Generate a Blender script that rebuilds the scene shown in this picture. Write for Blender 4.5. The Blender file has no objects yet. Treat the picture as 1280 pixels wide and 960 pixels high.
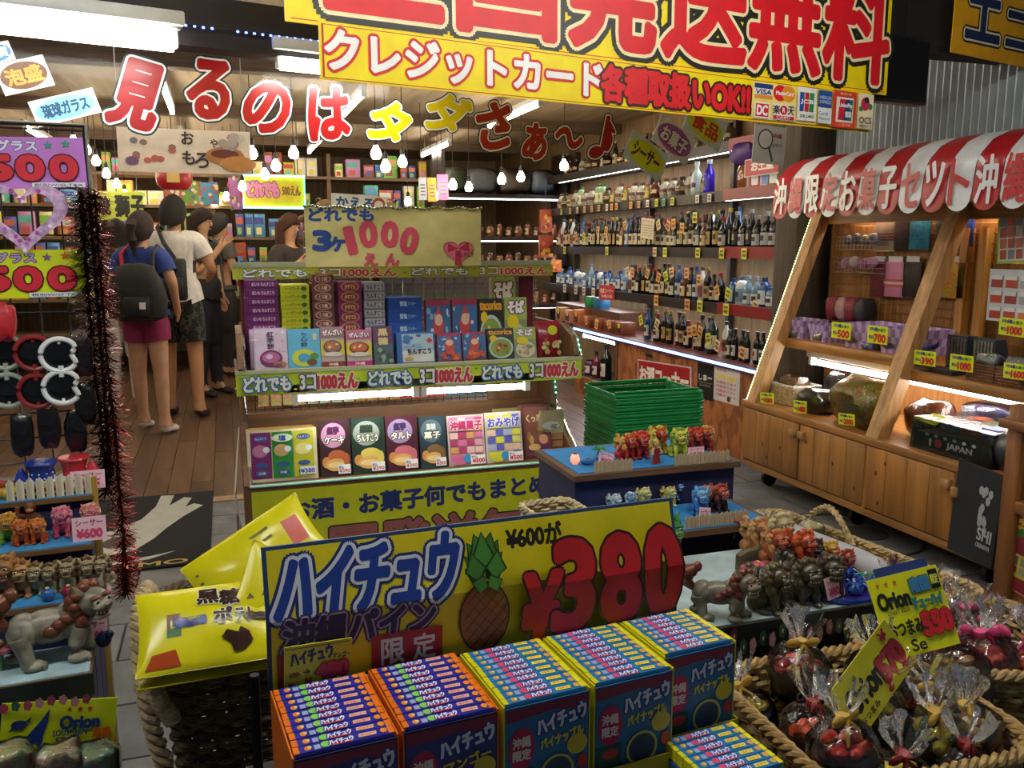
import bpy, bmesh, math, random
from mathutils import Vector, Matrix, Euler
D = bpy.data; SC = bpy.context.scene; COL = SC.collection
R = math.radians; PI = math.pi
random.seed(7)
# ---------------------------------------------------------------- camera (world axes follow the shop: X along the front, Y into it)
EYE = Vector((0, 0, 1.35)); FPX = 1072.0; PITCH = R(9.3); YAW = R(18.4)
cam = D.objects.new('camera', D.cameras.new('camera')); COL.objects.link(cam)
cam.location = EYE; cam.rotation_euler = (PI/2 - PITCH, 0, -YAW)
cam.data.sensor_width = 36; cam.data.lens = FPX*36/1280; cam.data.clip_start = .02
SC.camera = cam
# ---------------------------------------------------------------- world: dim bluish evening light of the street
wd = D.worlds.new('street_light'); SC.world = wd; wd.use_nodes = True
bg = wd.node_tree.nodes['Background']; bg.inputs[0].default_value = (.80, .90, 1.0, 1); bg.inputs[1].default_value = .055
vs = SC.view_settings; vs.view_transform = 'Standard'; vs.look = 'None'; vs.gamma = 1; vs.use_curve_mapping = False
vs.exposure = 0.75
SC.cycles.use_denoising = True
SC.cycles.max_bounces = 6; SC.cycles.transparent_max_bounces = 14; SC.cycles.sample_clamp_indirect = 4
# ---------------------------------------------------------------- pixel -> place helpers (used to measure the photograph on known planes)
_s, _c = math.sin(PITCH), math.cos(PITCH); _sy, _cy = math.sin(YAW), math.cos(YAW)
def ray(x, y):
    a = (x-640)/FPX; b = (480-y)/FPX
    X, Y, Z = a, _c+b*_s, -_s+b*_c
    return Vector((X*_cy+Y*_sy, -X*_sy+Y*_cy, Z))
def hp(x, y, z):
    d = ray(x, y); return EYE+d*((z-EYE.z)/d.z)
def yp(x, y, Y):
    d = ray(x, y); return EYE+d*(Y/d.y)
def xp(x, y, X):
    d = ray(x, y); return EYE+d*(X/d.x)
class Fr:
    """an upright frame: origin on the floor and a turn about z"""
    def __init__(s, ox, oy, deg=0):
        s.o = Vector((ox, oy, 0)); s.a = R(deg); s.u = Vector((math.cos(s.a), math.sin(s.a), 0)); s.v = Vector((-math.sin(s.a), math.cos(s.a), 0))
    def w(s, x, y, z): return s.o+s.u*x+s.v*y+Vector((0, 0, z))
    def f(s, px, py, yl=0):          # where the sight line meets the upright plane y = yl: (x, z)
        d = ray(px, py); t = (s.o+s.v*yl-EYE).dot(s.v)/d.dot(s.v); p = EYE+d*t
        return ((p-s.o).dot(s.u), p.z)
    def h(s, px, py, z):
        p = hp(px, py, z)-s.o; return (p.dot(s.u), p.dot(s.v))
    def mx(s, x, y, z, rz=0, rx=0, ry=0):
        return Matrix.Translation(s.w(x, y, z)) @ Matrix.Rotation(s.a+R(rz), 4, 'Z') @ Matrix.Rotation(R(ry), 4, 'Y') @ Matrix.Rotation(R(rx), 4, 'X')
    def quad(s, yl, TL, TR, BL):      # -> matrix at the lower left corner, width, height of an upright rectangle
        a = s.f(*TL, yl); b = s.f(*TR, yl); c = s.f(*BL, yl)
        w = math.hypot(b[0]-a[0], b[1]-a[1]); h = math.hypot(c[0]-a[0], c[1]-a[1]); ro = math.atan2(b[1]-a[1], b[0]-a[0])
        h = abs(-(c[0]-a[0])*math.sin(ro)+(c[1]-a[1])*math.cos(ro))
        x0 = a[0]+math.sin(ro)*h; z0 = a[1]-math.cos(ro)*h
        return Matrix.Translation(s.w(x0, yl, z0)) @ Matrix.Rotation(s.a, 4, 'Z') @ Matrix.Rotation(-ro, 4, 'Y'), w, h
ST = Fr(0, 0, 0)
def TR(x, y, z, rz=0, rx=0, ry=0, s=1):
    return Matrix.Translation((x, y, z)) @ Matrix.Rotation(R(rz), 4, 'Z') @ Matrix.Rotation(R(ry), 4, 'Y') @ Matrix.Rotation(R(rx), 4, 'X') @ Matrix.Scale(s, 4)
# ---------------------------------------------------------------- materials (all procedural)
def lin(h):
    h = h.lstrip('#'); o = []
    for i in (0, 2, 4):
        c = int(h[i:i+2], 16)/255; o.append(c/12.92 if c <= .04045 else ((c+.055)/1.055)**2.4)
    return o
_m = {}
def mat(c, r=.5, k='p', e=0.0, sc=1.0):
    key = (c, r, k, e, sc)
    if key in _m: return _m[key]
    m = D.materials.new(k+'_'+c); m.use_nodes = True; nt = m.node_tree; N = nt.nodes; L = nt.links
    b = N['Principled BSDF']; col = (*lin(c), 1); b.inputs['Base Color'].default_value = col; b.inputs['Roughness'].default_value = r
    _m[key] = m
    def node(t, **kw):
        n = N.new(t)
        for a, v in kw.items():
            if a.startswith('i_'):
                q = a[2:]; n.inputs[int(q) if q.isdigit() else q].default_value = v
            else: setattr(n, a, v)
        return n
    def coords(s3=(1, 1, 1)):
        tc = node('ShaderNodeTexCoord'); mp = node('ShaderNodeMapping'); mp.inputs['Scale'].default_value = s3
        L.new(tc.outputs['Object'], mp.inputs[0]); return mp.outputs[0]
    def vary(src, lo, hi, target='Base Color'):
        rp = node('ShaderNodeValToRGB'); rp.color_ramp.elements[0].position = .3; rp.color_ramp.elements[1].position = .7
        rp.color_ramp.elements[0].color = (*[min(1, x*lo) for x in col[:3]], 1); rp.color_ramp.elements[1].color = (*[min(1, x*hi) for x in col[:3]], 1)
        L.new(src, rp.inputs[0]); L.new(rp.outputs[0], b.inputs[target]); return rp
    def bump(src, st, dist=.002):
        bp = node('ShaderNodeBump'); bp.inputs['Strength'].default_value = st; bp.inputs['Distance'].default_value = dist
        L.new(src, bp.inputs['Height']); L.new(bp.outputs[0], b.inputs['Normal'])
    def noise(s3, scale, detail=3):
        n = node('ShaderNodeTexNoise'); n.inputs['Scale'].default_value = scale*sc; n.inputs['Detail'].default_value = detail
        L.new(coords(s3), n.inputs['Vector']); return n.outputs[0]
    if k == 'p':
        vary(noise((1, 1, 1), 14, 2), .9, 1.08)
    elif k == 'wood':        # grain along the longest way of the piece: sc > 0 upright, sc < 0 lying along x
        s3 = (1, 1, .07) if sc > 0 else (.07, 1, 1)
        n = node('ShaderNodeTexNoise'); n.inputs['Scale'].default_value = 38*abs(sc); n.inputs['Detail'].default_value = 5; n.inputs['Distortion'].default_value = .6
        L.new(coords(s3), n.inputs['Vector']); vary(n.outputs[0], .62, 1.22); bump(n.outputs[0], .25)
    elif k == 'woody':       # grain along y
        n = node('ShaderNodeTexNoise'); n.inputs['Scale'].default_value = 38*abs(sc); n.inputs['Detail'].default_value = 5; n.inputs['Distortion'].default_value = .6
        L.new(coords((1, .07, 1)), n.inputs['Vector']); vary(n.outputs[0], .62, 1.22); bump(n.outputs[0], .25)
    elif k == 'osb':
        v = node('ShaderNodeTexVoronoi'); v.inputs['Scale'].default_value = 26; L.new(coords((1, 1, .45)), v.inputs['Vector'])
        vary(v.outputs['Color'], .6, 1.3)
    elif k == 'stone':
        s = noise((1, 1, 1), 9, 8); vary(s, .7, 1.2); bump(noise((1, 1, 1), 160, 3), .3, .001)
    elif k == 'fabric':
        s = noise((1, 1, 1), 300, 2); vary(noise((1, 1, 1), 20, 3), .8, 1.12); bump(s, .3, .001)
    elif k == 'wicker':
        vary(noise((1, 1, 1), 60, 3), .55, 1.25); bump(noise((1, 1, 1), 300, 2), .4, .001)
    elif k == 'glaze':       # hand painted ceramic: two tone
        s = noise((1, 1, 1), 55, 3); vary(s, .45, 1.3); bump(s, .35, .002)
    elif k == 'metal':
        b.inputs['Metallic'].default_value = 1; vary(noise((1, 1, 1), 40, 3), .85, 1.1)
    elif k == 'camo':
        s = noise((1, 1, 1), 26, 2); rp = vary(s, .4, 2.6); rp.color_ramp.interpolation = 'CONSTANT'; rp.color_ramp.elements[1].position = .52
    elif k == 'pack':        # busy printed wrapper
        v = node('ShaderNodeTexNoise'); v.inputs['Scale'].default_value = 42*sc; v.inputs['Detail'].default_value = 4; v.inputs['Distortion'].default_value = 1.5; L.new(coords((1, 1, 1.6)), v.inputs['Vector'])
        hs = node('ShaderNodeHueSaturation'); hs.inputs['Saturation'].default_value = 2.2; hs.inputs['Value'].default_value = 1.0; L.new(v.outputs['Color'], hs.inputs['Color'])
        mx = node('ShaderNodeMix', data_type='RGBA', blend_type='OVERLAY'); mx.inputs[0].default_value = .75
        mx.inputs[6].default_value = col; L.new(hs.outputs['Color'], mx.inputs[7]); L.new(mx.outputs[2], b.inputs['Base Color'])
    elif k == 'emit':
        b.inputs['Emission Color'].default_value = col; b.inputs['Emission Strength'].default_value = e
        b.inputs['Base Color'].default_value = (.8, .8, .8, 1)
    elif k in ('film', 'glass', 'pane'):
        N.remove(b); out = N['Material Output']
        tr = node('ShaderNodeBsdfTransparent'); gl = node('ShaderNodeBsdfGlossy'); mxs = node('ShaderNodeMixShader')
        tr.inputs[0].default_value = (*[x for x in col[:3]], 1); gl.inputs['Roughness'].default_value = r; gl.inputs[0].default_value = (1, 1, 1, 1)
        lw = node('ShaderNodeLayerWeight'); lw.inputs[0].default_value = {'film': .42, 'glass': .35, 'pane': .16}[k]
        if k != 'glass':
            nz = noise((1, 1, 1), 30 if k == 'film' else 5, 4)
            bp = node('ShaderNodeBump'); bp.inputs['Strength'].default_value = .9 if k == 'film' else .25; bp.inputs['Distance'].default_value = .01
            L.new(nz, bp.inputs['Height']); L.new(bp.outputs[0], gl.inputs['Normal']); L.new(bp.outputs[0], lw.inputs['Normal'])
        L.new(lw.outputs['Fresnel'], mxs.inputs[0]); L.new(tr.outputs[0], mxs.inputs[1]); L.new(gl.outputs[0], mxs.inputs[2]); L.new(mxs.outputs[0], out.inputs[0])
    return m
# ---------------------------------------------------------------- mesh builder
class MB:
    def __init__(s): s.v = []; s.f = []; s.m = []
    def add(s, vs, fs, m):
        n = len(s.v); s.v.extend(vs); s.f.extend([tuple(i+n for i in f) for f in fs]); s.m.extend([m]*len(fs)); return s
    def box(s, x0, y0, z0, x1, y1, z1, m):
        v = [(x, y, z) for z in (z0, z1) for x, y in ((x0, y0), (x1, y0), (x1, y1), (x0, y1))]
        return s.add(v, [(3, 2, 1, 0), (4, 5, 6, 7), (0, 1, 5, 4), (1, 2, 6, 5), (2, 3, 7, 6), (3, 0, 4, 7)], m)
    def cbox(s, x0, y0, z0, x1, y1, z1, m, b=.004):       # box with softened upright and top edges
        def ring(z, i):
            return [(x0+i+b, y0+i, z), (x1-i-b, y0+i, z), (x1-i, y0+i+b, z), (x1-i, y1-i-b, z), (x1-i-b, y1-i, z), (x0+i+b, y1-i, z), (x0+i, y1-i-b, z), (x0+i, y0+i+b, z)]
        rs = [ring(z0, b*.5), ring(z0+b, 0), ring(z1-b, 0), ring(z1, b*.5)]
        v = [p for r_ in rs for p in r_]; f = [tuple(range(7, -1, -1)), tuple(range(24, 32))]
        for k in range(3):
            for i in range(8): j = (i+1) % 8; f.append((k*8+i, k*8+j, k*8+8+j, k*8+8+i))
        return s.add(v, f, m)
    def ring(s, rings, m, cap=True, closed=False):
        n = len(rings[0]); v = [tuple(p) for r_ in rings for p in r_]; f = []
        K = len(rings)
        for k in range(K if closed else K-1):
            a = k*n; b = ((k+1) % K)*n
            for i in range(n): j = (i+1) % n; f.append((a+i, a+j, b+j, b+i))
        if cap and not closed: f.append(tuple(range(n-1, -1, -1))); f.append(tuple(range((K-1)*n, K*n)))
        return s.add(v, f, m)
    def tube(s, pts, r, m, n=6, closed=False):
        pts = [Vector(p) for p in pts]; K = len(pts); rings = []
        up = Vector((0, 0, 1))
        for i, p in enumerate(pts):
            a = pts[(i-1) % K] if (closed or i) else p; b = pts[(i+1) % K] if (closed or i < K-1) else p
            t = (b-a).normalized() if (b-a).length > 1e-9 else Vector((0, 0, 1))
            q = t.cross(up)
            if q.length < .15: q = t.cross(Vector((1, 0, 0)))
            q.normalize(); w = q.cross(t); rr = r[i] if isinstance(r, (list, tuple)) else r
            rings.append([p+q*(math.cos(2*PI*k/n)*rr)+w*(math.sin(2*PI*k/n)*rr) for k in range(n)])
        return s.ring(rings, m, True, closed)
    def cyl(s, p, q, r0, r1, m, n=12): return s.tube([p, q], [r0, r1], m, n)
    def lathe(s, prof, m, n=16, c=(0, 0, 0), sy=1.0):
        rings = [[(c[0]+max(r, 1e-4)*math.cos(2*PI*k/n), c[1]+max(r, 1e-4)*math.sin(2*PI*k/n)*sy, c[2]+z) for k in range(n)] for r, z in prof]
        return s.ring(rings, m)
    def ell(s, c, r, m, nu=10, nv=7, mx=None):
        rings = []
        for j in range(nv+1):
            t = PI*(j/nv)-PI/2; t = max(-PI/2+.05, min(PI/2-.05, t))
            rg = [Vector((r[0]*math.cos(t)*math.cos(2*PI*i/nu), r[1]*math.cos(t)*math.sin(2*PI*i/nu), r[2]*math.sin(t))) for i in range(nu)]
            rings.append([(mx @ p if mx else p)+Vector(c) for p in rg])
        return s.ring(rings, m)
    def prism(s, poly, y0, y1, m):       # outline in x, z pushed through y
        n = len(poly); v = [(x, y0, z) for x, z in poly]+[(x, y1, z) for x, z in poly]
        f = [tuple(range(n)), tuple(range(2*n-1, n-1, -1))]+[(i, i+n, (i+1) % n+n, (i+1) % n) for i in range(n)]
        return s.add(v, f, m)
    def mesh(s, name, smooth=True):
        me = D.meshes.new(name); me.from_pydata(s.v, [], s.f); ms = []; ix = []; pos = {}
        for m in s.m:
            if m.name not in pos: pos[m.name] = len(ms); ms.append(m)
            ix.append(pos[m.name])
        for m in ms: me.materials.append(m)
        me.polygons.foreach_set('material_index', ix)
        if smooth:
            me.polygons.foreach_set('use_smooth', [True]*len(s.f)); me.set_sharp_from_angle(angle=.7)
        return me
    def build(s, name, parent=None, mx=None, smooth=True):
        return obj(name, s.mesh(name, smooth), parent, mx)
def obj(name, me, parent=None, mx=None):
    o = D.objects.new(name, me); COL.objects.link(o)
    if parent: o.parent = parent
    if mx is not None: o.matrix_basis = mx
    return o
def tag(o, label, cat, group=None):
    o['label'] = label; o['category'] = cat
    if group: o['group'] = group
    return o
def thing(name, label, cat, mx, group=None):
    return tag(obj(name, None, None, mx), label, cat, group)
def struct(o): o['kind'] = 'structure'; return o
def dup(root, mx, label=None, group=None, parent=None):
    r = root.copy(); COL.objects.link(r)
    if parent: r.parent = parent
    if mx is not None: r.matrix_basis = mx
    if label: r['label'] = label
    if group: r['group'] = group
    for ch in root.children: dup(ch, None, parent=r)
    return r
ORD = ['first', 'second', 'third', 'fourth', 'fifth', 'sixth', 'seventh', 'eighth', 'ninth', 'tenth', 'eleventh', 'twelfth', 'thirteenth', 'fourteenth', 'fifteenth', 'sixteenth', 'seventeenth', 'eighteenth', 'nineteenth', 'twentieth', 'twenty-first', 'twenty-second', 'twenty-third', 'twenty-fourth', 'twenty-fifth', 'twenty-sixth', 'twenty-seventh', 'twenty-eighth', 'twenty-ninth', 'thirtieth']
# ---------------------------------------------------------------- flat print: lettering and shapes on a face (x right, y up, 0..1)
_tx = {}
def glyphs(t):
    if t in _tx: return _tx[t]
    c = D.curves.new('lettering', 'FONT'); c.body = t; c.resolution_u = 3; o = D.objects.new('lettering', c); COL.objects.link(o)
    me = D.meshes.new_from_object(o.evaluated_get(bpy.context.evaluated_depsgraph_get()))
    vs_ = [(v.co.x, v.co.y) for v in me.vertices]; fs = [tuple(p.vertices) for p in me.polygons]
    D.objects.remove(o); D.curves.remove(c); D.meshes.remove(me)
    xs = [v[0] for v in vs_] or [0, 1]; ys = [v[1] for v in vs_] or [0, 1]
    x0, y0, x1, y1 = min(xs), min(ys), max(xs), max(ys)
    _tx[t] = ([(x-x0, y-y0) for x, y in vs_], fs, max(x1-x0, .01), max(y1-y0, .01)); return _tx[t]
def T(t, cx, cy, w, h, col, b=0, o=(), rot=0, sk=0): return ('t', t, cx, cy, w, h, col, b, o, rot, sk)
def Q(x0, y0, x1, y1, col): return ('p', [(x0, y0), (x1, y0), (x1, y1), (x0, y1)], col)
def E(cx, cy, rx, ry, col, n=20, a0=0, a1=2*PI): return ('p', [(cx+rx*math.cos(a0+(a1-a0)*i/n), cy+ry*math.sin(a0+(a1-a0)*i/n)) for i in range(n)], col)
def PG(pts, col): return ('p', pts, col)
def STAR(cx, cy, rx, ry, col): return ('p', [(cx+(rx if i % 2 == 0 else rx*.42)*math.sin(i*PI/5), cy+(ry if i % 2 == 0 else ry*.42)*math.cos(i*PI/5)) for i in range(10)], col)
def printed(w, h, items, mb=None, y=0.0, step=4e-4, rough=.45, x0=0, z0=0):
    """adds the items to a mesh in the x-z plane facing -y"""
    mb = mb or MB()
    for it in items:
        y -= step
        col = it[2] if it[0] == 'p' else it[6]
        if it[0] == 'p':
            mb.add([(x0+a*w, y, z0+b*h) for a, b in it[1]], [tuple(range(len(it[1])))], mat(col, rough))
            continue
        _, t, cx, cy, tw, th, col, bold, outs, rot, sk = it
        gv, gf, gw, gh = glyphs(t)
        W = tw*w; Hh = th*h
        if not tw: W = Hh*gw/gh
        ca, sa = math.cos(R(rot)), math.sin(R(rot))
        base = []
        for a, b in gv:
            px = (a/gw-.5)*W+sk*(b/gh-.5)*Hh; pz = (b/gh-.5)*Hh
            base.append((x0+cx*w+px*ca-pz*sa, z0+cy*h+px*sa+pz*ca))
        layers = [(c2, (r2+bold)*Hh) for c2, r2 in outs]+[(col, bold*Hh)]
        for li, (c2, rad) in enumerate(layers):
            mm = mat(c2, rough)
            shifts = [(0, 0)]
            ns = 8 if rad < .035*Hh else (12 if Hh < .05 else 18)
            if rad > 0: shifts = [(rad*math.cos(2*PI*i/ns), rad*math.sin(2*PI*i/ns)) for i in range(ns)]
            if rad > .07*Hh: shifts += [(rad*.5*math.cos(PI*i/2), rad*.5*math.sin(PI*i/2)) for i in range(4)]
            for q, (dx, dz) in enumerate(shifts):
                mb.add([(a+dx, y-q*1.5e-5, b+dz) for a, b in base], gf, mm)
            if li < len(layers)-1: y -= step
    return mb
def sign(name, label, cat, mx, w, h, items, back='ffffff', th=.004, group=None, rough=.45, pname='print'):
    mb = MB().box(0, 0, 0, w, th, h, mat(back, rough)); o = tag(mb.build(name, None, mx, False), label, cat, group)
    if items: printed(w, h, items, rough=rough).build(pname, o, None, False)
    return o
def card(fr, yl, TLp, TRp, BLp, name, label, cat, items, back, th=.003, group=None):
    mx, w, h = fr.quad(yl, TLp, TRp, BLp); return sign(name, label, cat, mx, w, h, items, back, th, group)
# ================================================================ lamps of the place
E_TUBE = 26.0
def tube_lamp(label, p, q, r=.014, e=E_TUBE, col='fbfaf2', house=True, group=None, hw=.045, rod=0):
    p = Vector(p); q = Vector(q); mid = (p+q)/2; a = math.atan2((q-p).y, (q-p).x); Lh = (q-p).length/2
    t = thing('fluorescent_lamp', label, 'lamp', Matrix.Translation(mid) @ Matrix.Rotation(a, 4, 'Z'), group)
    if house:
        MB().cbox(-Lh-.03, -hw, r+.012, Lh+.03, hw, r+.05, mat('e8e8e6', .4)).build('housing', t)
    if rod:
        for s in (-.8, .8): MB().cyl((s*Lh, 0, r+.05), (s*Lh, 0, rod-mid.z), .004, .004, mat('c8c8c4', .4), 6).build('rod', t)
    MB().cyl((-Lh, 0, 0), (Lh, 0, 0), r, r, mat(col, .3, 'emit', e), 10).build('tube', t)
    for s in (-1, 1):
        MB().box(s*Lh-.012, -.016, -.018, s*Lh+.012, .016, r+.02, mat('d9d9d4', .4)).build('end_cap', t)
    return t
FB = Fr(0, 2.95, 12)          # line of the shop front (banner, eave beam, vinyl curtain)
G_EAVE = 'fluorescent lamps above the street goods'
for i, (x, y) in enumerate(((-.95, 1.12), (.35, 1.24), (1.65, 1.4))):
    tube_lamp('white fluorescent lamp under the street eave, %s' % ('leftmost', 'above the candy cartons', 'rightmost')[i], (x-.55, y-.06, 2.36), (x+.55, y+.06, 2.36), e=E_TUBE*2.4, group=G_EAVE)
# the long lamp seen at the top left and its neighbour beside the banner
a = FB.f(-60, 24, -.05); b = FB.f(216, 50, -.05)
tube_lamp('long bright fluorescent lamp at the top left under the eave beam', FB.w(a[0], -.05, a[1]), FB.w(b[0], -.05, b[1]), r=.03, e=E_TUBE*.4)
a = FB.f(350, 74, .05); b = FB.f(520, 100, .05)
tube_lamp('fluorescent lamp half hidden behind the left end of the yellow banner', FB.w(a[0], .05, a[1]), FB.w(b[0], .05, b[1]), r=.024, e=E_TUBE*.8)
k = 0
for xi, x in enumerate((-1.5, -.3, .9, 2.1)):
    for yi, y in enumerate((3.35, 5.7, 8.2)):
        tube_lamp('ceiling fluorescent lamp in the %s row from the left, %s' % (ORD[xi], ('nearest the street', 'halfway in', 'deepest in the shop')[yi]), (x, y, 2.29), (x, y+1.2, 2.29), e=E_TUBE*1.0, hw=.018, col='fff3dd', group='fluorescent lamps on the shop ceiling', rod=2.462)
# ================================================================ setting
wd_d = mat('5b4030', .45, 'woody', 0, .6)
floor = struct(MB().box(-3, -1.2, -.06, 4.6, 4.72, -.012, mat('3c3d3e', .9, 'stone')).build('floor'))
pv = [MB().cbox(.004, .004, -.03, .396, .296, 0, mat(c, .75, 'stone', 0, .8), .003).mesh('paver') for c in ('77797b', '6f7274', '7f8080', '747677')]
for i in range(-5, 10):
    for j in range(0, 16):
        if (i+.5)*.4 > 3.8 or (i < -4): continue
        obj('paver', random.choice(pv), floor, TR(i*.4+(.2 if j % 2 else 0), -.1+j*.3, random.uniform(-.001, .001)))
floor2 = struct(MB().box(-2.4, 4.72, -.06, 3.8, 12, -.012, mat('2c211a', .8)).build('floor'))
pk = [MB().cbox(.0015, 0, -.03, .1185, 1.815, 0, mat(c, .38, 'woody', 0, .5), .0015).mesh('plank') for c in ('6b4f3b', '5f4534', '74573f', '664b39')]
for i in range(50):
    for j in range(-1, 4):
        y = 4.74+j*1.82+(i*37 % 5)*.36
        if y < 4.72: 
            if y+1.815 > 4.9: 
                obj('plank', pk[(i*7+j) % 4], floor2, TR(-2.4+i*.12, 4.74, 0) @ Matrix.Diagonal((1, (y+1.815-4.74)/1.815, 1, 1)))
            continue
        obj('plank', pk[(i*7+j*3) % 4], floor2, TR(-2.4+i*.12, y, 0))
trim = struct(MB().cbox(-2.4, 4.64, -.01, 3.0, 4.735, .006, mat('a08468', .6, 'wood', 0, -1)).build('trim_1'))
struct(MB().box(-2.4, 2.7, 2.46, 3.9, 12, 2.52, mat('a48d70', .6, 'woody', 0, .3)).build('ceiling'))
struct(MB().box(-3, -.2, 2.50, 4.6, 2.7, 2.55, mat('6a6458', .8, 'woody', 0, .3)).build('ceiling'))
struct(MB().box(-2.46, 4.6, 0, -2.4, 12, 2.5, mat('8a7a66', .7, 'wood')).build('wall_left'))
struct(MB().box(-2.4, 11.6, 0, 3.9, 11.66, 2.5, mat('a08c70', .7, 'wood')).build('wall_back'))
struct(MB().box(3.62, 4.35, 0, 3.68, 11.6, 2.5, mat('7f6240', .7, 'wood')).build('wall_right'))
for i, y in enumerate((5.6, 7.6, 9.6)):
    o = struct(MB().box(-2.4, y, 2.37, 3.6, y+.12, 2.46, mat('6a5240', .7, 'wood', 0, -1)).build('trim_%d' % (i+2)))
# eave beam with its string of blue lights
a = FB.f(-150, 10, .02); z0 = FB.f(200, 52, .02)[1]; z1 = FB.f(200, -14, .02)[1]
bm = struct(MB().box(a[0]-.6, 0, z0, 3.1, .1, z1, mat('2d2623', .7, 'wood', 0, -1)).build('trim_5', None, FB.mx(0, .03, 0)))
lights = MB(); cord = []
for i in range(70):
    x = -.75+i*.026
    if i % 17 in (13, 14): continue
    lights.ell((x, -.004, 0), (.005, .004, .004), mat('3f63ff', .3, 'emit', 5), 6, 4)
sl = tag(MB().tube([(-.8, 0, 0), (1.1, 0, 0)], .0025, mat('20252c', .5), 5).build('light_string', None, FB.mx(0, .012, FB.f(200, 28, .01)[1])), 'string of tiny blue lights along the dark eave beam', 'light string')
lights.build('bulbs', sl)['kind'] = 'stuff'
# grey corrugated metal wall above the striped awning
cm = MB(); n = 64; XW = 3.3
prof = [(XW+.020*math.sin(i*PI/3), 1.55+i*.0075) for i in range(6*n+1)]
pts = [(x, y) for x, y in prof]
cm.add([(x, y, z) for z in (1.5, 2.5) for x, y in pts], [(i, i+1, i+1+len(pts), i+len(pts)) for i in range(len(pts)-1)], mat('a3abb0', .42))
wf = struct(cm.build('wall_front'))
MB().box(XW-.03, 1.5, 1.735, XW+.03, 4.4, 1.765, mat('8b7b5e', .6, 'woody')).build('rail', wf)
struct(MB().box(3.36, 1.3, 0, 3.42, 4.4, 2.5, mat('4a4038', .8, 'wood')).build('wall_street'))
pc = struct(MB().cbox(3.06, 4.14, 0, 3.3, 4.34, 2.5, mat('4f4336', .7, 'wood'), .006).build('trim_6'))
# ================================================================ main yellow banner
YEL = 'ffe000'
mx, w, h = FB.quad(-.72, (345, -225), (1118, -40), (362, 27))
sign('banner', 'large yellow banner with huge red characters at the top of the picture', 'banner', mx, w, h,
     [Q(.006, .018, .994, .024, 'd2342c'), Q(.984, .03, .99, 1, 'd2342c'),
      T('全国発送無料', .517, .485, .955, .80, 'dd1522', .035, (('1d1a14', .075), ('ffe9b5', .03)))], YEL, .006, pname='lettering')
mx, w, h = FB.quad(-.735, (398, 25), (1090, 117), (395, 98))
LG = []
def lx(p): return (p-398)/692
LG += [Q(lx(888), .06, lx(1087), .92, 'ffe37a'),
       Q(lx(891), .54, lx(919), .89, 'f4f0e2'), Q(lx(891), .78, lx(919), .89, '263a78'), Q(lx(891), .54, lx(919), .63, 'e9953a'), T('VISA', lx(905), .70, lx(917)-lx(892), .11, '1d2f6e', .05, (), 0, .2),
       E(lx(931), .72, lx(942)-lx(931), .19, 'e0202a'), E(lx(944), .72, lx(942)-lx(931), .19, 'f39a2a'), T('MasterCard', lx(938), .72, lx(952)-lx(924), .09, 'ffffff', .04),
       Q(lx(891), .08, lx(915), .46, 'f4ead8'), Q(lx(893), .12, lx(913), .42, 'd8232c'), T('DC', lx(903), .27, lx(911)-lx(895), .22, 'ffffff', .06),
       Q(lx(919), .08, lx(954), .46, 'f4ead8'), T('楽', lx(925), .32, lx(931)-lx(920), .2, '2a2622', .03), E(lx(936.5), .32, lx(942)-lx(936), .11, 'c2182a'), T('R', lx(936.5), .32, 0, .11, 'ffffff', .04), T('天', lx(948), .32, lx(953)-lx(943), .2, '2a2622', .03), Q(lx(920), .1, lx(953), .18, 'c2182a'), T('CARD', lx(936), .14, lx(948)-lx(926), .06, 'ffffff'),
       Q(lx(957), .12, lx(989), .92, 'f4f0e2'), Q(lx(961), .34, lx(968), .8, '1f4fa0'), Q(lx(969), .34, lx(976), .8, 'd02430'), Q(lx(977), .34, lx(984), .8, '1f8a4a'), T('JCB', lx(972.5), .57, lx(983)-lx(962), .11, 'ffffff', .06), T('JCB CARD', lx(973), .22, lx(984)-lx(961), .08, '262626', .02),
       Q(lx(991), .5, lx(1014), .9, '1f4f96'), T('AMERICAN', lx(1002.5), .73, lx(1013)-lx(992), .08, 'dfe7ef'), T('EXPRESS', lx(1002.5), .62, lx(1012)-lx(993), .08, 'dfe7ef'), Q(lx(991), .1, lx(1014), .48, 'e9ecec'), T('Cards', lx(1000), .34, lx(1009)-lx(993), .09, '33405a'), T('Welcome', lx(1001), .22, lx(1011)-lx(992), .08, '33405a'),
       Q(lx(1016), .03, lx(1056), .95, 'e23a26'), Q(lx(1021), .17, lx(1051), .79, 'f2ead8'), PG([(lx(1024), .22), (lx(1035), .22), (lx(1038), .74), (lx(1027), .74)], 'd22430'), PG([(lx(1034), .22), (lx(1042), .22), (lx(1045), .74), (lx(1037), .74)], '1c3f76'), PG([(lx(1041), .22), (lx(1048), .22), (lx(1050), .74), (lx(1044), .74)], '12736b'), T('UnionPay', lx(1037), .58, lx(1048)-lx(1025), .13, 'ffffff', .04), T('银联', lx(1042), .37, lx(1047)-lx(1036), .15, 'ffffff', .03), T('取扱店', lx(1036), .87, lx(1046)-lx(1026), .06, 'ffd9a0'), T('ご利用', lx(1036), .10, lx(1046)-lx(1026), .06, 'ffd9a0'),
       Q(lx(1058), .06, lx(1086), .94, 'ffe9c0'), E(lx(1071), .68, lx(1079)-lx(1071), .17, 'c92a52'), E(lx(1073), .78, .006, .08, '2b2b2b'), E(lx(1063), .55, .005, .07, '3d8a3a'), E(lx(1080), .62, .005, .08, '3d8a3a'), T('OCS', lx(1072), .27, lx(1083)-lx(1061), .16, '2a2a2a', .02), T('沖縄カード', lx(1072), .12, lx(1084)-lx(1060), .08, '2a2a2a')]
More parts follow.
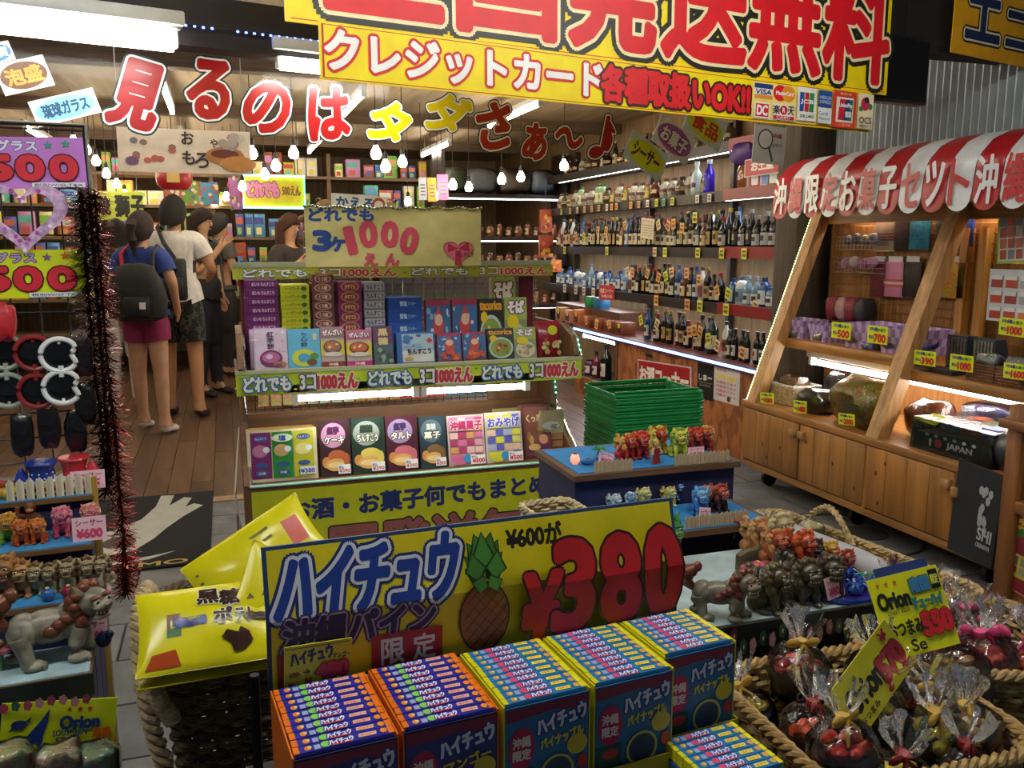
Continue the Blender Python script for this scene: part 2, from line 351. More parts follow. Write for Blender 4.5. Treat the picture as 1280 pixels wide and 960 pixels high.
sign('banner', 'yellow strip banner about credit cards with card logos at its right end', 'banner', mx, w, h,
     [Q(.003, .94, .997, .955, 'c03828'), Q(.003, .03, .997, .045, 'c03828'), Q(.003, .03, .0055, .955, 'c03828'),
      T('クレジットカード', .21, .52, .405, .68, 'fdf9f2', .045, (('d21f26', .075),)),
      T('各種取扱いOK!!', .558, .50, .29, .72, 'dd1b22', .055, (('3a120c', .075),))]+LG, YEL, .004, pname='lettering')
mx, w, h = FB.quad(-.70, (1200, -60), (1330, -20), (1194, 66))
sign('banner', 'orange-yellow banner with dark blue katakana in the top right corner', 'banner', mx, w, h,
     [T('エコバッグ', .98, .40, 1.75, .40, '1f2f5e', .05, (('1d1a14', .09), ('fff2cc', .05)))][:0] +
     [T('エ', .26, .40, .30, .42, '1f2f5e', .05, (('1d1a14', .1), ('fff2cc', .05))), T('コ', .62, .36, .28, .38, '1f2f5e', .05, (('1d1a14', .1), ('fff2cc', .05))), T('バ', .97, .34, .22, .38, '1f2f5e', .03, ())][:2], 'f9b51a', .006, pname='lettering')
# black television hung under the eave behind the banner
p = yp(1118, 128, 2.75); q = yp(1172, 48, 2.75)
tv = thing('television', 'black television hung under the eave right of the yellow banner', 'television', TR(p.x, p.y, p.z, 8))
W_, H_ = .28, q.z-p.z
MB().cbox(-.1, 0, 0, W_-.1, .05, H_, mat('15171b', .35), .006).build('casing', tv)
MB().box(-.09, -.002, .012, W_-.11, 0, H_-.012, mat('0b0c0f', .15)).build('screen', tv)
MB().box(.0, .02, H_, .06, .05, H_+.4, mat('1d1c1c', .5)).build('bracket', tv)
struct(MB().box(1.7, 2.98, 2.13, 3.3, 3.1, 2.5, mat('2a2421', .8, 'wood', 0, -1)).build('trim_7'))
# ================================================================ clear vinyl curtain with big characters
a = FB.f(-30, 60, .22); b = FB.f(800, 205, .22); z1 = FB.f(150, 40, .22)[1]; z0 = FB.f(600, 208, .22)[1]
vc = thing('vinyl_curtain', 'clear vinyl curtain with red and yellow characters hanging across the shop front', 'curtain', FB.mx(0, .22, 0))
cv = MB(); nx = 60
for i in range(nx+1):
    x = a[0]+(b[0]-a[0])*i/nx; yy = .006*math.sin(i*1.1)+.004*math.sin(i*2.7)
    cv.v += [(x, yy, z0+.008*math.sin(i*.8)), (x, yy*.3, z1)]
for i in range(nx): cv.f.append((2*i, 2*i+2, 2*i+3, 2*i+1)); cv.m.append(mat('f4f7f8', .12, 'pane'))
cv.build('sheet', vc)
MB().cyl((a[0], 0, z1), (b[0], 0, z1), .008, .008, mat('c8c8c8', .3, 'metal'), 8).build('rail', vc)
RD = 'ab161e'; GK = '13252b'
for ch, x0, y0, x1, y1, rot, col in (('見', 140, 70, 203, 165, -12, RD), ('る', 234, 70, 290, 152, -4, RD), ('の', 305, 98, 364, 170, -14, RD), ('は', 384, 106, 440, 177, 7, RD),
        ('タ', 462, 122, 512, 184, -22, 'f2d81a'), ('ダ', 532, 112, 588, 172, -18, 'f2d81a'), ('さ', 596, 126, 643, 188, 16, RD), ('ぁ', 655, 152, 686, 202, -4, RD), ('〜', 694, 160, 731, 184, -16, RD), ('♪', 740, 140, 772, 203, -6, RD)):
    A = FB.f(x0, (y0+y1)/2, .2); B = FB.f(x1, (y0+y1)/2, .2); t_ = FB.f((x0+x1)/2, y0, .2)[1]; u_ = FB.f((x0+x1)/2, y1, .2)[1]
    w = B[0]-A[0]; h = t_-u_
    bo = .10 if ch not in '〜♪' else .05
    if ch == '〜': bo = .16
    printed(w, h, [T(ch, .5, .5, .86, .86, col, bo*.5, ((GK, .065 if ch != '〜' else .17), ('fbfbf8', .035 if ch != '〜' else .09)), rot, .12)], rough=.3).build('letter', vc, TR(A[0], -.012, u_), False)
def tagcard(cx, cy, w, h, rot, bgc, ovc, tx, txc, label, name='name_card', yl=.18, ol=()):
    c0 = FB.f(cx, cy, yl); sc_ = (FB.f(cx+50, cy, yl)[0]-c0[0])/50
    W, Hh = w*sc_, h*sc_
    m = FB.mx(c0[0], yl, c0[1]) @ Matrix.Rotation(R(rot), 4, 'Y') @ Matrix.Translation((-W/2, 0, -Hh/2))
    return sign(name, label, 'card', m, W, Hh, [E(.5, .5, .46, .43, ovc, 28), T(tx, .5, .5, .70, .5, txc, .04, ol)], bgc, .002, 'oval name cards on the vinyl curtain')
tagcard(30, 94, 66, 42, -18, 'f2f2ee', '6d4528', '泡盛', 'f39a35', 'white card with brown oval and orange awamori lettering at top left')
tagcard(82, 134, 84, 34, -18, 'eef4f5', '8fd3ea', '琉球ガラス', '1d4f78', 'white card with pale blue oval and dark blue lettering')
tagcard(-4, 66, 40, 26, -18, 'f2f2ee', '2f7fc4', '雑貨', 'ffffff', 'white card with blue oval cut by the left edge')
tagcard(808, 195, 50, 28, 27, 'd3eaf0', 'e4e922', 'シーサー', '5a3a16', 'pale card with yellow oval naming shisa figures')
tagcard(843, 175, 48, 28, 27, 'eef0f4', 'b466c8', 'お菓子', 'ffffff', 'pale card with purple oval naming sweets', ol=(('7d3a94', .08),))
tagcard(882, 158, 48, 28, 24, 'd3eaf0', 'd9ea2e', '食品', 'd8401e', 'pale card with green oval and red lettering naming food')
# ================================================================ central sweets stand
SY = 3.35; XL, XR = .03, 1.43
WD = mat('6f4d30', .5, 'wood'); WDX = mat('6f4d30', .5, 'wood', 0, -1); MAR = mat('7c2a3c', .5)
stand = thing('display_stand', 'wooden sweets stand with two lit shelves and a yellow front panel', 'display stand', TR(0, 0, 0))
def side(x0, x1):
    pf = [(SY, 0), (SY, .43), (SY+.16, .52), (SY+.30, .62), (SY+.33, .74), (SY+.1, .82), (SY+.02, .88), (SY+.07, .96), (SY+.2, 1.0), (SY+.56, 1.0), (SY+.56, 0)]
    n = len(pf); mb = MB(); v = [(x0, a, b) for a, b in pf]+[(x1, a, b) for a, b in pf]
    mb.add(v, [tuple(range(n)), tuple(range(2*n-1, n-1, -1))]+[(i, i+n, (i+1) % n+n, (i+1) % n) for i in range(n)], WD)
    o = mb.build('side_board', stand, None, False)
    led = MB(); xx = x0-.004 if x0 > 1 else x0+.01
    pts = [Vector((x1+.001 if x0 > 1 else x1, a-.006, b)) for a, b in pf[1:9]]
    MB().tube(pts, .006, mat('cfe9df', .2, 'glass'), 6).build('light_tube', stand)
    if x0 > 1:
        for i in range(len(pts)-1):
            k = max(2, int((pts[i+1]-pts[i]).length/.022))
            for j in range(k): led.ell(pts[i].lerp(pts[i+1], j/k), (.004, .004, .004), mat('59f0b4', .3, 'emit', 4), 6, 4)
        led.build('light_dots', stand)['kind'] = 'stuff'
side(XL, XL+.025); side(XR-.025, XR)
MB().box(XL+.025, SY+.02, .39, XR-.025, SY+.42, .415, WDX).build('lower_shelf', stand)
MB().box(XL+.025, SY+.005, .40, XR-.025, SY+.03, .425, WDX).build('shelf_edge', stand)
led = MB()
for i in range(64): led.ell((XL+.03+i*.0213, SY-.004, .425), (.0045, .004, .0045), mat('59f0b4', .3, 'emit', 4), 6, 4)
led.build('light_dots', stand)['kind'] = 'stuff'
MB().tube([(XL+.02, SY-.004, .425), (XR-.02, SY-.004, .425)], .006, mat('9fd9c4', .3), 6).build('light_tube', stand)
MB().box(XL+.025, SY+.42, .415, XR-.025, SY+.435, .63, WDX).build('riser_board', stand)
MB().box(XL+.025, SY+.54, 0, XR-.025, SY+.555, .3, WDX).build('back_board', stand)
MB().box(1.14, SY+.43, .62, XR-.025, SY+.445, .83, WD).build('back_panel', stand)
MB().box(1.27, SY+.425, .70, 1.32, SY+.432, .77, mat('20242a', .5)).build('socket', stand)
MB().box(1.286, SY+.42, .722, 1.304, SY+.426, .748, mat('b9b9b4', .5)).build('switch', stand)
MB().box(XL-.01, SY+.034, .835, XR+.01, SY+.5, .86, WDX).build('upper_shelf', stand)
for x in (XL+.03, .62, 1.30):
    MB().box(x, SY+.43, .86, x+(.06 if x != .62 else .025), SY+.47, 1.26, MAR).build('post', stand)
MB().box(XL, SY+.36, 1.25, 1.42, SY+.50, 1.262, mat('b9c0a8', .4)).build('top_rail', stand)
gr = MB()
for i in range(36): gr.cyl((XL+.03+i*.038, SY+.475, .86), (XL+.03+i*.038, SY+.475, 1.25), .0016, .0016, mat('b0b0b0', .3, 'metal'), 4)
for i in range(9): gr.cyl((XL+.03, SY+.475, .9+i*.04), (XR-.03, SY+.475, .9+i*.04), .0016, .0016, mat('b0b0b0', .3, 'metal'), 4)
for i in range(30): gr.cyl((XL+.03+i*.038, SY+.46, .63), (XL+.03+i*.038, SY+.46, .83), .0016, .0016, mat('2a2a2a', .4), 4)
for i in range(5): gr.cyl((XL+.03, SY+.46, .64+i*.04), (1.14, SY+.46, .64+i*.04), .0016, .0016, mat('2a2a2a', .4), 4)
gr.build('wire_grid', stand)
# price strips
def strip(w, h, n, big=1):
    it = []
    for i in range(n):
        c = (i+.5)/n; d = 1/n
        it += [T('どれでも', c-d*.26, .52, d*.36, .62, 'f2f6e4', .05, (('2f62b8', .09),)), T('3コ', c+d*.06, .52, d*.12, .62, 'f4f0e8', .05, (('33406a', .08),)), T('1000えん', c+d*.30, .5, d*.32, .66, 'c9404a', .06, (('f2ead8', .09), ('6a3028', .04))[:1])]
        for j in range(10): it.append(E(c-d*.5+d*random.random(), .1+.8*random.random(), .004*4/n, .05, random.choice(('7fae2a', 'e7e53a', '5c9a3a')), 6))
    return it[::-1]
st_w = XR-XL+.02
sg = printed(st_w, .088, strip(st_w, .088, 3)); sg.box(0, 0, 0, st_w, .004, .088, mat('c6dc3c', .35)); sg.build('price_strip', stand, TR(XL-.01, SY+.03, .775), False)
MB().box(XL-.012, SY+.025, .858, XR+.012, SY+.04, .872, mat('c3c8a0', .3)).build('strip_edge', stand)
sg = printed(1.40, .048, strip(1.4, .048, 2)); sg.box(0, 0, 0, 1.40, .003, .048, mat('c9cf4a', .35)); sg.build('price_strip', stand, TR(XL, SY+.355, 1.205), False)
MB().box(XL, SY+.35, 1.253, 1.42, SY+.362, 1.275, mat('aeb79c', .3)).build('strip_edge', stand)
# yellow front panel
pw = XR-XL-.05
printed(pw, .39, [T('お酒・お菓子何でもまとめて', .535, .80, .86, .21, '22306b', .05, (), 1),
                  T('全国発送無料', .52, .33, .93, .50, '9a5c55', .045, (('241a18', .03),))]).box(0, 0, 0, pw, .012, .39, mat('c9cd22', .4)).build('front_panel', stand, TR(XL+.025, SY, .01), False)
# two lamps under the upper shelf
for lb, x0, x1, y0, y1 in (('white lamp under the upper shelf of the sweets stand, left one', 368, 519, 480, 472), ('white lamp under the upper shelf of the sweets stand, right one', 529, 658, 472, 464)):
    a = ST.f(x0, y0, SY+.05); b = ST.f(x1, y1, SY+.05)
    tube_lamp(lb, (a[0], SY+.05, .752), (b[0], SY+.05, .752), r=.012, e=24, house=True, hw=.02)
# thousand yen board (painted figures left out, the pink gift stays)
heart = [(.86+.10*math.sin(t)**3*.9, .25+.17*(13*math.cos(t)-5*math.cos(2*t)-2*math.cos(3*t)-math.cos(4*t))/13) for t in [2*PI*i/30 for i in range(30)]]
mx, w, h = ST.quad(SY+.1, (380, 258), (601, 261), (382, 334))
sign('price_board', 'cream board reading three for one thousand yen with a pink heart gift', 'sign', mx, w, h,
     [T('どれでも', .20, .87, .35, .20, '2d4f9e', .07, (('d8cf94', .03),)), T('3', .09, .44, .09, .30, '2d4f9e', .10), T('ケ', .175, .38, .07, .22, '2d4f9e', .09),
      T('1', .245, .44, .035, .42, 'd4506a', .08, (), 12), T('0', .345, .55, .085, .40, 'd4506a', .075, (), 4), T('0', .465, .55, .085, .40, 'd4506a', .075, (), -4), T('0', .575, .44, .085, .42, 'd4506a', .075, (), -14),
      T('え', .355, .12, .07, .2, 'd4506a', .07), T('ん', .475, .12, .075, .2, 'd4506a', .07),
      PG([(x, y+.02) for x, y in heart], 'a8304a'), PG(heart, 'e0728c'), PG([(.80, .40), (.86, .30), (.80, .24)], 'b8324c'), PG([(.92, .42), (.86, .30), (.93, .25)], 'b8324c'), PG([(.845, .27), (.875, .27), (.88, .02), (.84, .02)], 'b8324c'), T('ちんすこう', .90, .20, .10, .07, '5a2030', .03)],
     'd9ce8c', .01, pname='print')
o = D.objects[-1] if False else None
mb = MB()
for i in range(46): mb.ell((w*i/45, -.004, h+.004*math.sin(i)), (.008, .006, .006), mat('b9bfae', .2, 'metal'), 5, 4)
g = tag(mb.build('garland', None, mx), 'silver tinsel garland along the top of the cream price board', 'garland')
# ---------------------------------------------------------------- packages
def pack(label, x0, y0, x1, y1, Y, zb, depth, items, side='ddd6c4', tilt=-12, name='sweets_box', group=None, cat='box', rough=.35, film=False, hh=None):
    X0 = ST.f(x0, y1, Y)[0]; X1 = ST.f(x1, y1, Y)[0]; hgt = hh or (ST.f((x0+x1)/2, y0, Y)[1]-ST.f((x0+x1)/2, y1, Y)[1])
    w = X1-X0-.002; t = R(-tilt); h = hgt/max(.5, math.cos(t))*.99
    lift = 0
    mb = MB().cbox(0, 0, 0, w, depth, h, mat(side, rough), .002)
    o = tag(mb.build(name, None, TR(X0, Y, zb+lift, 0, tilt), False), label, cat, group)
    printed(w, h, items, rough=rough, step=3e-4).build('front_print', o, None, False)
    if film: MB().box(-.002, -.006, -.001, w+.002, depth+.002, h+.003, mat('f2f4f4', .1, 'pane')).build('wrap', o)
    return o
def noisebits(n, cols, x0=.05, y0=.05, x1=.95, y1=.95, s=.05):
    return [E(random.uniform(x0, x1), random.uniform(y0, y1), s*random.uniform(.5, 1.4), s*random.uniform(.4, 1), random.choice(cols), 6) for _ in range(n)]
def tagl(col='2c4f9a'): return [Q(.56, .04, .96, .2, 'eef0ee'), T('税込', .66, .15, .16, .05, col, .02), T('¥390', .76, .09, .34, .06, 'c03040', .03)]
def bread(bgc, cloud, words, tc, fill, oc):
    return [Q(0, 0, 1, 1, bgc), E(.45, .72, .40, .22, cloud), T(words[0], .45, .80, .36, .12, tc, .04, ((oc, .08),)), T(words[1], .48, .64, .62, .13, 'fdf6e2', .04, ((oc, .1),)),
            E(.2, .25, .15, .10, 'c88a4a', 12), E(.55, .36, .30, .10, fill, 14), E(.5, .2, .34, .11, 'd9a860', 14), E(.5, .2, .27, .05, 'e9cf98', 12), E(.85, .28, .1, .12, fill, 10)]+tagl()
ZU = .862; YF = SY+.10
G1 = 'sweets boxes standing in the front row of the upper stand shelf'
ring = [Q(0, 0, 1, 1, 'c9b2d2'), Q(.04, .03, .96, .97, 'd9c6de')]+noisebits(14, ('efe6f2', 'c4a6cc'))+[T('紅芋餅', .5, .74, .26, .30, '5a2f6a', .05)][:0]+[T('紅', .5, .84, .2, .13, '4a2a5c', .04), T('芋', .5, .70, .2, .13, '4a2a5c', .04), T('餅', .5, .56, .2, .13, '4a2a5c', .04), E(.5, .27, .34, .20, '7a2a5c'), E(.5, .29, .26, .13, 'b46aa0'), E(.45, .31, .1, .06, 'e2c0dc'), E(.76, .12, .2, .07, 'a87a48'), E(.7, .1, .12, .04, '8a3a6a')]
pack('pale lilac purple-yam mochi box, leftmost in the front row', 318, 397, 361, 449, YF, ZU, .03, ring, 'b48cc0', group=None)
pack('pale lilac mochi box half hidden behind the leftmost lilac box', 313, 397, 356, 446, YF+.05, ZU, .03, ring, 'b48cc0')
ring2 = [Q(0, 0, 1, 1, '5fb4dc')]+[T('ち', .5, .86, .16, .1, '24406a', .03), T('心', .5, .74, .2, .12, '24406a', .04), T('餅', .5, .6, .2, .12, '24406a', .04), Q(.78, .72, .9, .88, 'd8d2a0'), E(.48, .27, .38, .22, 'c8d23c'), E(.48, .27, .19, .11, '4aa2d2'), E(.72, .15, .16, .09, '6f4a34'), E(.8, .3, .14, .08, '4a8a3a')]
pack('sky blue sweets box with a yellow-green ring', 361, 399, 402, 448, YF, ZU, .03, ring2, '3f8fc0')
def bowl(top, band, bot, food): return [Q(0, 0, 1, 1, 'b9a9a4'), Q(0, .72, 1, 1, top), Q(0, .30, 1, .66, band), E(.5, .50, .40, .17, '5a3a34'), E(.5, .52, .34, .13, food), *noisebits(10, ('e8c890', 'c86a3a', 'f0e2c0'), .3, .46, .7, .58, .06), E(.5, .32, .38, .06, 'd8d0c8'), T('ぜんざい', .5, .86, .8, .14, 'f4ecec', .05, (('6a2c48', .08),)), Q(0, 0, 1, .14, bot), T('沖縄', .5, .07, .4, .08, 'f0e0d0', .03)]
pack('yellow and mauve bowl dessert box with a rust red base', 402, 396, 432, 446, YF, ZU, .03, bowl('9d7a8c', 'd2c23c', '8a3a3a', '9a6a5a'), 'a09090')
pack('yellow and pink bowl dessert box with a magenta base', 434, 398, 466, 443, YF, ZU, .03, bowl('c86a96', 'd8c83c', 'b02c7a', 'c2603a'), 'a09090')
pack('dark purple narrow sweets box with green leaves', 468, 394, 493, 442, YF, ZU, .03, [Q(0, 0, 1, 1, '4a5f66'), Q(0, .55, 1, 1, '5a2f56'), T('黒', .5, .84, .5, .18, 'd2c08a', .05), T('糖', .5, .62, .5, .18, 'd2c08a', .05), *noisebits(18, ('2f5a3a', '88a29a', '3a4a3c'), .1, .05, .9, .5, .1)], '3a4a50')
pack('blue gift box with a white snowy front and red seal', 497, 402, 545, 441, YF, ZU, .05, [Q(0, 0, 1, 1, '2c62a8'), Q(.14, .05, .97, .94, 'a8c0d2'), Q(.14, .05, .97, .4, 'd6dcd8'), *noisebits(16, ('3c72b4', '2f6aa8', '88aed0'), .15, .5, .6, .9, .09), T('ちんすこう', .58, .38, .62, .16, '20242a', .06), E(.86, .72, .08, .1, 'c0383a', 4), E(.3, .16, .12, .06, 'c0a050')], '24549a')
def octo(): return [Q(0, 0, 1, 1, '3f6aa0'), Q(0, .9, 1, 1, 'a03a56'), *noisebits(14, ('88b4d8', '2f5a94', 'c8d8e4'), .05, .4, .95, .9, .07), PG([(.5, .92), (.72, .6), (.62, .32), (.36, .32), (.26, .6)], 'c04a4a'), E(.5, .66, .16, .1, 'd8b8a4'), *noisebits(12, ('c85a3c', 'b84a34', 'd8743c'), .15, .1, .85, .36, .12), Q(0, 0, 1, .06, '7a2a34')]
for i, (x0, x1) in enumerate(((548, 578), (580, 609))):
    pack('blue box with a red pile picture in the front row, %s' % ('left one' if i == 0 else 'right one'), x0, 403, x1, 439, YF, ZU, .035, octo(), 'a84a5c', group='blue boxes with red pictures')
def taco(): return [Q(0, 0, 1, 1, '2f2f2c'), T('tacorice', .5, .88, .9, .15, 'e8a82e', .06), E(.5, .38, .47, .34, 'b9cdd0'), E(.5, .38, .40, .28, '86a04a'), *noisebits(16, ('c86a3a', '7a9a3a', 'd8c88a', 'a03a2a'), .3, .25, .7, .5, .07), E(.2, .68, .14, .1, 'e2c62e')]
pack('black taco rice box with a green plate in the front row', 611, 397, 644, 436, YF, ZU, .03, taco(), '2a2a28')
def soba(): return [Q(0, 0, 1, 1, '8a9a7a'), Q(0, .62, 1, 1, 'a3b85a'), T('そば', .5, .84, .7, .2, 'f4f0ee', .07, (('6a2f6a', .09),)), E(.5, .3, .44, .26, 'd8d0b8'), *noisebits(18, ('c8a07a', 'b87a8a', '8aa05a', 'e4d8b0'), .2, .15, .8, .45, .08), E(.35, .58, .26, .12, 'e6cf1e')]
pack('green and yellow noodle packet in the front row', 644, 395, 672, 434, YF, ZU, .025, soba(), 'b8b88a')
def pouch(label, x0, y0, x1, y1, Y, zb, cols, items):
    X0 = ST.f(x0, y1, Y)[0]; X1 = ST.f(x1, y1, Y)[0]; h = ST.f(x0, y0, Y)[1]-ST.f(x0, y1, Y)[1]; w = X1-X0; rings = []
    for j in range(9):
        t = j/8; d = .03*math.sin(PI*min(1, t*.95+.03))**.6+.002; i = .004*math.cos(t*PI)
        rings.append([(w/2+(w/2-i)*math.copysign(abs(math.cos(a))**.5, math.cos(a)), .03+d*math.copysign(abs(math.sin(a))**.6, math.sin(a)), t*h) for a in [2*PI*k/16 for k in range(16)]])
    o = tag(MB().ring(rings, mat(cols, .25)).build('snack_pouch', None, TR(X0, Y, zb, 0, -8)), label, 'snack bag')
    printed(w, h, items, rough=.25).build('front_print', o, TR(0, -.004, 0), False); return o
pouch('dark red snack pouch with a yellow star at the right end of the upper shelf', 673, 384, 703, 430, YF+.01, ZU, '8a2232', [E(.62, .74, .2, .13, 'd6d82a'), *noisebits(16, ('c89a5a', 'd8c890', '9aa05a', 'b85a4a'), .1, .06, .9, .55, .09)])
# stacks behind
def stack(what, x0, x1, y0, y1, n, Y, col, items, dp=.15):
    X0 = ST.f(x0, y1, Y)[0]; X1 = ST.f(x1, y1, Y)[0]; zt = ST.f(x0, y0, Y)[1]; h = (zt-ZU)/n; w = X1-X0-.004; n0 = n
    first = None
    for i in range(n):
        lb = '%s in the stack on the upper shelf, %s from the top' % (what, ORD[n-1-i]) if n > 1 else what
        m = TR(X0+random.uniform(-.001, .001), Y, ZU+i*h)
        if first is None:
            first = tag(MB().cbox(0, 0, 0, w, dp, h-.0012, mat(col, .35), .002).build('sweets_box', None, m, False), lb, 'box', what+' stack')
            printed(w, h, items).build('front_print', first, None, False)
        else: dup(first, m, lb, what+' stack')
YB = SY+.22
stack('flat deep purple box', 310, 352, 350, 446, 10, YB, '6a2468', [Q(.12, .3, .9, .72, '74306e'), T('紅いも ちんすこう', .55, .5, .66, .42, 'd8c0d8', .04)])
stack('flat yellow-green box', 354, 391, 356, 446, 10, YB, 'c9cd2e', [T('シークワーサー', .45, .5, .6, .42, '5a6a1e', .03), E(.82, .5, .1, .3, '2f6a2a', 8)])
stack('flat brown wrapped cake box', 393, 421, 343, 442, 10, YB, '7a4a4a', [E(.5, .5, .4, .46, 'c8a8a0', 12), E(.5, .5, .32, .36, '8a4a44', 12), T('くろ糖', .5, .5, .4, .4, 'e8d0c0', .04)])
stack('flat magenta cake box', 425, 455, 352, 440, 8, YB, '8a2f6c', [E(.5, .5, .4, .5, 'c8907a', 12), E(.5, .5, .34, .42, '8a3c34', 12), T('かすてら', .5, .5, .44, .4, 'ecc8a0', .04)])
stack('flat silver grey box', 457, 484, 353, 440, 9, YB, '8f8f9c', [Q(.04, .15, .96, .85, 'b7b9c4'), T('ちんすこう', .52, .5, .8, .5, '4a3a6a', .04)])
stack('flat royal blue box', 486, 530, 372, 438, 5, YB, '2450a4', [T('雪塩', .45, .5, .2, .4, 'b8ccec', .04), T('クッキー', .7, .5, .24, .3, '9ab4e0', .03)])
for i, (x0, x1) in enumerate(((534, 565), (567, 598))):
    pack('blue box with a red pile picture in the back row, %s' % ('left one' if i == 0 else 'right one'), x0, 358, x1, 432, YB, ZU, .04, octo(), 'a84a5c', -4, group='blue boxes with red pictures', hh=None)
pack('black taco rice box with a green plate in the back row', 600, 357, 630, 430, YB, ZU, .04, taco(), '2a2a28', -4)
pack('white and green noodle packet in the back row', 632, 357, 660, 430, YB, ZU, .04, soba(), 'c8c8a0', -4)
pack('pink and yellow noodle packet standing highest at the back', 614, 330, 644, 426, YB+.08, ZU, .03, soba(), 'c8a8a0', 0)
# clear packets hanging on the wire grid behind
mb = MB().box(0, 0, 0, .044, .006, .10, mat('c9ccd0', .2, 'pack', 0, .7)); mb.box(.004, -.001, .075, .04, 0, .098, mat('e6e6e2', .4))
hp0 = None
for i in range(26):
    lb = 'small clear packet hanging on the wire grid, %s from the left' % ORD[i]
    m = TR(XL+.10+i*.048, SY+.455, 1.10)
    if hp0 is None: hp0 = tag(mb.build('hanging_packet', None, m, False), lb, 'packet', 'packets hanging on the stand grid')
    else: dup(hp0, m, lb)
for i in range(20):
    c = ('c9a878', 'b9b9b4', 'a87a4a', '9a3a3a', '4a6a8a')[min(4, i*5//20)]
    m = TR(XL+.08+i*.052, SY+.445, .655)
    tag(MB().box(0, 0, 0, .045, .008, .11, mat(c, .25, 'pack')).build('hanging_packet', None, m, False), 'packet hanging behind the stand lamps, %s from the left' % ORD[i], 'packet', 'packets hanging behind the stand lamps')
# lower shelf
ZL = .417; YL = SY+.08
def trio(): 
    it = [Q(0, 0, 1, 1, 'd8cfae')]
    for i, (c, d) in enumerate((('7a2a6a', 'b87a9a'), ('2f8a3c', 'c8a070'), ('c2c232', 'e2d88a'))):
        x = .05+i*.305
        it += [Q(x, .06, x+.29, .96, c), E(x+.145, .84, .10, .06, '4a5aa0'), T('ちんすこう', x+.145, .84, .16, .04, 'e8e4d0', .03), E(x+.13, .60, .11, .12, d), E(x+.22, .62, .05, .06, 'e6ecf2', 8), E(x+.145, .33, .09, .05, '3a5a8a'), E(x+.145, .17, .09, .07, '3a5a8a'), T('沖縄', x+.145, .17, .1, .05, 'd8d8c0', .03)]
    return it+[E(.50, .84, .15, .08, 'e8eecc'), T('塩', .5, .84, .1, .1, '2f5aa8', .06), Q(.74, .10, .97, .25, 'e4e8f0'), T('¥380', .85, .17, .2, .08, '3a4a9a', .05)]
pack('wide three-colour biscuit carton, leftmost on the lower shelf', 311, 541, 399, 604, YL, ZL, .2, trio(), 'd2a94a', -8)
pack('dark box with a pink cloud and fried cakes on the lower shelf', 402, 529, 441, 598, YL, ZL, .05, bread('3a2428', 'c890b4', ('紅芋', 'ケーキ'), '5a2a5a', 'b4603a', '3a1a2a'), '4a3a34', film=False)
pack('dark green box with grey swirl and yellow cakes on the lower shelf', 442, 525, 484, 593, YL, ZL, .05, bread('24342c', '9aa49a', ('黒糖', 'ちんすこう'), '2a3a2a', 'd8c25a', '1f2f24'), '38443a')
pack('dark red box with lilac cloud and pink cakes on the lower shelf', 485, 521, 525, 588, YL, ZL, .05, bread('4a1f2c', '9a8ab0', ('紅芋', 'タルト'), '3a2a5a', 'c86a7a', '3a1420'), '4a3038')
pack('dark teal box with patterned top and brown cakes on the lower shelf', 527, 520, 560, 583, YL, ZL, .05, bread('2a3a42', '5a7076', ('黒糖', '菓子'), 'd0d8d0', '7a5a3a', '1a2a2c'), '34424a')
def pat(bg, cols, words, wc, oc):
    it = [Q(0, 0, 1, 1, 'c9b8b0'), Q(.03, .02, .97, .98, bg)]
    for r_ in range(6):
        for c_ in range(4): it.append(Q(.06+c_*.225, .10+r_*.145, .06+c_*.225+.2, .10+r_*.145+.125, cols[(r_*3+c_*2+(r_*c_) % 3) % len(cols)]))
    return it+[T(words, .5, .8, .86, .18, wc, .05, ((oc, .07),)), E(.3, .12, .2, .1, cols[0]), E(.5, .14, .12, .08, '3a8ac0')]+[Q(.58, .02, .98, .2, 'f0f2f0'), T('税込', .68, .165, .16, .04, '2c4f9a', .02), T('¥500', .79, .09, .34, .08, 'cc2a30', .06)]
pack('pink patterned assortment box with a price label on the lower shelf', 562, 517, 608, 578, YL, ZL, .05, pat('b48a98', ('c86a92', 'a83a64', 'd2a0a8', 'c9985a', 'e0b8b0'), '沖縄菓子', 'a82a5c', 'e8d0d0'), 'b0a49c')
pack('blue and yellow assortment box with a price label on the lower shelf', 609, 513, 655, 574, YL, ZL, .05, pat('b4b4a0', ('c9c83a', '5a5ab4', 'd2c86a', 'a0a8c8', 'e0b8a0'), 'おみやげ', '4a4ab0', 'e8e8d0'), 'b0ac9c')
pack('maroon and brown pastry box tilted back on the lower shelf', 657, 504, 692, 568, YL+.03, ZL, .06, [Q(0, 0, 1, 1, '5a2c34'), Q(.06, .05, .94, .95, '7a4a3c'), T('くっきー', .5, .74, .7, .14, 'e8cf9a', .05), *noisebits(10, ('c9a05a', 'a8743c', '8a4a34'), .15, .3, .85, .6, .11), Q(.1, .1, .9, .24, '6a2a54'), E(.35, .2, .22, .06, 'd8b070'), E(.7, .34, .16, .09, 'd2987a')], '6a3a34', -16)
for i, (x0, x1) in enumerate(((470, 516), (512, 556))):
    a = ST.f(x0, 520, SY+.2); b = ST.f(x1, 520, SY+.2)
    o = tag(MB().cbox(0, 0, 0, b[0]-a[0], .14, .155, mat('c8ccc8', .2), .002).build('sweets_box', None, TR(a[0], SY+.16, ZL, 0), False), 'silver-topped box behind the front row on the lower shelf, %s one' % ('left' if i == 0 else 'right'), 'box')
    MB().box(.003, .003, .155, b[0]-a[0]-.003, .137, .157, mat('e4ebea', .12, 'metal')).build('lid', o)
a = ST.f(411, 522, SY+.22); o = tag(MB().cbox(0, 0, 0, .12, .12, .15, mat('c9a03c', .4), .002).build('sweets_box', None, TR(a[0]-.02, SY+.2, ZL), False), 'golden box behind the dark pink-cloud box on the lower shelf', 'box')
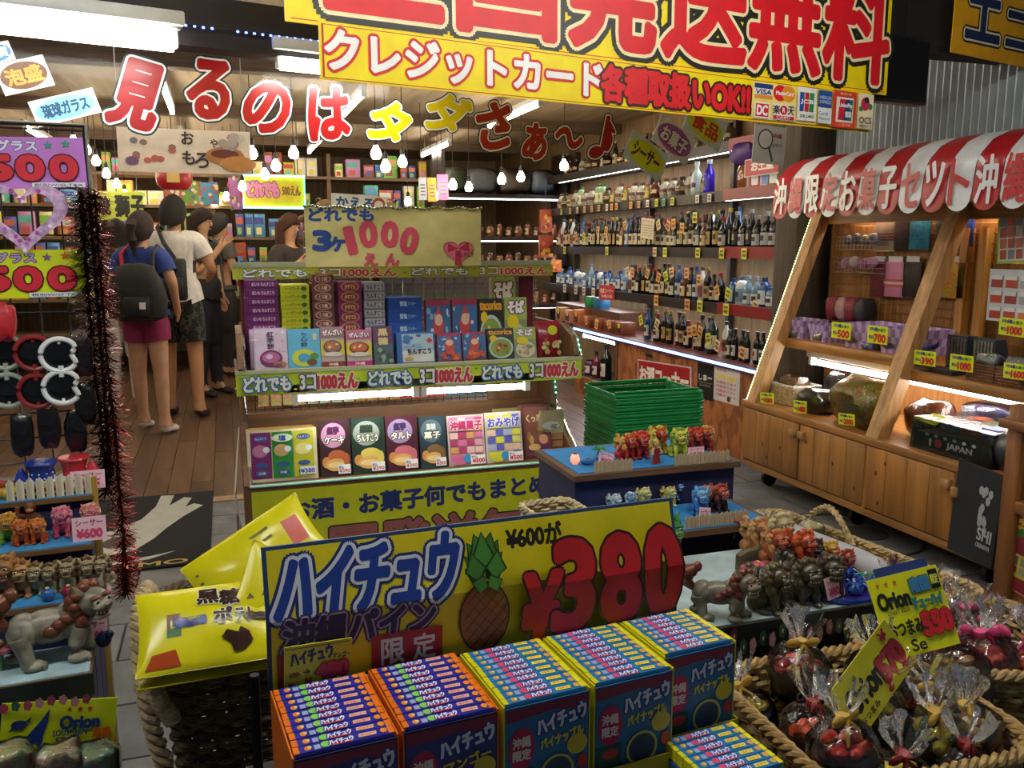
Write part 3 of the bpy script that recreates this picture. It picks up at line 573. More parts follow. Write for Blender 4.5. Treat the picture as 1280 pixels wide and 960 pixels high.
a = ST.f(625, 505, SY+.22); o = tag(MB().cbox(0, 0, 0, .15, .14, .185, mat('c2bc7c', .4), .002).build('sweets_box', None, TR(a[0], SY+.2, ZL), False), 'pale green box behind the blue and yellow assortment box', 'box')
X0 = 1.285; z = ZL
for i in range(3):
    tag(MB().cbox(0, 0, 0, .118, .2, .033, mat('b08a5c', .5), .002).build('sweets_box', None, TR(X0, YL+.06, z), False), 'tan gift box in the small stack by the green baskets, %s' % ('lowest', 'middle one', 'under the wrapped box')[i], 'box', 'tan gift boxes')
    printed(.118, .033, [Q(0, 0, 1, .1, '8a3a2a'), Q(0, .9, 1, 1, '8a3a2a'), T('しーさー', .5, .5, .4, .4, '6a3a24', .03)]).build('front_print', D.objects['sweets_box.%03d' % 0] if False else COL.objects[-1], None, False)
    z += .0335
o = tag(MB().prism([(0, 0), (.118, 0), (.112, .05), (.09, .10), (.012, .10), (0, .06)], 0, .2, mat('c4b58c', .4)).build('sweets_box', None, TR(X0, YL+.06, z), False), 'cream box under shiny film on top of the tan stack', 'box')
MB().box(-.003, -.006, 0, .119, .206, .106, mat('f6f8f8', .08, 'pane')).build('wrap', o)
printed(.118, .06, [E(.5, .5, .35, .3, 'e8e6e0'), *noisebits(6, ('b87a8a', '9a9a90'), .3, .3, .7, .7, .1)]).build('front_print', o, TR(0, -.001, .005), False)
# white cable hanging down the left side
tag(MB().tube([(XL-.005, SY+.3, .6), (XL-.02, SY+.2, .5), (XL-.035, SY+.1, .38), (XL-.02, SY+.08, .25), (XL-.03, SY+.1, .12), (XL-.05, SY+.2, .012), (XL-.1, SY+.35, .005)], .0035, mat('d8d4c8', .4), 6).build('power_cable'), 'thin white cable hanging down the left side of the sweets stand', 'cable')
# wire basket of brown toad purses on the top rail
ZT = 1.262
bk = thing('wire_basket', 'white wire basket of toad purses above the cream price board', 'basket', TR(.34, SY+.40, ZT))
mb = MB()
for i in range(13): mb.tube([(i*.033, 0, .21), (i*.033, 0, 0), (i*.033, .2, 0), (i*.033, .2, .21)], .0018, mat('cfcfc8', .3, 'metal'), 4)
for z in (0, .07, .14, .21): mb.tube([(0, 0, z), (.396, 0, z), (.396, .2, z), (0, .2, z)], .0022, mat('cfcfc8', .3, 'metal'), 4, True)
mb.build('wires', bk)
for i, (x, y, r_, lb) in enumerate(((.10, .1, -15, 'brown toad purse at the left of the wire basket'), (.24, .07, 8, 'tan toad purse in the middle of the wire basket'), (.33, .12, 30, 'brown toad purse at the right of the wire basket'))):
    t = MB(); m1 = mat('8a6a3e' if i != 1 else 'a5824c', .55, 'glaze')
    t.ell((0, 0, .05), (.085, .06, .045), m1, 12, 8); t.ell((0, -.055, .075), (.045, .035, .035), m1, 10, 7)
    for s in (-1, 1): t.ell((s*.03, -.06, .105), (.012, .012, .012), m1, 7, 5); t.ell((s*.085, -.02, .03), (.045, .025, .018), m1, 8, 5); t.ell((s*.09, .04, .03), (.05, .03, .022), m1, 8, 5)
    o = tag(t.build('toad_purse', None, TR(.34+x, SY+.40+y, ZT+.165, r_)), lb, 'toad purse', 'toad purses in the wire basket')
    e = MB()
    for s in (-1, 1): e.ell((s*.032, -.069, .107), (.006, .005, .006), mat('1a140e', .15), 6, 4)
    e.build('eyes', o)
mx, w, h = ST.quad(SY+.38, (414, 241), (484, 246), (415, 262))
sign('name_card', 'small white card with blue green and red lettering above the cream board', 'card', mx, w, h, [T('かえる', .42, .5, .66, .62, '2f5a9a', .05), E(.85, .5, .12, .4, 'c8503a'), E(.85, .45, .08, .28, 'e8ecec')], 'e9e9e2', .003)
# ================================================================ right-hand display cabinet (runs along x = 2.73, doors face the aisle)
FX = Fr(0, 0, -90)           # seen from the aisle: right is -y, depth is x
XC = 2.73; YN, YFAR = 2.30, 4.06
OAK = mat('b07a3e', .42, 'wood'); OAKY = mat('b07a3e', .42, 'woody'); OAKD = mat('9a6632', .45, 'wood')
cab = thing('display_cabinet', 'long honey-coloured wooden display cabinet on casters under the striped awning', 'display cabinet', TR(0, 0, 0))
MB().box(XC+.015, YN, .12, 3.26, YFAR, .14, OAKY).box(3.24, YN, .12, 3.26, YFAR, 1.53, OAKD).box(XC+.02, YFAR-.02, .12, 3.24, YFAR, .47, OAK).box(XC+.02, YN, .12, 3.24, YN+.02, .47, OAK).build('body', cab)
MB().cbox(XC-.005, YN, .12, XC+.03, YFAR, .155, OAKY, .003).build('bottom_rail', cab)
MB().cbox(XC-.02, YN, .455, 3.24, YFAR+.02, .49, OAKY, .004).build('counter', cab)
def Yat(px, py, X): return xp(px, py, X).y
edges = [Yat(931, 545, XC), Yat(1001, 560, XC), Yat(1084, 590, XC), Yat(1196, 630, XC)]
for i in range(3):
    y1 = edges[i]-.008; y0 = edges[i+1]+.008
    d = MB().cbox(XC-.018, y0, .165, XC, y1, .45, mat(('a9743c', 'b27c40', 'b07636')[i], .42, 'wood', 0, .5), .003).build('door', cab)
    nb = 4; kn = MB()
    for k_ in range(1, nb): MB().box(XC-.0188, y0+(y1-y0)*k_/nb-.0012, .17, XC-.017, y0+(y1-y0)*k_/nb+.0012, .445, mat('6a4322', .6)).build('groove', d)
    for q in range(3):
        kn.ell((XC-.0182, random.uniform(y0+.04, y1-.04), random.uniform(.2, .42)), (.001, .007, .011), mat('5a3418', .6), 8, 5)
    kn.build('knots', d)['kind'] = 'stuff'
    yh = y0+.025 if i != 1 else y1-.025
    MB().cbox(XC-.042, yh-.02, .385, XC-.018, yh+.02, .42, mat('b98c58', .5, 'wood'), .003).build('handle', d)
MB().cbox(XC-.042, edges[3]-.03, .36, XC-.01, edges[3]+.0, .40, mat('b98c58', .5, 'wood'), .003).build('handle', cab)
for y in (edges[0], edges[2], edges[3]):
    MB().box(XC-.01, y-.012, .15, XC+.02, y+.012, .457, OAK).build('stile', cab)
for y in (4.0, 3.28, 2.5):
    for x in (2.86, 3.2):
        t = MB(); t.cyl((x, y-.012, .045), (x, y+.012, .045), .045, .045, mat('1c1c1d', .5), 16); t.box(x-.02, y-.02, .045, x+.02, y-.013, .118, mat('555555', .35, 'metal')); t.box(x-.02, y+.013, .045, x+.02, y+.02, .118, mat('555555', .35, 'metal'))
        t.box(x-.03, y-.03, .112, x+.03, y+.03, .12, mat('555555', .35, 'metal')); t.build('caster', cab)
def slant(y, w, top, name='post'):
    a = Vector((XC+.01, y, .49)); b = Vector((XC+.385, y, top)); d = .045
    mb = MB(); v = []
    for p_ in (a, b):
        v += [(p_.x-d*.5, y-w/2, p_.z), (p_.x+d, y-w/2, p_.z), (p_.x+d, y+w/2, p_.z), (p_.x-d*.5, y+w/2, p_.z)]
    mb.add(v, [(0, 1, 2, 3), (7, 6, 5, 4), (0, 4, 5, 1), (1, 5, 6, 2), (2, 6, 7, 3), (3, 7, 4, 0)], mat('c2925a', .45, 'wood')); return mb.build(name, cab)
slant(4.0, .075, 1.53); slant(3.06, .075, 1.53)
MB().box(3.06, YN, 1.53, 3.26, YFAR, 1.56, OAKY).build('top_board', cab)
MB().box(3.135, YN, 1.455, 3.145, YFAR, 1.53, OAKY).build('added_lamp_shield', cab)  # board added to hide the helper lamp behind it from the aisle
XM = 2.9; ZM = .84
MB().cbox(XM, 3.09, ZM-.05, 3.24, YFAR-.02, ZM, OAKY, .003).build('middle_shelf', cab)
MB().cbox(XM-.02, YN, ZM-.095, 3.24, 3.03, ZM-.05, OAKY, .003).build('middle_shelf', cab)
# string of green-white lights on the far post
mb = MB(); p0 = Vector((XC-.005, 4.045, .5)); p1 = Vector((XC+.365, 4.045, 1.52))
for i in range(70): mb.ell(p0.lerp(p1, i/69), (.005, .005, .005), mat('e6ffb0', .3, 'emit', 5), 6, 4)
ls = tag(MB().tube([p0, p1], .004, mat('b8d8a8', .3), 5).build('light_string'), 'string of yellow-green lights up the far slanted cabinet post', 'light string'); mb.build('bulbs', ls)['kind'] = 'stuff'
tube_lamp('bright fluorescent lamp under the middle shelf of the wooden cabinet', (3.0, 2.32, .72), (3.0, 3.86, .72), r=.014, e=18, house=True, hw=.02)
tube_lamp('added unseen fluorescent lamp under the top board of the wooden cabinet', (3.2, 2.4, 1.518), (3.2, 3.9, 1.518), r=.009, e=16, house=False)  # unseen lamp added to brighten the upper cabinet, kept behind a front board
# wire grid and goods hanging on it
gr = MB(); wm = mat('b8904a', .4, 'metal')
for i in range(40): gr.cyl((3.225, 2.35+i*.043, ZM), (3.225, 2.35+i*.043, 1.52), .0016, .0016, wm, 4)
for i in range(15): gr.cyl((3.225, 2.35, ZM+.03+i*.044), (3.225, 4.02, ZM+.03+i*.044), .0016, .0016, wm, 4)
gr.build('wire_grid', cab)
for px in (1205, 1228):
    y = Yat(px, 330, 3.2); MB().box(3.19, y-.02, ZM, 3.235, y+.02, 1.42, mat('c0883c', .45, 'wood')).build('upright', cab)
def hang(label, x0, y0, x1, y1, X, col, k='pack', stripe=None, film=True, name='sock_pack', cat='packet', sc=.7):
    a = FX.f(x0, y0, X); b = FX.f(x1, y1, X); w = b[0]-a[0]; h = a[1]-b[1]
    m = FX.mx(a[0], X, b[1])
    o = tag(MB().cbox(0, 0, 0, w, .012, h*.86, mat(col, .6, k, 0, sc), .003).build(name, None, m), label, cat)
    MB().box(w*.15, .002, h*.78, w*.85, .008, h, mat('e6e2e2', .4)).build('header_card', o)
    if stripe:
        mb = MB()
        for i, c in enumerate(stripe): mb.box(.0, -.0015, h*(.25+i*.07), w, 0, h*(.29+i*.07), mat(c, .6))
        mb.build('stripes', o)
    if film: MB().box(-.003, -.004, -.004, w+.003, .014, h, mat('f6f6f6', .1, 'pane')).build('wrap', o)
    return o
for a_ in (('cream and rust striped socks in a hanging packet, upper row', 1095, 262, 1117, 314, 3.2, 'c9b79a', 'p', ('a8462c', 'a8462c', 'a8462c')), ('dark maroon socks in a hanging packet, upper row', 1120, 262, 1136, 312, 3.2, '4a2a2a'), ('turquoise patterned towel in a hanging packet, upper row', 1138, 262, 1160, 312, 3.2, '2f9ac0'), ('black socks beside the slanted post, upper row', 1171, 266, 1186, 310, 3.2, '2a2422'), ('bright blue towel in a hanging packet, upper row', 1190, 262, 1214, 308, 3.2, '2f58c8'),
           ('red and black patterned socks in a hanging packet, lower row', 1090, 320, 1105, 372, 3.19, '7a2a34'), ('pink socks with orange stripes in a hanging packet, lower row', 1107, 320, 1128, 372, 3.19, 'd48aa8', 'p', ('c85a3a', 'e8d8c8', 'c85a3a')), ('dark brown socks in a hanging packet, lower row', 1130, 320, 1148, 372, 3.19, '3a2a28'), ('white and brown animal socks in a hanging packet, lower row', 1163, 322, 1178, 372, 3.19, 'b0a498'), ('yellow gingerbread-pattern socks in a hanging packet, lower row', 1181, 320, 1204, 374, 3.19, 'd8a83c')):
    hang(*a_)
def wirebin(label, x0, y0, x1, y1, X, content, cl):
    a = FX.f(x0, y0, X); b = FX.f(x1, y1, X); w = b[0]-a[0]; h = a[1]-b[1]
    t = thing('wire_basket', label, 'basket', FX.mx(a[0], X, b[1])); mb = MB(); wm2 = mat('d0d0cc', .3, 'metal')
    for i in range(11): mb.tube([(w*i/10, 0, h), (w*i/10, 0, 0), (w*i/10, .09, 0), (w*i/10, .09, h)], .0014, wm2, 4)
    for q in range(4): mb.tube([(0, 0, h*q/3), (w, 0, h*q/3), (w, .09, h*q/3), (0, .09, h*q/3)], .0016, wm2, 4, True)
    mb.build('wires', t)
    for i in range(4):
        e = MB().ell((0, 0, 0), (.026, .03, .03), mat(content[i % len(content)], .4, 'pack'), 9, 6)
        tag(e.build('hair_tie', None, FX.mx(a[0]+w*(i+.6)/4.4, X+.045, b[1]+.045+.01*(i % 2), 0, 20*i)), '%s, %s from the left' % (cl, ORD[i]), 'hair tie', cl)
wirebin('upper white wire basket on the cabinet grid', 1046, 296, 1092, 312, 3.11, ('6a5a6a', '4a3a3a', '8a7060'), 'dark hair tie in the upper cabinet basket')
wirebin('lower white wire basket on the cabinet grid', 1043, 322, 1090, 342, 3.11, ('c890b8', 'd8d0d0', 'b86a98'), 'pink hair tie in the lower cabinet basket')
def pillow(name, label, cat, m, w, d, h, col, k='pack', bump=.012, film=True, seed=1, extra=(), sc=.6, group=None, n1=.55):
    rnd = random.Random(seed); rings = []; nv = 8; nu = 20
    ph = [rnd.uniform(0, 6) for _ in range(8)]
    for j in range(nv+1):
        t = -PI/2+PI*j/nv; t = max(-PI/2+.06, min(PI/2-.06, t)); rg = []
        for i in range(nu):
            a_ = 2*PI*i/nu; ct = abs(math.cos(t))**n1
            q = bump*(math.sin(3*a_+ph[0]+2*t)+.7*math.sin(5*a_+ph[1])*math.cos(3*t+ph[2]))
            rg.append((math.copysign(abs(math.cos(a_))**.5, math.cos(a_))*w/2*ct*(1+q*4), math.copysign(abs(math.sin(a_))**.5, math.sin(a_))*d/2*ct*(1+q*4), h/2+math.copysign(abs(math.sin(t))**.8, math.sin(t))*h/2+q*(math.cos(t))))
        rings.append(rg)
    o = tag(MB().ring(rings, mat(col, .5, k, 0, sc)).build(name, None, m), label, cat, group)
    if film:
        r2 = [[(x*1.05, y*1.05, z*1.04+.001) for x, y, z in rg] for rg in rings]
        MB().ring(r2, mat('f4f4f6', .08, 'film')).build('wrap', o)
    for nm, mb, mm in extra: mb.build(nm, o, mm)
    return o
# bundles on the middle shelf, far end
for i, (px, c) in enumerate(((1046, '8a2a34'), (1058, 'b08a80'), (1070, '7a2230'), (1082, '2c2c30'))):
    y = Yat(px, 370, 3.15); pillow('towel_bundle', '%s rolled towel on the middle shelf behind the lilac boxes' % ('dark red', 'pink and white', 'wine red', 'black')[i], 'towel', TR(3.15, y, ZM+.1), .1, .075, .13, c, 'pack', .01, False, i, sc=1)
    MB().box(-.06, -.05, -.1, .06, .05, 0, mat('7a5a3a', .5)).build('riser', COL.objects[-1])
# lilac gingham trays
def tray(label, y0, y1, x0, x1, z, h, packs):
    t = thing('gingham_tray', label, 'tray', TR(0, 0, 0)); mg = mat('9a78b8', .45); mg2 = mat('c4aed6', .45); cx, cy = (x0+x1)/2, (y0+y1)/2
    for (ax, ay, bx, by) in ((x0, y0, x0, y1), (x1, y0, x1, y1), (x0, y0, x1, y0), (x0, y1, x1, y1)):
        k = .016; nseg = 8; mb = MB()
        for i in range(nseg):
            for j in range(3):
                f0, f1 = i/nseg, (i+1)/nseg; g0, g1 = j/3, (j+1)/3
                def P_(f, g):
                    X = ax+(bx-ax)*f; Y = ay+(by-ay)*f; return (X+(cx-X)*.16*(1-g), Y+(cy-Y)*.16*(1-g), z+h*g)
                mb.add([P_(f0, g0), P_(f1, g0), P_(f1, g1), P_(f0, g1)], [(0, 1, 2, 3)], (mg, mg2)[(i+j) % 2])
        mb.build('side_panel', t, None, False)
    MB().box(x0+(cx-x0)*.16, y0+(cy-y0)*.16, z, x1+(cx-x1)*.16, y1+(cy-y1)*.16, z+.004, mg).build('base', t)
    for i, (c, lb) in enumerate(packs):
        m = TR(cx-.02, y0+(y1-y0)*(i+.5)/len(packs), z+.012+.02*i, 5*i, 0, -16)
        pillow('folded_cloth', lb, 'cloth', m, (x1-x0)*.72, (y1-y0)*.55/max(1, len(packs)*.6), .05, c, 'pack', .006, True, i+3, sc=1.2)
ys = [Yat(p_, 410, 2.93) for p_ in (974, 1004, 1022, 1058, 1098, 1118)]
tray('small lilac gingham tray with white packs, nearest the lit post', ys[1], ys[0]+.02, 2.93, 3.1, ZM, .10, (('dcd8dc', 'white tissue pack with red print in the first lilac tray'),))
tray('second lilac gingham tray with pale yellow packs', ys[2]-.06, ys[2]+.08, 2.93, 3.1, ZM, .09, (('d8d8a8', 'pale yellow cloth pack in the second lilac tray'),))
tray('long lilac gingham tray with sky blue cloth packs', ys[4]+.03, ys[3]+.04, 2.93, 3.17, ZM, .12, (('9cc4d8', 'sky blue folded cloth in the long lilac tray'), ('e0dcd0', 'white rolled cloth in the long lilac tray')))
tray('long lilac gingham tray behind the slanted post with deep blue packs', 3.08, ys[4]+.01, 2.93, 3.17, ZM, .12, (('5a90c8', 'deep blue folded cloth in the tray behind the post'), ('a8c8a8', 'green and white folded cloth in the tray behind the post')))
# near half of the middle shelf: dark cases, brown bins and silver packs
z2 = ZM-.05
def onx(px, py, X): return xp(px, py, X)
for i, (px, X, w, d, h, c, lb) in enumerate(((1150, 2.93, .16, .09, .02, '2a2826', 'flat black case lying at the front of the near shelf'), (1178, 2.93, .12, .09, .02, '353230', 'second flat black case at the front of the near shelf'))):
    y = Yat(px, 440, X); tag(MB().cbox(0, 0, 0, d, w, h, mat(c, .4), .003).build('flat_case', None, TR(X, y-w/2, z2), False), lb, 'case')
for i, px in enumerate((1206, 1240)):
    y = Yat(px, 395, 3.08); o = tag(MB().prism([(0, 0), (.10, 0), (.10, .02), (.06, .16), (0, .16)], -.055, .055, mat('3c4650', .4)).build('pen_case', None, TR(3.05, y, z2) @ Matrix.Scale(1, 4), False), 'dark blue display case with rows of silver pens, %s' % ('left' if i == 0 else 'right'), 'pen case')
    mb = MB()
    for k_ in range(6): mb.box(-.004, -.048+k_*.017, .02, 0, -.038+k_*.017, .15, mat('b8bcc0', .3, 'metal'))
    mb.build('pens', o)
for i, (px, c) in enumerate(((1228, '8a5a38'), (1266, '8a5a38'), (1300, '8a5a38'))):
    y = Yat(px, 445, 2.94); t = thing('brown_bin', 'brown woven bin with clear packs on the near shelf, %s' % ('left one', 'middle one', 'cut by the frame')[i], 'bin', TR(2.93, y-.07, z2)); mb = MB(); wk = mat('7a4f33', .7, 'wicker')
    for k_ in range(6): mb.tube([(0, 0, .006+k_*.012), (.12, 0, .006+k_*.012), (.12, .13, .006+k_*.012), (0, .13, .006+k_*.012)], .0065, wk, 6, True)
    mb.box(0, 0, 0, .12, .13, .005, wk); mb.build('weave', t)
    pillow('clear_pack', 'shiny silver clear pack in the %s brown bin' % ('left', 'middle', 'outer')[i], 'packet', TR(2.99, y, z2+.04), .09, .10, .07, 'b4b4b8', 'pack', .01, True, 20+i)
# card of small charms at the far right
mx, w, h = FX.quad(3.15, (1248, 268), (1300, 262), (1244, 330))
it = [Q(0, 0, 1, 1, '9cc84a'), Q(.05, .05, .97, .95, 'e4e8ea')]+[Q(.08+c*.2, .08+r*.22, .24+c*.2, .27+r*.22, random.choice(('c86a4a', 'd8d8d8', '8a8a92', 'c8a898', 'b4522c'))) for r in range(4) for c in range(5)]
sign('charm_board', 'green-edged board of small charms on the cabinet grid', 'board', mx, w, h, it, '9cc84a', .008)
mx, w, h = FX.quad(3.12, (1238, 336), (1300, 338), (1234, 400))
it = [Q(0, 0, 1, 1, 'dfe6ee')]+[Q(.06+c*.3, .05+r*.3, .30+c*.3, .28+r*.3, random.choice(('c8503a', 'b8b8c0', 'd87a4a', 'a84a44'))) for r in range(3) for c in range(3)]+[Q(.06+c*.3, .2+r*.3, .30+c*.3, .28+r*.3, 'f4f6f8') for r in range(3) for c in range(3)]
sign('charm_board', 'white board of red charms below the green-edged board', 'board', mx, w, h, it, 'dfe6ee', .008)
# yellow price cards on the cabinet
def pcard(label, x0, y0, x1, y1, X, big='390', fr=FX, rot=0):
    mx, w, h = fr.quad(X, (x0, y0), (x1, y0+(x1-x0)*.12), (x0, y1))
    return sign('price_card', label, 'price card', mx, w, h, [T('沖縄', .3, .8, .42, .22, '2c3c8a', .04), T('お菓子', .72, .78, .4, .18, '2a7a3a', .04), T('税込', .22, .35, .26, .2, '2c3c8a', .03), T(big, .64, .32, .56, .42, 'cc2a2a', .08)], 'e2ec1c', .002, 'yellow price cards on the wooden cabinet')
for lb, x0, y0, x1, y1, X, b_ in (('yellow price card under the second lilac tray', 1040, 402, 1064, 422, 2.895, '500'), ('yellow price card under the long lilac tray', 1085, 406, 1110, 428, 2.895, '700'), ('yellow price card with a dark figure below the near shelf edge', 1143, 437, 1170, 455, 2.875, '390'), ('yellow price card in the middle of the near shelf edge', 1188, 442, 1217, 462, 2.875, '1080'), ('yellow price card at the right of the near shelf edge', 1255, 453, 1284, 472, 2.875, '1600'), ('yellow price card standing in front of the pen cases', 1250, 396, 1282, 418, 2.92, '1000'),
                                  ('yellow price card at the far end of the cabinet counter', 950, 490, 967, 503, 2.70, '1080'), ('yellow price card in the middle of the cabinet counter', 992, 500, 1008, 515, 2.70, '1480'), ('yellow price card at the foot of the near slanted post', 1048, 516, 1068, 530, 2.70, '2000')):
    pcard(lb, x0, y0, x1, y1, X, b_)
# lower display: basket, bags
t = thing('rattan_basket', 'pale rattan basket of brown sweets at the far end of the cabinet', 'basket', TR(2.83, 3.78, .49)); mb = MB(); wk = mat('a8926a', .7, 'wicker')
for k_ in range(8): mb.tube([(0, 0, .008+k_*.012), (.17, 0, .008+k_*.012), (.17, .2, .008+k_*.012), (0, .2, .008+k_*.012)], .0068, wk, 6, True)
mb.box(0, 0, 0, .17, .2, .006, wk); mb.build('weave', t); MB().tube([(0, 0, .104), (.17, 0, .104), (.17, .2, .104), (0, .2, .104)], .009, mat('c8c4b8', .6, 'wicker'), 6, True).build('rim', t)
for i, (x, y, c, lb) in enumerate(((2.90, 3.84, 'a87a4a', 'tan sweets bag in the rattan basket'), (2.92, 3.94, '8a5a34', 'brown sweets bag in the rattan basket'))):
    pillow('sweets_bag', lb, 'bag', TR(x, y, .50, 20*i), .11, .09, .14, c, 'pack', .01, True, 30+i)
pillow('sweets_bag', 'dark clear bag lying in front of the rattan basket', 'bag', TR(2.87, 3.62, .49, 10), .17, .2, .12, '3c3630', 'pack', .012, True, 33)
pillow('sweets_bag', 'black bag at the back beside the rattan basket', 'bag', TR(3.1, 3.7, .49, 10), .17, .2, .2, '2a2022', 'pack', .012, True, 34)
pillow('sweets_bag', 'big clear bag of yellow and coloured sweets in the cabinet', 'bag', TR(2.90, 3.28, .49, -6, 0, -22), .2, .34, .23, 'b8a034', 'pack', .012, True, 35, sc=.9)
pillow('sweets_bag', 'rust red patterned bag behind the near slanted post', 'bag', TR(2.98, 2.96, .49, -6, 0, -20), .16, .2, .17, '8a3a30', 'pack', .012, True, 36, sc=.9)
ex = printed(.30, .07, [T('I', .16, .42, .03, .4, 'e8e8ea', .05), E(.30, .45, .07, .28, 'b84a60', 8), T('JAPAN', .66, .42, .42, .42, 'e8e8ea', .06)]+[E(.1+i*.16, .86, .035, .1, 'a8b0b8', 8) for i in range(6)])
fb = thing('souvenir_pack', 'flat black I love JAPAN pack with bright folded cloth on top', 'packet', TR(2.76, 2.66, .492, -90, 0, 0))
MB().prism([(-.20, .0), (.20, .0), (.185, .09), (-.185, .075)], 0, .30, mat('1c1e22', .35)).build('bag', fb); ex.build('front_print', fb, TR(-.15, -.003, .012), False)
for i, (x, y, c) in enumerate(((-.10, .13, '2f6a8a'), (.0, .13, '8a2f3a'), (.09, .14, '3a4aa0'), (.0, .22, '5a8a4a'), (-.08, .23, 'b85a2a'), (.10, .23, 'c85a34'), (.13, .1, '2a4a9a'))):
    MB().cbox(-.05, -.045, 0, .05, .045, .03, mat(c, .5, 'fabric'), .008).build('folded_cloth', fb, TR(x, y, .085+.004*i, 15*i))
MB().prism([(-.21, -.001), (.21, -.001), (.2, .135), (-.2, .135)], -.006, .31, mat('f4f4f6', .08, 'film')).build('wrap', fb)
sign('price_card', 'yellow card lying on the black I love JAPAN pack', 'price card', TR(2.80, 2.86, .60, -100, -55), .09, .06, [T('¥1600', .5, .5, .7, .4, 'cc2a2a', .05)], 'e2ec1c', .002)
pillow('foil_bag', 'silver blue foil bag at the near end of the cabinet counter', 'bag', TR(2.88, 2.40, .49, 0, 0, -15), .2, .2, .16, '6a7884', 'p', .016, True, 40)
pillow('sweets_bag', 'colourful bag lit by the lamp behind the JAPAN pack', 'bag', TR(3.12, 2.75, .49), .14, .34, .18, '4a4a7a', 'pack', .012, True, 41)
# black T-shirt hung on the near door
sh = [(.02, 0), (.98, 0), (.98, 1), (.02, 1)]
mx, w, h = FX.quad(XC-.03, (1199, 575), (1256, 596), (1194, 690))
sign('t_shirt', 'black T-shirt with a white emblem hung over the near cabinet door', 'T-shirt', mx, w, h, [*[E(.68+random.uniform(-.13, .13), .55+random.uniform(-.2, .25), .05, .05, 'aeb4b8', 7) for _ in range(14)], T('SHI', .78, .32, .3, .13, 'c4c8ca', .03), T('OKINAWA', .78, .2, .3, .05, 'c4c8ca', .02)], '24272c', .012, pname='emblem', rough=.8)
# second wooden cabinet at the right edge with a food poster
p = hp(1238, 752, .12); t = thing('wooden_counter', 'dark honey wooden counter with a food poster at the right edge', 'counter', TR(p.x, p.y, 0))
W2 = mat('8f5a2c', .45, 'wood'); W2Y = mat('8f5a2c', .45, 'woody')
MB().box(.03, -.9, .13, .5, -.03, .72, W2).build('body', t)
MB().cbox(0, -.06, .11, .05, 0, .82, W2, .004).build('post', t)
MB().cbox(-.005, -.95, .10, .05, 0, .15, W2Y, .004).build('bottom_rail', t); MB().cbox(-.005, -.95, .46, .05, -.06, .50, W2Y, .004).build('middle_rail', t); MB().cbox(-.02, -.95, .74, .5, .02, .77, W2Y, .004).build('top', t)
MB().cyl((.06, -.09, .05), (.06, -.05, .05), .05, .05, mat('1c1c1d', .5), 16).build('caster', t); MB().box(.04, -.09, .05, .08, -.05, .11, mat('444444', .4)).build('caster_fork', t)
MB().cyl((.45, -.5, .05), (.45, -.46, .05), .05, .05, mat('1c1c1d', .5), 16).build('caster', t)
mx, w, h = FX.quad(p.x-.006+.03, (1268, 640), (1330, 668), (1255, 732))
sign('poster', 'red and yellow poster of dishes on the counter at the right edge', 'poster', mx, w, h, [Q(.03, .02, 1, .98, 'd8c84a'), Q(.03, .86, 1, .98, 'c8401e'), T('今だけ', .4, .92, .6, .09, 'f2d84a', .05), E(.3, .70, .26, .14, '3a7a34'), E(.3, .66, .18, .08, '8a2a2a'), Q(.03, .50, .5, .66, '7a1f2c'), Q(.08, .36, .26, .47, '5a5a5a'), Q(.32, .36, .5, .47, '8a8a70'), Q(.08, .25, .26, .34, '7a2a2a'), Q(.32, .25, .5, .34, 'a09a80'), Q(.03, .02, 1, .2, '8a1f2a')], 'eae0c8', .003)
# ---------------------------------------------------------------- striped awning
aw = thing('awning', 'red and white scalloped awning with vertical lettering above the wooden cabinet', 'awning', TR(0, 0, 0))
chs = '沖縄限定お菓子セット沖縄限'; ya = 3.93; sw = .128
RED = mat('b5202a', .3); WHT = mat('e9eef2', .3)
arc = [(3.16, 1.79), (3.02, 1.80), (2.92, 1.785), (2.84, 1.75), (2.79, 1.70), (2.765, 1.66), (2.757, 1.60), (2.752, 1.535)]
for i, ch in enumerate(chs):
    y1 = ya-i*sw; y0 = y1-sw+.004; m = (RED, WHT)[i % 2]; mb = MB(); ps = arc+[(2.75, 1.50)]
    v = []
    for x, z in arc: v += [(x, y1, z), (x, y0, z)]
    f = [(2*k_, 2*k_+1, 2*k_+3, 2*k_+2) for k_ in range(len(arc)-1)]; n = len(v)
    for k_ in range(9):
        a_ = PI*k_/8; v.append((2.75, (y0+y1)/2+math.cos(a_)*(y1-y0)/2, 1.535-math.sin(a_)*.06))
    f.append((n-2, *range(n, n+9), n-1))
    sc_ = mb.add(v, f, m).build('scallop', aw)
    printed(sw, .2, [T(ch, .5, .5, .74, .88, ('f4f6f8', 'c0242e')[i % 2], .022, ())], rough=.3).build('lettering', sc_, Matrix.Translation((2.7425, y1-.002, 1.49)) @ Matrix.Rotation(R(-90), 4, 'Z') @ Matrix.Rotation(R(-2), 4, 'X'), False)
MB().box(3.14, ya-len(chs)*sw, 1.74, 3.2, ya+.01, 1.80, mat('7a7460', .6, 'woody')).build('rail', aw)
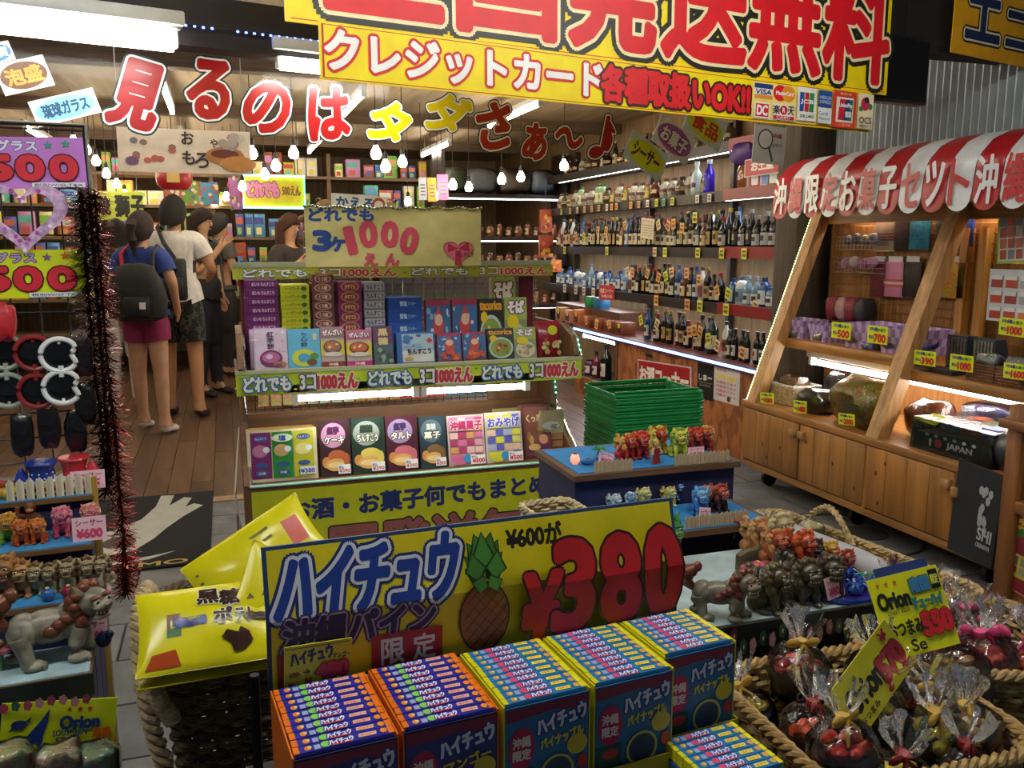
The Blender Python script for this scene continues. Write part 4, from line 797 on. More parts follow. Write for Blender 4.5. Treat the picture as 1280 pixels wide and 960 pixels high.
# pictures on the column at the back of the awning
mx, w, h = ST.quad(4.12, (944, 155), (984, 160), (943, 203))
sign('poster', 'pale poster with a magnifying glass drawing beside the dark column', 'poster', mx, w, h, [E(.36, .64, .24, .27, '4a4a4a'), E(.36, .64, .2, .23, 'd8dcdc'), PG([(.46, .42), (.52, .44), (.66, .08), (.6, .06)], '4a4a4a'), T('沖縄', .7, .75, .3, .12, 'b04a4a', .03), T('お守り', .72, .5, .3, .1, '5a5a5a', .02)], 'c9cdcd', .003)
MB().cyl((w*.1, .002, h), (w*.1, .002, 2.5-mx.translation.z), .003, .003, mat('333333', .5), 5).cyl((w*.9, .002, h), (w*.9, .002, 2.5-mx.translation.z), .003, .003, mat('333333', .5), 5).build('cord', COL.objects[-2])
# ================================================================ liquor counter and shelves along the right wall
XK = 3.03; yL0, yL1 = 4.38, 7.25
OSB = mat('9a5f34', .6, 'osb'); DRK = mat('2c211c', .45, 'woody')
lc = thing('liquor_counter', 'chipboard liquor counter with a blue light strip along its edge', 'counter', TR(0, 0, 0))
yO = xp(772, 480, XK).y
MB().box(XK, yL0, .0, XK+.02, yO, .56, OSB).build('front_panel', lc)
MB().box(XK-.01, yO, 0, XK+.03, yO+.05, .56, mat('6a4830', .5, 'wood')).build('post', lc)
MB().box(XK, yO+.05, 0, XK+.02, yL1, .16, OSB).build('low_panel', lc)
MB().box(XK+.02, yO+.05, .14, 3.5, yL1, .16, DRK).build('inner_shelf', lc)
MB().box(XK-.02, yL0, .56, 3.6, yL1, .60, mat('6a2f24', .4, 'woody')).build('counter_top', lc)
MB().box(XK-.027, yL0, .575, XK-.02, yL1, .592, mat('4f86ff', .3, 'emit', 6)).build('light_strip', lc)
tube_lamp('white lamp inside the open end of the liquor counter', (XK+.06, yO+.08, .52), (XK+.06, yL1-.05, .52), r=.012, e=16, house=False)
mx, w, h = FX.quad(XK-.004, (797, 449), (864, 459), (796, 495))
sign('liquor_sign', 'red sign with white lettering on the chipboard liquor counter', 'sign', mx, w, h, [Q(.02, .03, .98, .97, 'b01e26'), T('お酒コーナー', .5, .62, .9, .42, 'f4f2ee', .05, (('c9c4c4', .02),)), T('20歳未満の方にはお酒を販売しません', .5, .2, .9, .13, 'f0dcd8', .02)], 'd8c8c4', .004)
mx, w, h = FX.quad(XK-.004, (872, 449), (892, 452), (871, 497))
sign('poster', 'narrow black poster on the chipboard liquor counter', 'poster', mx, w, h, [T('しまー', .5, .56, .8, .14, 'e8e8e8', .06), Q(.05, .42, .95, .44, '8a8a3a'), T('SHISA', .5, .36, .7, .06, '9a9a9a', .02)], '17181a', .003)
mx, w, h = FX.quad(XK-.004, (893, 456), (925, 463), (892, 499))
sign('poster', 'white handwritten poster with pink and yellow text on the liquor counter', 'poster', mx, w, h, [T('おすすめ', .3, .9, .4, .07, 'b03a5a', .02), Q(.08, .62, .9, .78, 'e8d88a'), *[T('泡盛あります', .5, .55-i*.12, .8, .08, 'c86a8a', .02) for i in range(4)], E(.62, .12, .07, .08, '3a3a34')], 'dcdad4', .003)
MB().box(XK-.006, xp(812, 440, XK).y-.05, .50, XK, xp(812, 440, XK).y+.05, .525, mat('1c1a18', .5)).build('label_holder', lc)
# ---------------------------------------------------------------- shelves
lsf = thing('liquor_shelves', 'dark wooden wall shelves of liquor with lights under each board', 'shelving', TR(0, 0, 0))
SH = [(2.02, 3.26), (1.69, 3.23), (1.31, 3.22), (.93, 3.22)]; ys0, ys1 = 4.42, 8.6
for z, X in SH:
    MB().cbox(X, ys0, z-.035, 3.61, ys1, z, DRK, .003).build('shelf_board', lsf)
    MB().box(X-.008, ys0+.75, z-.06, X+.012, ys1, z+.012, DRK).build('shelf_lip', lsf)
    MB().box(X-.010, ys0, z-.055, X+.012, ys0+.75, z+.02, mat('8a1f24', .4)).build('red_lip', lsf)
    MB().box(3.32, ys0+.05, z-.045, 3.38, ys1-.05, z-.036, mat('f2fbff', .3, 'emit', 9)).build('shelf_light', lsf)
for y in (ys0, 5.6, 6.9, ys1): MB().box(3.56, y-.02, .6, 3.61, y+.02, 2.3, mat('3a2a20', .5, 'wood')).build('upright', lsf)
# bottle kinds: (radius, height) outlines
PROF = {
 'slim': [(.0, 0), (.030, 0), (.033, .006), (.033, .16), (.030, .185), (.014, .225), (.012, .262), (.014, .264), (.014, .276), (0, .276)],
 'shoulder': [(0, 0), (.036, 0), (.039, .006), (.039, .13), (.034, .155), (.015, .185), (.013, .222), (.015, .224), (.015, .236), (0, .236)],
 'pot': [(0, 0), (.034, 0), (.052, .03), (.06, .075), (.052, .12), (.028, .15), (.022, .165), (.026, .175), (0, .178)],
 'jar': [(0, 0), (.045, 0), (.05, .008), (.05, .11), (.042, .13), (.036, .135), (.036, .145), (0, .145)],
 'flask': [(0, 0), (.04, 0), (.043, .005), (.043, .15), (.034, .17), (.016, .18), (.016, .205), (0, .206)],
 'big': [(0, 0), (.047, 0), (.05, .008), (.05, .19), (.042, .22), (.017, .262), (.015, .30), (.018, .302), (.018, .318), (0, .318)]}
_bp = {}
KN = {'slim': 'slender', 'shoulder': 'round-shouldered', 'pot': 'pot-bellied', 'jar': 'wide-mouthed', 'flask': 'squat', 'big': 'large'}
def bottle(kind, col, lab, capc, gloss=.12):
    key = (kind, col, lab, capc)
    if key in _bp: return _bp[key]
    pf = PROF[kind]; mb = MB().lathe(pf, mat(col, gloss, 'glaze' if kind == 'pot' else 'p'), 14); me = mb.mesh('bottle')
    H_ = pf[-1][1]; r0 = max(r for r, z in pf); cr = pf[-2][0]
    cap = MB().lathe([(cr+.002, H_-.026), (cr+.003, H_-.024), (cr+.003, H_+.002), (0, H_+.003)], mat(capc, .35), 12).mesh('cap')
    zz = [z for r, z in pf if r >= r0-.002]; a_, b_ = min(zz), max(zz)
    if kind == 'pot': a_, b_ = .05, .10; r0 = .0595
    lb = MB(); n = 10
    for i in range(n):
        t0, t1 = PI*.62+PI*.76*i/n, PI*.62+PI*.76*(i+1)/n
        r1 = r0+.0008
        lb.add([(r1*math.cos(t0), r1*math.sin(t0), a_+(b_-a_)*.2), (r1*math.cos(t1), r1*math.sin(t1), a_+(b_-a_)*.2), (r1*math.cos(t1), r1*math.sin(t1), a_+(b_-a_)*.82), (r1*math.cos(t0), r1*math.sin(t0), a_+(b_-a_)*.82)], [(0, 1, 2, 3)], mat(lab, .5))
        if 3 <= i <= 6: lb.add([((r1+.0005)*math.cos(t0), (r1+.0005)*math.sin(t0), a_+(b_-a_)*.42), ((r1+.0005)*math.cos(t1), (r1+.0005)*math.sin(t1), a_+(b_-a_)*.42), ((r1+.0005)*math.cos(t1), (r1+.0005)*math.sin(t1), a_+(b_-a_)*.68), ((r1+.0005)*math.cos(t0), (r1+.0005)*math.sin(t0), a_+(b_-a_)*.68)], [(0, 1, 2, 3)], mat('3a2a24' if lab != '2a2a2a' else 'c8b070', .5))
    _bp[key] = (me, cap, lb.mesh('label')); return _bp[key]
def put(kind, col, lab, capc, x, y, z, label, group, s=1.0, cat='bottle'):
    me, cp, lb = bottle(kind, col, lab, capc)
    o = tag(obj('liquor_bottle', me, None, TR(x, y, z, random.uniform(-25, 25), 0, 0, s)), label, cat, group)
    obj('cap', cp, o); obj('label', lb, o); return o
CN = {'14201a': 'dark green', '241410': 'dark brown', '101216': 'black', '2a4a7a': 'blue', 'b8b0a0': 'pale stoneware', '5a3020': 'reddish brown', '6a8aa0': 'pale blue', 'c8c8c4': 'frosted white', '7a6a3a': 'amber', '3a2a4a': 'violet', '86a070': 'light green', '5a4a3a': 'brown stoneware', '4a6a8a': 'steel blue'}
def row(sname, z, X, y0, y1, gap, picks, s=1.0, jitter=.012):
    y = y1; i = 0; seen = {}
    while y > y0:
        k_, c, l_, cc = random.choice(picks); sc_ = s*random.uniform(.92, 1.05)
        d = '%s %s bottle' % (CN.get(c, 'dark'), KN[k_]); seen[d] = seen.get(d, 0)+1
        put(k_, c, l_, cc, X+.06+random.uniform(0, jitter), y, z, '%s %s, %s such from the back' % (d, sname, ORD[min(29, seen[d]-1)]), 'bottles '+sname, sc_)
        y -= gap*(1.28 if k_ in ('pot', 'jar', 'big') else 1.0); i += 1
DK = [('slim', '14201a', 'c8b890', '5a2a20'), ('slim', '241410', 'c8c0a8', '141414'), ('slim', '101216', 'b89a5a', '8a7030'), ('shoulder', '101216', 'c8c4b8', '8a2020'), ('shoulder', '241410', 'b8a888', '2a2a2a'), ('slim', '2a4a7a', 'c8ccd0', '2a3a5a'), ('shoulder', '5a3020', 'd8c8a0', '3a2018'), ('slim', 'c8c8c4', '8a3a3a', '3a3a3a')]
PT = [('pot', '5a4a3a', 'b8a070', '2a201a'), ('pot', '5a3020', 'c8b080', '3a2018'), ('pot', 'b8b0a0', '6a3a2a', '5a4030'), ('jar', '7a6a3a', 'c8b060', '8a2a20'), ('pot', '241410', 'b89860', '1a1410'), ('flask', '86a070', 'd8d8b0', '3a5a3a')]
BL = [('slim', '6a8aa0', 'd0d8dc', '4a6a9a'), ('flask', '2a4a7a', 'c8d4e0', '2a3a6a'), ('shoulder', '6a8aa0', 'c8ccd0', '8aa0b0'), ('jar', '4a6a8a', 'd8dce0', '3a4a6a'), ('flask', 'c8c8c4', '7a9ac0', '5a6a8a')]
row('on the upper liquor shelf', 1.69, 3.25, 5.5, 8.35, .105, PT, .95)
row('on the middle liquor shelf', 1.31, 3.24, 5.25, 8.35, .083, DK, .98)
row('on the lower liquor shelf', .93, 3.24, 6.75, 8.35, .10, BL, .85)
row('on the near lower shelf', .93, 3.24, 5.25, 6.7, .083, DK, .92)
row('on the counter top', .60, 3.10, 4.95, 6.1, .088, DK+[('big', '14201a', 'd8d0b8', '8a7030'), ('big', '241410', 'c8c0a8', '6a2018')], .9, .05)
row('at the near counter end', .60, 3.07, 4.48, 4.9, .075, [('slim', '101216', 'c8c8c8', '20304a'), ('slim', '14201a', 'd8d8c8', '5a5a5a')], .72, .03)
row('on the red-edged middle shelf', 1.31, 3.24, 4.5, 5.12, .085, [('slim', '101216', '2a2a2a', '8a8a90'), ('shoulder', '101216', 'b8bcc0', '8a8a90')], .98)
row('on the red-edged lower shelf', .93, 3.24, 4.5, 5.12, .09, BL+DK[:2], .95)
row('on the top liquor shelf', 2.02, 3.28, 5.3, 8.3, .12, PT+DK[:3], .8)
row('in the rear middle row', 1.31, 3.40, 5.3, 7.0, .12, DK, 1.05)
for i, (y, c, lb) in enumerate(((5.62, 'b8c8c0', 'tall clear glass decanter on the upper liquor shelf'), (5.45, '3a2ac0', 'violet blue glass decanter on the upper liquor shelf'))):
    o = put('shoulder', c, 'd0d8dc' if i == 0 else '4a3ad0', 'c8d0d0', 3.28, y, 1.69, lb, 'glass decanters', 1.02)
pillow('purple_wig', 'fluffy purple pompom on the upper liquor shelf near the column', 'pompom', TR(3.3, 4.98, 1.86), .2, .3, .14, '4a1f7a', 'glaze', .02, False, 50)
tag(MB().lathe([(0, 0), (.08, 0), (.10, .03), (.10, .13), (.085, .165), (0, .17)], mat('8a5a2a', .15), 16).build('glass_jar', None, TR(3.33, 5.0, 1.69)), 'amber glass jar under the purple pompom on the upper shelf', 'jar')
# bottles in the open end of the counter
for i, (px, k_, c) in enumerate(((737, 'jar', '4a2a3a'), (745, 'shoulder', '5a2030'), (757, 'big', '101216'))):
    y = xp(px, 500, XK+.1).y; put(k_, c, 'c8c0b8', '1a1a1a', XK+.1, y, .16, ('squat wine jar', 'dark red bottle', 'tall black bottle with pale label')[i]+' in the lit open end of the counter', 'bottles in the open counter end', 1.0)
# boxes on the counter top, far part
for i, (px, c, h) in enumerate(((698, 'b0885a', .13), (709, 'c07a6a', .12), (720, 'c86a3a', .14), (733, '8a4a2a', .10), (747, '8a4a2a', .10), (760, '7a3f24', .10), (774, '7a3f24', .10))):
    y = xp(px, 405, 3.1).y
    if y > 8.3: continue
    o = tag(MB().cbox(0, 0, 0, .12, .15, h, mat(c, .5), .003).build('gift_box', None, TR(3.1, min(y, 8.4)-.07, .60)), '%s gift box on the far end of the liquor counter, %s from the left' % ({'b0885a': 'tan', 'c07a6a': 'pink', 'c86a3a': 'orange', '8a4a2a': 'brown', '7a3f24': 'dark brown'}[c], ORD[i]), 'gift box', 'gift boxes on the liquor counter')
    MB().box(-.002, .03, .02, 0, .12, h*.7, mat('3a241a', .5)).build('window', o)
    MB().box(-.004, .05, h*.55, -.002, .09, h*.9, mat('e2c83a', .5)).build('price_tag', o)
MB().box(3.2, 6.7, .60, 3.5, 8.2, .76, mat('5a3a28', .5, 'woody')).build('riser', lc)
for i, (y, c, lb) in enumerate(((7.35, '1f8a4a', 'green box on the riser at the back of the counter'), (7.15, '2a6a9a', 'blue box on the riser at the back of the counter'))):
    tag(MB().cbox(0, 0, 0, .1, .15, .1, mat(c, .4), .003).build('gift_box', None, TR(3.22, y, .76)), lb, 'gift box')
row('on the riser at the back of the counter', .76, 3.22, 5.6, 6.65, .09, [('slim', 'c8c8c4', 'd8c8a0', 'c8a0b0'), ('flask', '86a070', 'd8d8b0', '3a5a3a'), ('slim', '14201a', 'd8d8c8', '5a5a5a')], .7) if False else None
# price labels along the shelf lips and tags on bottles
LBL = {}
def plabel(X, y, z, w, h, col, label, group, rot=0):
    key = (w, h, col)
    if key not in LBL:
        LBL[key] = (MB().box(0, 0, 0, w, .0015, h, mat(col, .5)).mesh('price_label', False), printed(w, h, [Q(.15, .6, .85, .8, '7a5a3a'), T('¥980', .5, .34, .7, .3, '5a2a1a', .03)]).mesh('print', False))
    a_, b_ = LBL[key]; o = tag(obj('price_label', a_, None, FX.mx(-y-w/2, X, z, 0, 0, rot)), label, 'price label', group); obj('print', b_, o); return o
def labels(zl, X, pxs, py, sname, cols, w=.05, h=.055):
    for i, px in enumerate(pxs):
        y = xp(px, py, X).y; c = cols[i % len(cols)]
        plabel(X-.012, y, zl, w, h, c, '%s price label on the %s lip, %s from the left' % ({'e8b060': 'orange', 'd8e040': 'yellow-green', 'e8e0d0': 'white', '4ac08a': 'green', 'e8d0a0': 'cream', 'e8a870': 'peach'}[c], sname, ORD[i]), 'price labels on the %s' % sname)
labels(1.635, 3.22, (703, 714, 723, 732, 741, 750, 760, 766, 772, 790, 800, 811, 822, 831, 842, 873, 888), 258, 'upper shelf', ('d8e040', 'e8b060', 'e8d0a0', 'e8b060', 'e8a870', 'e8b060', 'e8e0d0', 'e8b060', 'e8a870', 'e8b060', 'e8a870', 'e8e0d0', 'd8e040', '4ac08a', 'd8e040', 'e8e0d0', 'e8e0d0'))
labels(1.25, 3.21, (707, 760, 820, 833, 874, 904, 932), 310, 'middle shelf', ('d8e040', 'd8e040', 'e8d0a0', 'd8e040', 'd8e040'), .06, .07)
labels(.87, 3.21, (707, 721, 731, 743, 822, 861, 877, 910), 366, 'lower shelf', ('e8e0d0', 'e8e0d0', 'e8e0d0', 'e8e0d0', 'e8b060', 'e8a870', 'd8e040', 'd8e040'), .07, .08)
mx, w, h = FX.quad(3.20, (749, 356), (768, 357), (748, 374)); sign('price_label', 'small red shelf sign below the lower liquor shelf', 'sign', mx, w, h, [T('泡盛コーナー', .5, .62, .85, .3, 'f0e0d8', .03), T('沖縄の酒', .5, .25, .7, .2, 'f0e0d8', .02)], 'b8322c', .003)
i = 0
for sname, X, lst in (('middle shelf', 3.22, ((720, 297), (729, 295), (737, 297), (747, 288), (757, 288), (782, 283), (806, 287), (824, 283), (834, 280), (842, 281), (852, 285), (868, 272))), ('lower shelf', 3.22, ((785, 341), (790, 340), (808, 340), (822, 345), (833, 347), (840, 342), (858, 342), (873, 350), (897, 366), (909, 366), (943, 382))), ('counter top', 3.05, ((733, 402), (745, 405), (762, 407), (802, 402), (820, 403), (862, 416), (868, 414), (874, 413), (886, 425), (895, 430), (927, 440)))):
    for j, (px, py) in enumerate(lst):
        p = xp(px, py, X); c = ('e8b060', 'e8d0a0', 'e8b060', 'd8e040', 'e8a870')[(i*3) % 5]; i += 1
        plabel(X, p.y, p.z-.035, .06, .075, c, 'paper tag hanging on a bottle of the %s, %s from the left' % (sname, ORD[j]), 'paper tags on the %s bottles' % sname, random.uniform(-25, 25))
mx, w, h = FX.quad(3.2, (802, 272), (818, 274), (800, 297)); sign('notice', 'pale handwritten notice between the bottles of the middle shelf', 'notice', mx, w, h, [T('おすすめ', .5, .85, .8, .1, '6a4a3a', .02), *[Q(.12, .15+i*.12, .88, .19+i*.12, '9a8a7a') for i in range(5)]], 'cfc4a8', .002)
# red gift boxes on the red shelf by the column
for i, (px, py, c, lb) in enumerate(((925, 262, 'c8c4c4', 'clear-wrapped red and white gift box on the red shelf, left'), (939, 258, 'c83038', 'red gift box with white panel on the red shelf'), (952, 255, 'd0d0d8', 'white gift box with blue print on the red shelf'), (962, 254, '8aa03a', 'green-edged gift box on the red shelf, right'))):
    y = xp(px, py, 3.23).y; o = tag(MB().cbox(0, 0, 0, .1, .115, .14, mat(c, .35), .003).build('gift_box', None, TR(3.25, y-.055, 1.69)), lb, 'gift box'); MB().box(-.002, .02, .03, 0, .095, .1, mat(('b03038', 'e8e0e0', '5a80c0', 'e0e0d0')[i], .4)).build('panel', o)
mx, w, h = FX.quad(3.20, (931, 200), (977, 192), (931, 222)); sign('shelf_sign', 'red sign with white lettering above the gift boxes by the column', 'sign', mx, w, h, [Q(.02, .05, .98, .95, 'b8242c'), T('お土産', .5, .55, .6, .5, 'f2e8e8', .06)], 'e8dcdc', .003)
# green shopping baskets
gx0, gx1 = 1.65, 2.08; gy0, gy1 = 3.46, 3.80
def gbasket(m, label):
    G = mat('12803a', .35); t = thing('shopping_basket', label, 'basket', m, 'stacked green shopping baskets'); 
    if not hasattr(gbasket, 'me'):
        W, Dp, Hh = gx1-gx0, gy1-gy0, .20; mb = MB(); ins = .045
        def rect(i, z): return [(i, i, z), (W-i, i, z), (W-i, Dp-i, z), (i, Dp-i, z)]
        nb = 13
        bars = MB()
        for (ax, ay, bx, by) in ((0, 0, 1, 0), (1, 0, 1, 1), (1, 1, 0, 1), (0, 1, 0, 0)):
            for i in range(nb+1):
                f = i/nb; X = (ax+(bx-ax)*f); Y = (ay+(by-ay)*f)
                bars.tube([(ins+(W-2*ins)*X, ins+(Dp-2*ins)*Y, 0), (.006+(W-.012)*X, .006+(Dp-.012)*Y, Hh)], .004, G, 4)
        for z in (.05, .10, .15): bars.tube(rect(ins*(1-z/Hh)+.004, z), .004, G, 4, True)
        gbasket.me = bars.mesh('basket_sides')
        low = MB().tube(rect(.03, .085), .003, G, 4, True)
        for (ax, ay, bx, by) in ((0, 0, 1, 0), (1, 0, 1, 1), (1, 1, 0, 1), (0, 1, 0, 0)):
            i0, i1 = ins*.62, .003
            q = [(i0+(W-2*i0)*ax, i0+(Dp-2*i0)*ay, .10), (i0+(W-2*i0)*bx, i0+(Dp-2*i0)*by, .10), (i1+(W-2*i1)*bx, i1+(Dp-2*i1)*by, .19), (i1+(W-2*i1)*ax, i1+(Dp-2*i1)*ay, .19)]
            low.add(q, [(0, 1, 2, 3)], G)
        low.box(ins, ins, 0, W-ins, Dp-ins, .004, G); gbasket.low = low.mesh('panel')
        gbasket.rim = MB().tube(rect(-.004, Hh), .009, mat('189048', .3), 6, True).tube(rect(-.008, Hh-.016), .005, mat('189048', .3), 6, True).mesh('rim')
        gbasket.han = MB().tube([(.0, .02, Hh+.012), (W*.5, .012, Hh+.014), (W, .02, Hh+.012)], .006, G, 6).mesh('handle')
    obj('side_grid', gbasket.me, t); obj('side_panel', gbasket.low, t); obj('rim', gbasket.rim, t); obj('handle', gbasket.han, t); obj('handle', gbasket.han, t, TR(0, 0.30, 0))
NB = 10
for i in range(NB):
    gbasket(TR(gx0+random.uniform(-.003, .003), gy0, .19+i*.031, random.uniform(-.6, .6)), 'green plastic shopping basket, %s from the top of the stack' % ORD[NB-1-i])
t = thing('basket_trolley', 'low dark trolley under the stack of green shopping baskets', 'trolley', TR(gx0+.02, gy0+.02, 0))
MB().box(0, 0, .15, .42, .30, .195, mat('2a2c2e', .5)).build('platform', t)
for x in (.05, .37):
    for y in (.05, .25): MB().cyl((x, y-.012, .04), (x, y+.012, .04), .04, .04, mat('1a1a1a', .5), 12).box(x-.008, y-.008, .04, x+.008, y+.008, .155, mat('555555', .4, 'metal')).build('caster', t)
# ================================================================ candy cartons in the foreground
FG = Fr(.047, .977, 5.5); ZB = .74; CH = .155
table = thing('goods_table', 'dark low table carrying the candy cartons and the yellow price sign', 'table', FG.mx(0, 0, 0))
TB = mat('1d1a19', .6)
MB().box(-.03, .0, ZB-CH-.02, .70, .26, ZB-CH-.003, TB).build('top', table)
MB().box(.0, .02, 0, .68, .24, ZB-CH-.02, mat('141214', .8)).build('cloth', table)
MB().cyl((-.025, .18, 0), (-.018, .19, ZB+.02), .007, .007, mat('22262a', .4, 'metal'), 8).cyl((-.02, .02, 0), (-.012, .02, ZB-CH), .009, .009, mat('22262a', .4, 'metal'), 8).build('frame_leg', table)
def stickmesh(base, endc, f1, f2, txc, ban):
    L_, Wd, Hh = .125, .0158, .019
    b = MB().cbox(0, 0, 0, L_, Wd, Hh, mat(base, .3), .0015)
    b.box(-.0002, .0004, .0005, .007, Wd-.0004, Hh+.0003, mat(endc, .3)); b.box(L_-.007, .0004, .0005, L_+.0002, Wd-.0004, Hh+.0003, mat(endc, .3))
    it = [E(.14, .5, .035, .33, f1, 10), E(.16, .55, .02, .2, 'f6d880', 8), Q(.20, .1, .26, .7, 'a8b4e0'), E(.32, .5, .055, .42, f2, 10), T('ハイチュウ', .47, .52, .24, .62, 'eef0ff', .08, ((txc, .12),)), PG([(.38, .05), (.58, .05), (.56, .2), (.36, .2)], 'e04a2a'), PG([(.64, .28), (.82, .22), (.83, .72), (.65, .78)], ban), T('マンゴー' if endc == 'f07a1a' else 'パイン', .735, .5, .14, .26, 'd03a3a', .04), E(.90, .5, .035, .36, f1, 10)]
    pr = printed(L_, Wd, it, step=1e-4)
    return b.mesh('candy_stick'), pr.mesh('top_print', False)
SM = stickmesh('2a2a9c', 'f07a1a', 'f0901e', '8ad85a', '3a3ab0', 'f2b8a0')
SP = stickmesh('1f7ab8', 'e8e01e', 'd8a04a', 'e84a78', '2f4ac0', 'f0e04a')
UP = Matrix.Rotation(R(-90), 4, 'X')
def carton(i, x, y0, dep, kind, label, rows):
    w = .1325; o = thing('candy_carton', label, 'carton', FG.mx(x, y0, ZB-CH))
    dark = mat('23264a' if kind == 'm' else '2c5a86', .35); edge = mat('e07018' if kind == 'm' else 'd8d020', .35); th = .0022
    MB().box(0, 0, 0, w, dep, .003, dark).box(0, 0, 0, th, dep, CH, edge).box(w-th, 0, 0, w, dep, CH, edge).box(th, dep-th, 0, w-th, dep, CH, dark).build('box', o)
    fp = MB().box(th, 0, 0, w-th, th, CH-.004, dark)
    fc = '3c3e86' if kind == 'm' else '2f74a8'
    printed(w, CH, [Q(.03, .02, .97, .96, fc), PG([(.03, .96), (.97, .96), (.97, .80), (.6, .88), (.03, .84)], '8a2f4a'), T('ハイチュウ', .66, .78, .58, .15, 'e8ecf8', .06, (('2a3a9a', .09),), 10), E(.2, .58, .15, .2, 'c02a58'), T('沖縄', .2, .64, .2, .1, 'f4e4e0', .04), T('限定', .2, .52, .2, .1, 'f4e4e0', .04), T('マンゴー' if kind == 'm' else 'パイナップル', .66, .60, .5, .1, 'f0d83a', .05, (), 8), E(.84, .5, .12, .1, 'e0c83a'), Q(.04, .05, .34, .38, '2f5a4a'), E(.2, .3, .1, .05, 'c83a3a'), E(.60, .28, .2, .17, 'd8c86a'), E(.60, .28, .17, .145, '3a4a66'), E(.9, .32, .06, .07, 'c83a2a')], fp, step=2e-4).build('front_panel', o, None, False)
    MB().box(-.002, -.012, 0, w+.002, -.010, .03, mat('c8b832', .4)).box(-.002, -.012, 0, 0, 0, .03, mat('c8b832', .4)).box(w, -.012, 0, w+.002, 0, .03, mat('c8b832', .4)).build('tray_lip', o)
    me, pm = SM if kind == 'm' else SP
    for r in range(rows):
        m = FG.mx(x+.0038+random.uniform(-.0006, .0006), y0+.004+r*(dep-.006)/rows, ZB-.0175+random.uniform(-.0004, .0006), random.uniform(-.25, .25))
        s = tag(obj('candy_stick', me, None, m), '%s candy stick in the %s carton, %s row from the front' % ('orange-ended' if kind == 'm' else 'yellow-ended', ORDC[i], ORD[r]), 'candy', 'candy sticks in the %s carton' % ORDC[i])
        obj('top_print', pm, s, Matrix.Translation((0, 0, .0192)) @ UP)
ORDC = ['leftmost', 'second', 'middle', 'fourth', 'rightmost']
for i in range(5):
    carton(i, i*.1385, (0, .004, .002, .003, .036)[i], (.174, .172, .166, .164, .130)[i], 'm' if i < 2 else 'p', ('leftmost open carton of mango chews with orange-edged sticks', 'second open carton of mango chews with orange-edged sticks', 'middle open carton of pineapple chews with blue and yellow sticks', 'fourth open carton of pineapple chews from the left', 'rightmost open carton of pineapple chews, set back a little')[i], (10, 10, 10, 10, 8)[i])
    MB().box(0, 0, -.018, .13, .01, 0, TB)
# risers under the cartons keep them on the table; a further carton stands lower at the right
o = thing('candy_carton', 'lower pineapple candy carton cut by the bottom edge of the picture', 'carton', FG.mx(.535, -.11, .545))
MB().box(0, 0, -.05, .135, .12, .06, mat('2c5a86', .35)).build('box', o); MB().box(0, 0, -.545, .135, .12, -.05, mat('1d1a19', .7)).build('support', o)
for r in range(7):
    s = tag(obj('candy_stick', SP[0], None, FG.mx(.538, -.106+r*.0165, .6055)), 'yellow-ended candy stick on the lower carton, %s row from the front' % ORD[r], 'candy', 'candy sticks on the lower carton'); obj('top_print', SP[1], s, Matrix.Translation((0, 0, .0192)) @ UP)
# ---------------------------------------------------------------- the yellow pineapple price sign
mx, w, h = FG.quad(.192, (330, 690), (852, 625), (335, 866))
hh_ = []
pin = []
for k_, (cx, cy, a_, L_) in enumerate(((.475, .60, -62, .17), (.475, .60, 62, .17), (.475, .64, -48, .2), (.475, .64, 48, .2), (.475, .66, -30, .24), (.475, .66, 30, .24), (.475, .70, -16, .24), (.475, .70, 16, .24), (.472, .66, 0, .28), (.455, .6, -10, .2), (.495, .6, 10, .2), (.475, .56, -75, .12), (.475, .56, 75, .12))):
    sx, sz = math.sin(R(a_))*.30, math.cos(R(a_)); nx_, nz_ = math.cos(R(a_))*.022, -math.sin(R(a_))*.06
    tip = (cx+sx*L_, cy+sz*L_); mid = (cx+sx*L_*.4, cy+sz*L_*.4)
    for g, c in ((1.25, '1f3a1a'), (1.0, '3f7a2c' if k_ % 2 else '4c8a34')):
        pin.append(PG([(cx, cy), (mid[0]+nx_*g, mid[1]+nz_*g), (cx+sx*L_*(1+.06*(g-1)*4), cy+sz*L_*(1+.06*(g-1)*4)), (mid[0]-nx_*g, mid[1]-nz_*g)], c))
body = [E(.475, .29, .062, .275, '4a2418', 26), E(.475, .29, .058, .262, 'a8682e', 26)]
for i in range(-5, 6):
    for s in (-1, 1):
        pts = []
        for t in range(-20, 21):
            u = t/20; x = .475+.058*u; z = .29+i*.1+s*u*.2
            if ((x-.475)/.056)**2+((z-.29)/.25)**2 <= 1: pts.append((x, z))
        if len(pts) > 1: a_, b_ = pts[0], pts[-1]; body.append(PG([a_, (a_[0]+.001, a_[1]-.012), (b_[0]+.001, b_[1]-.012), b_], '7a4020'))
navy = '1c3f96'
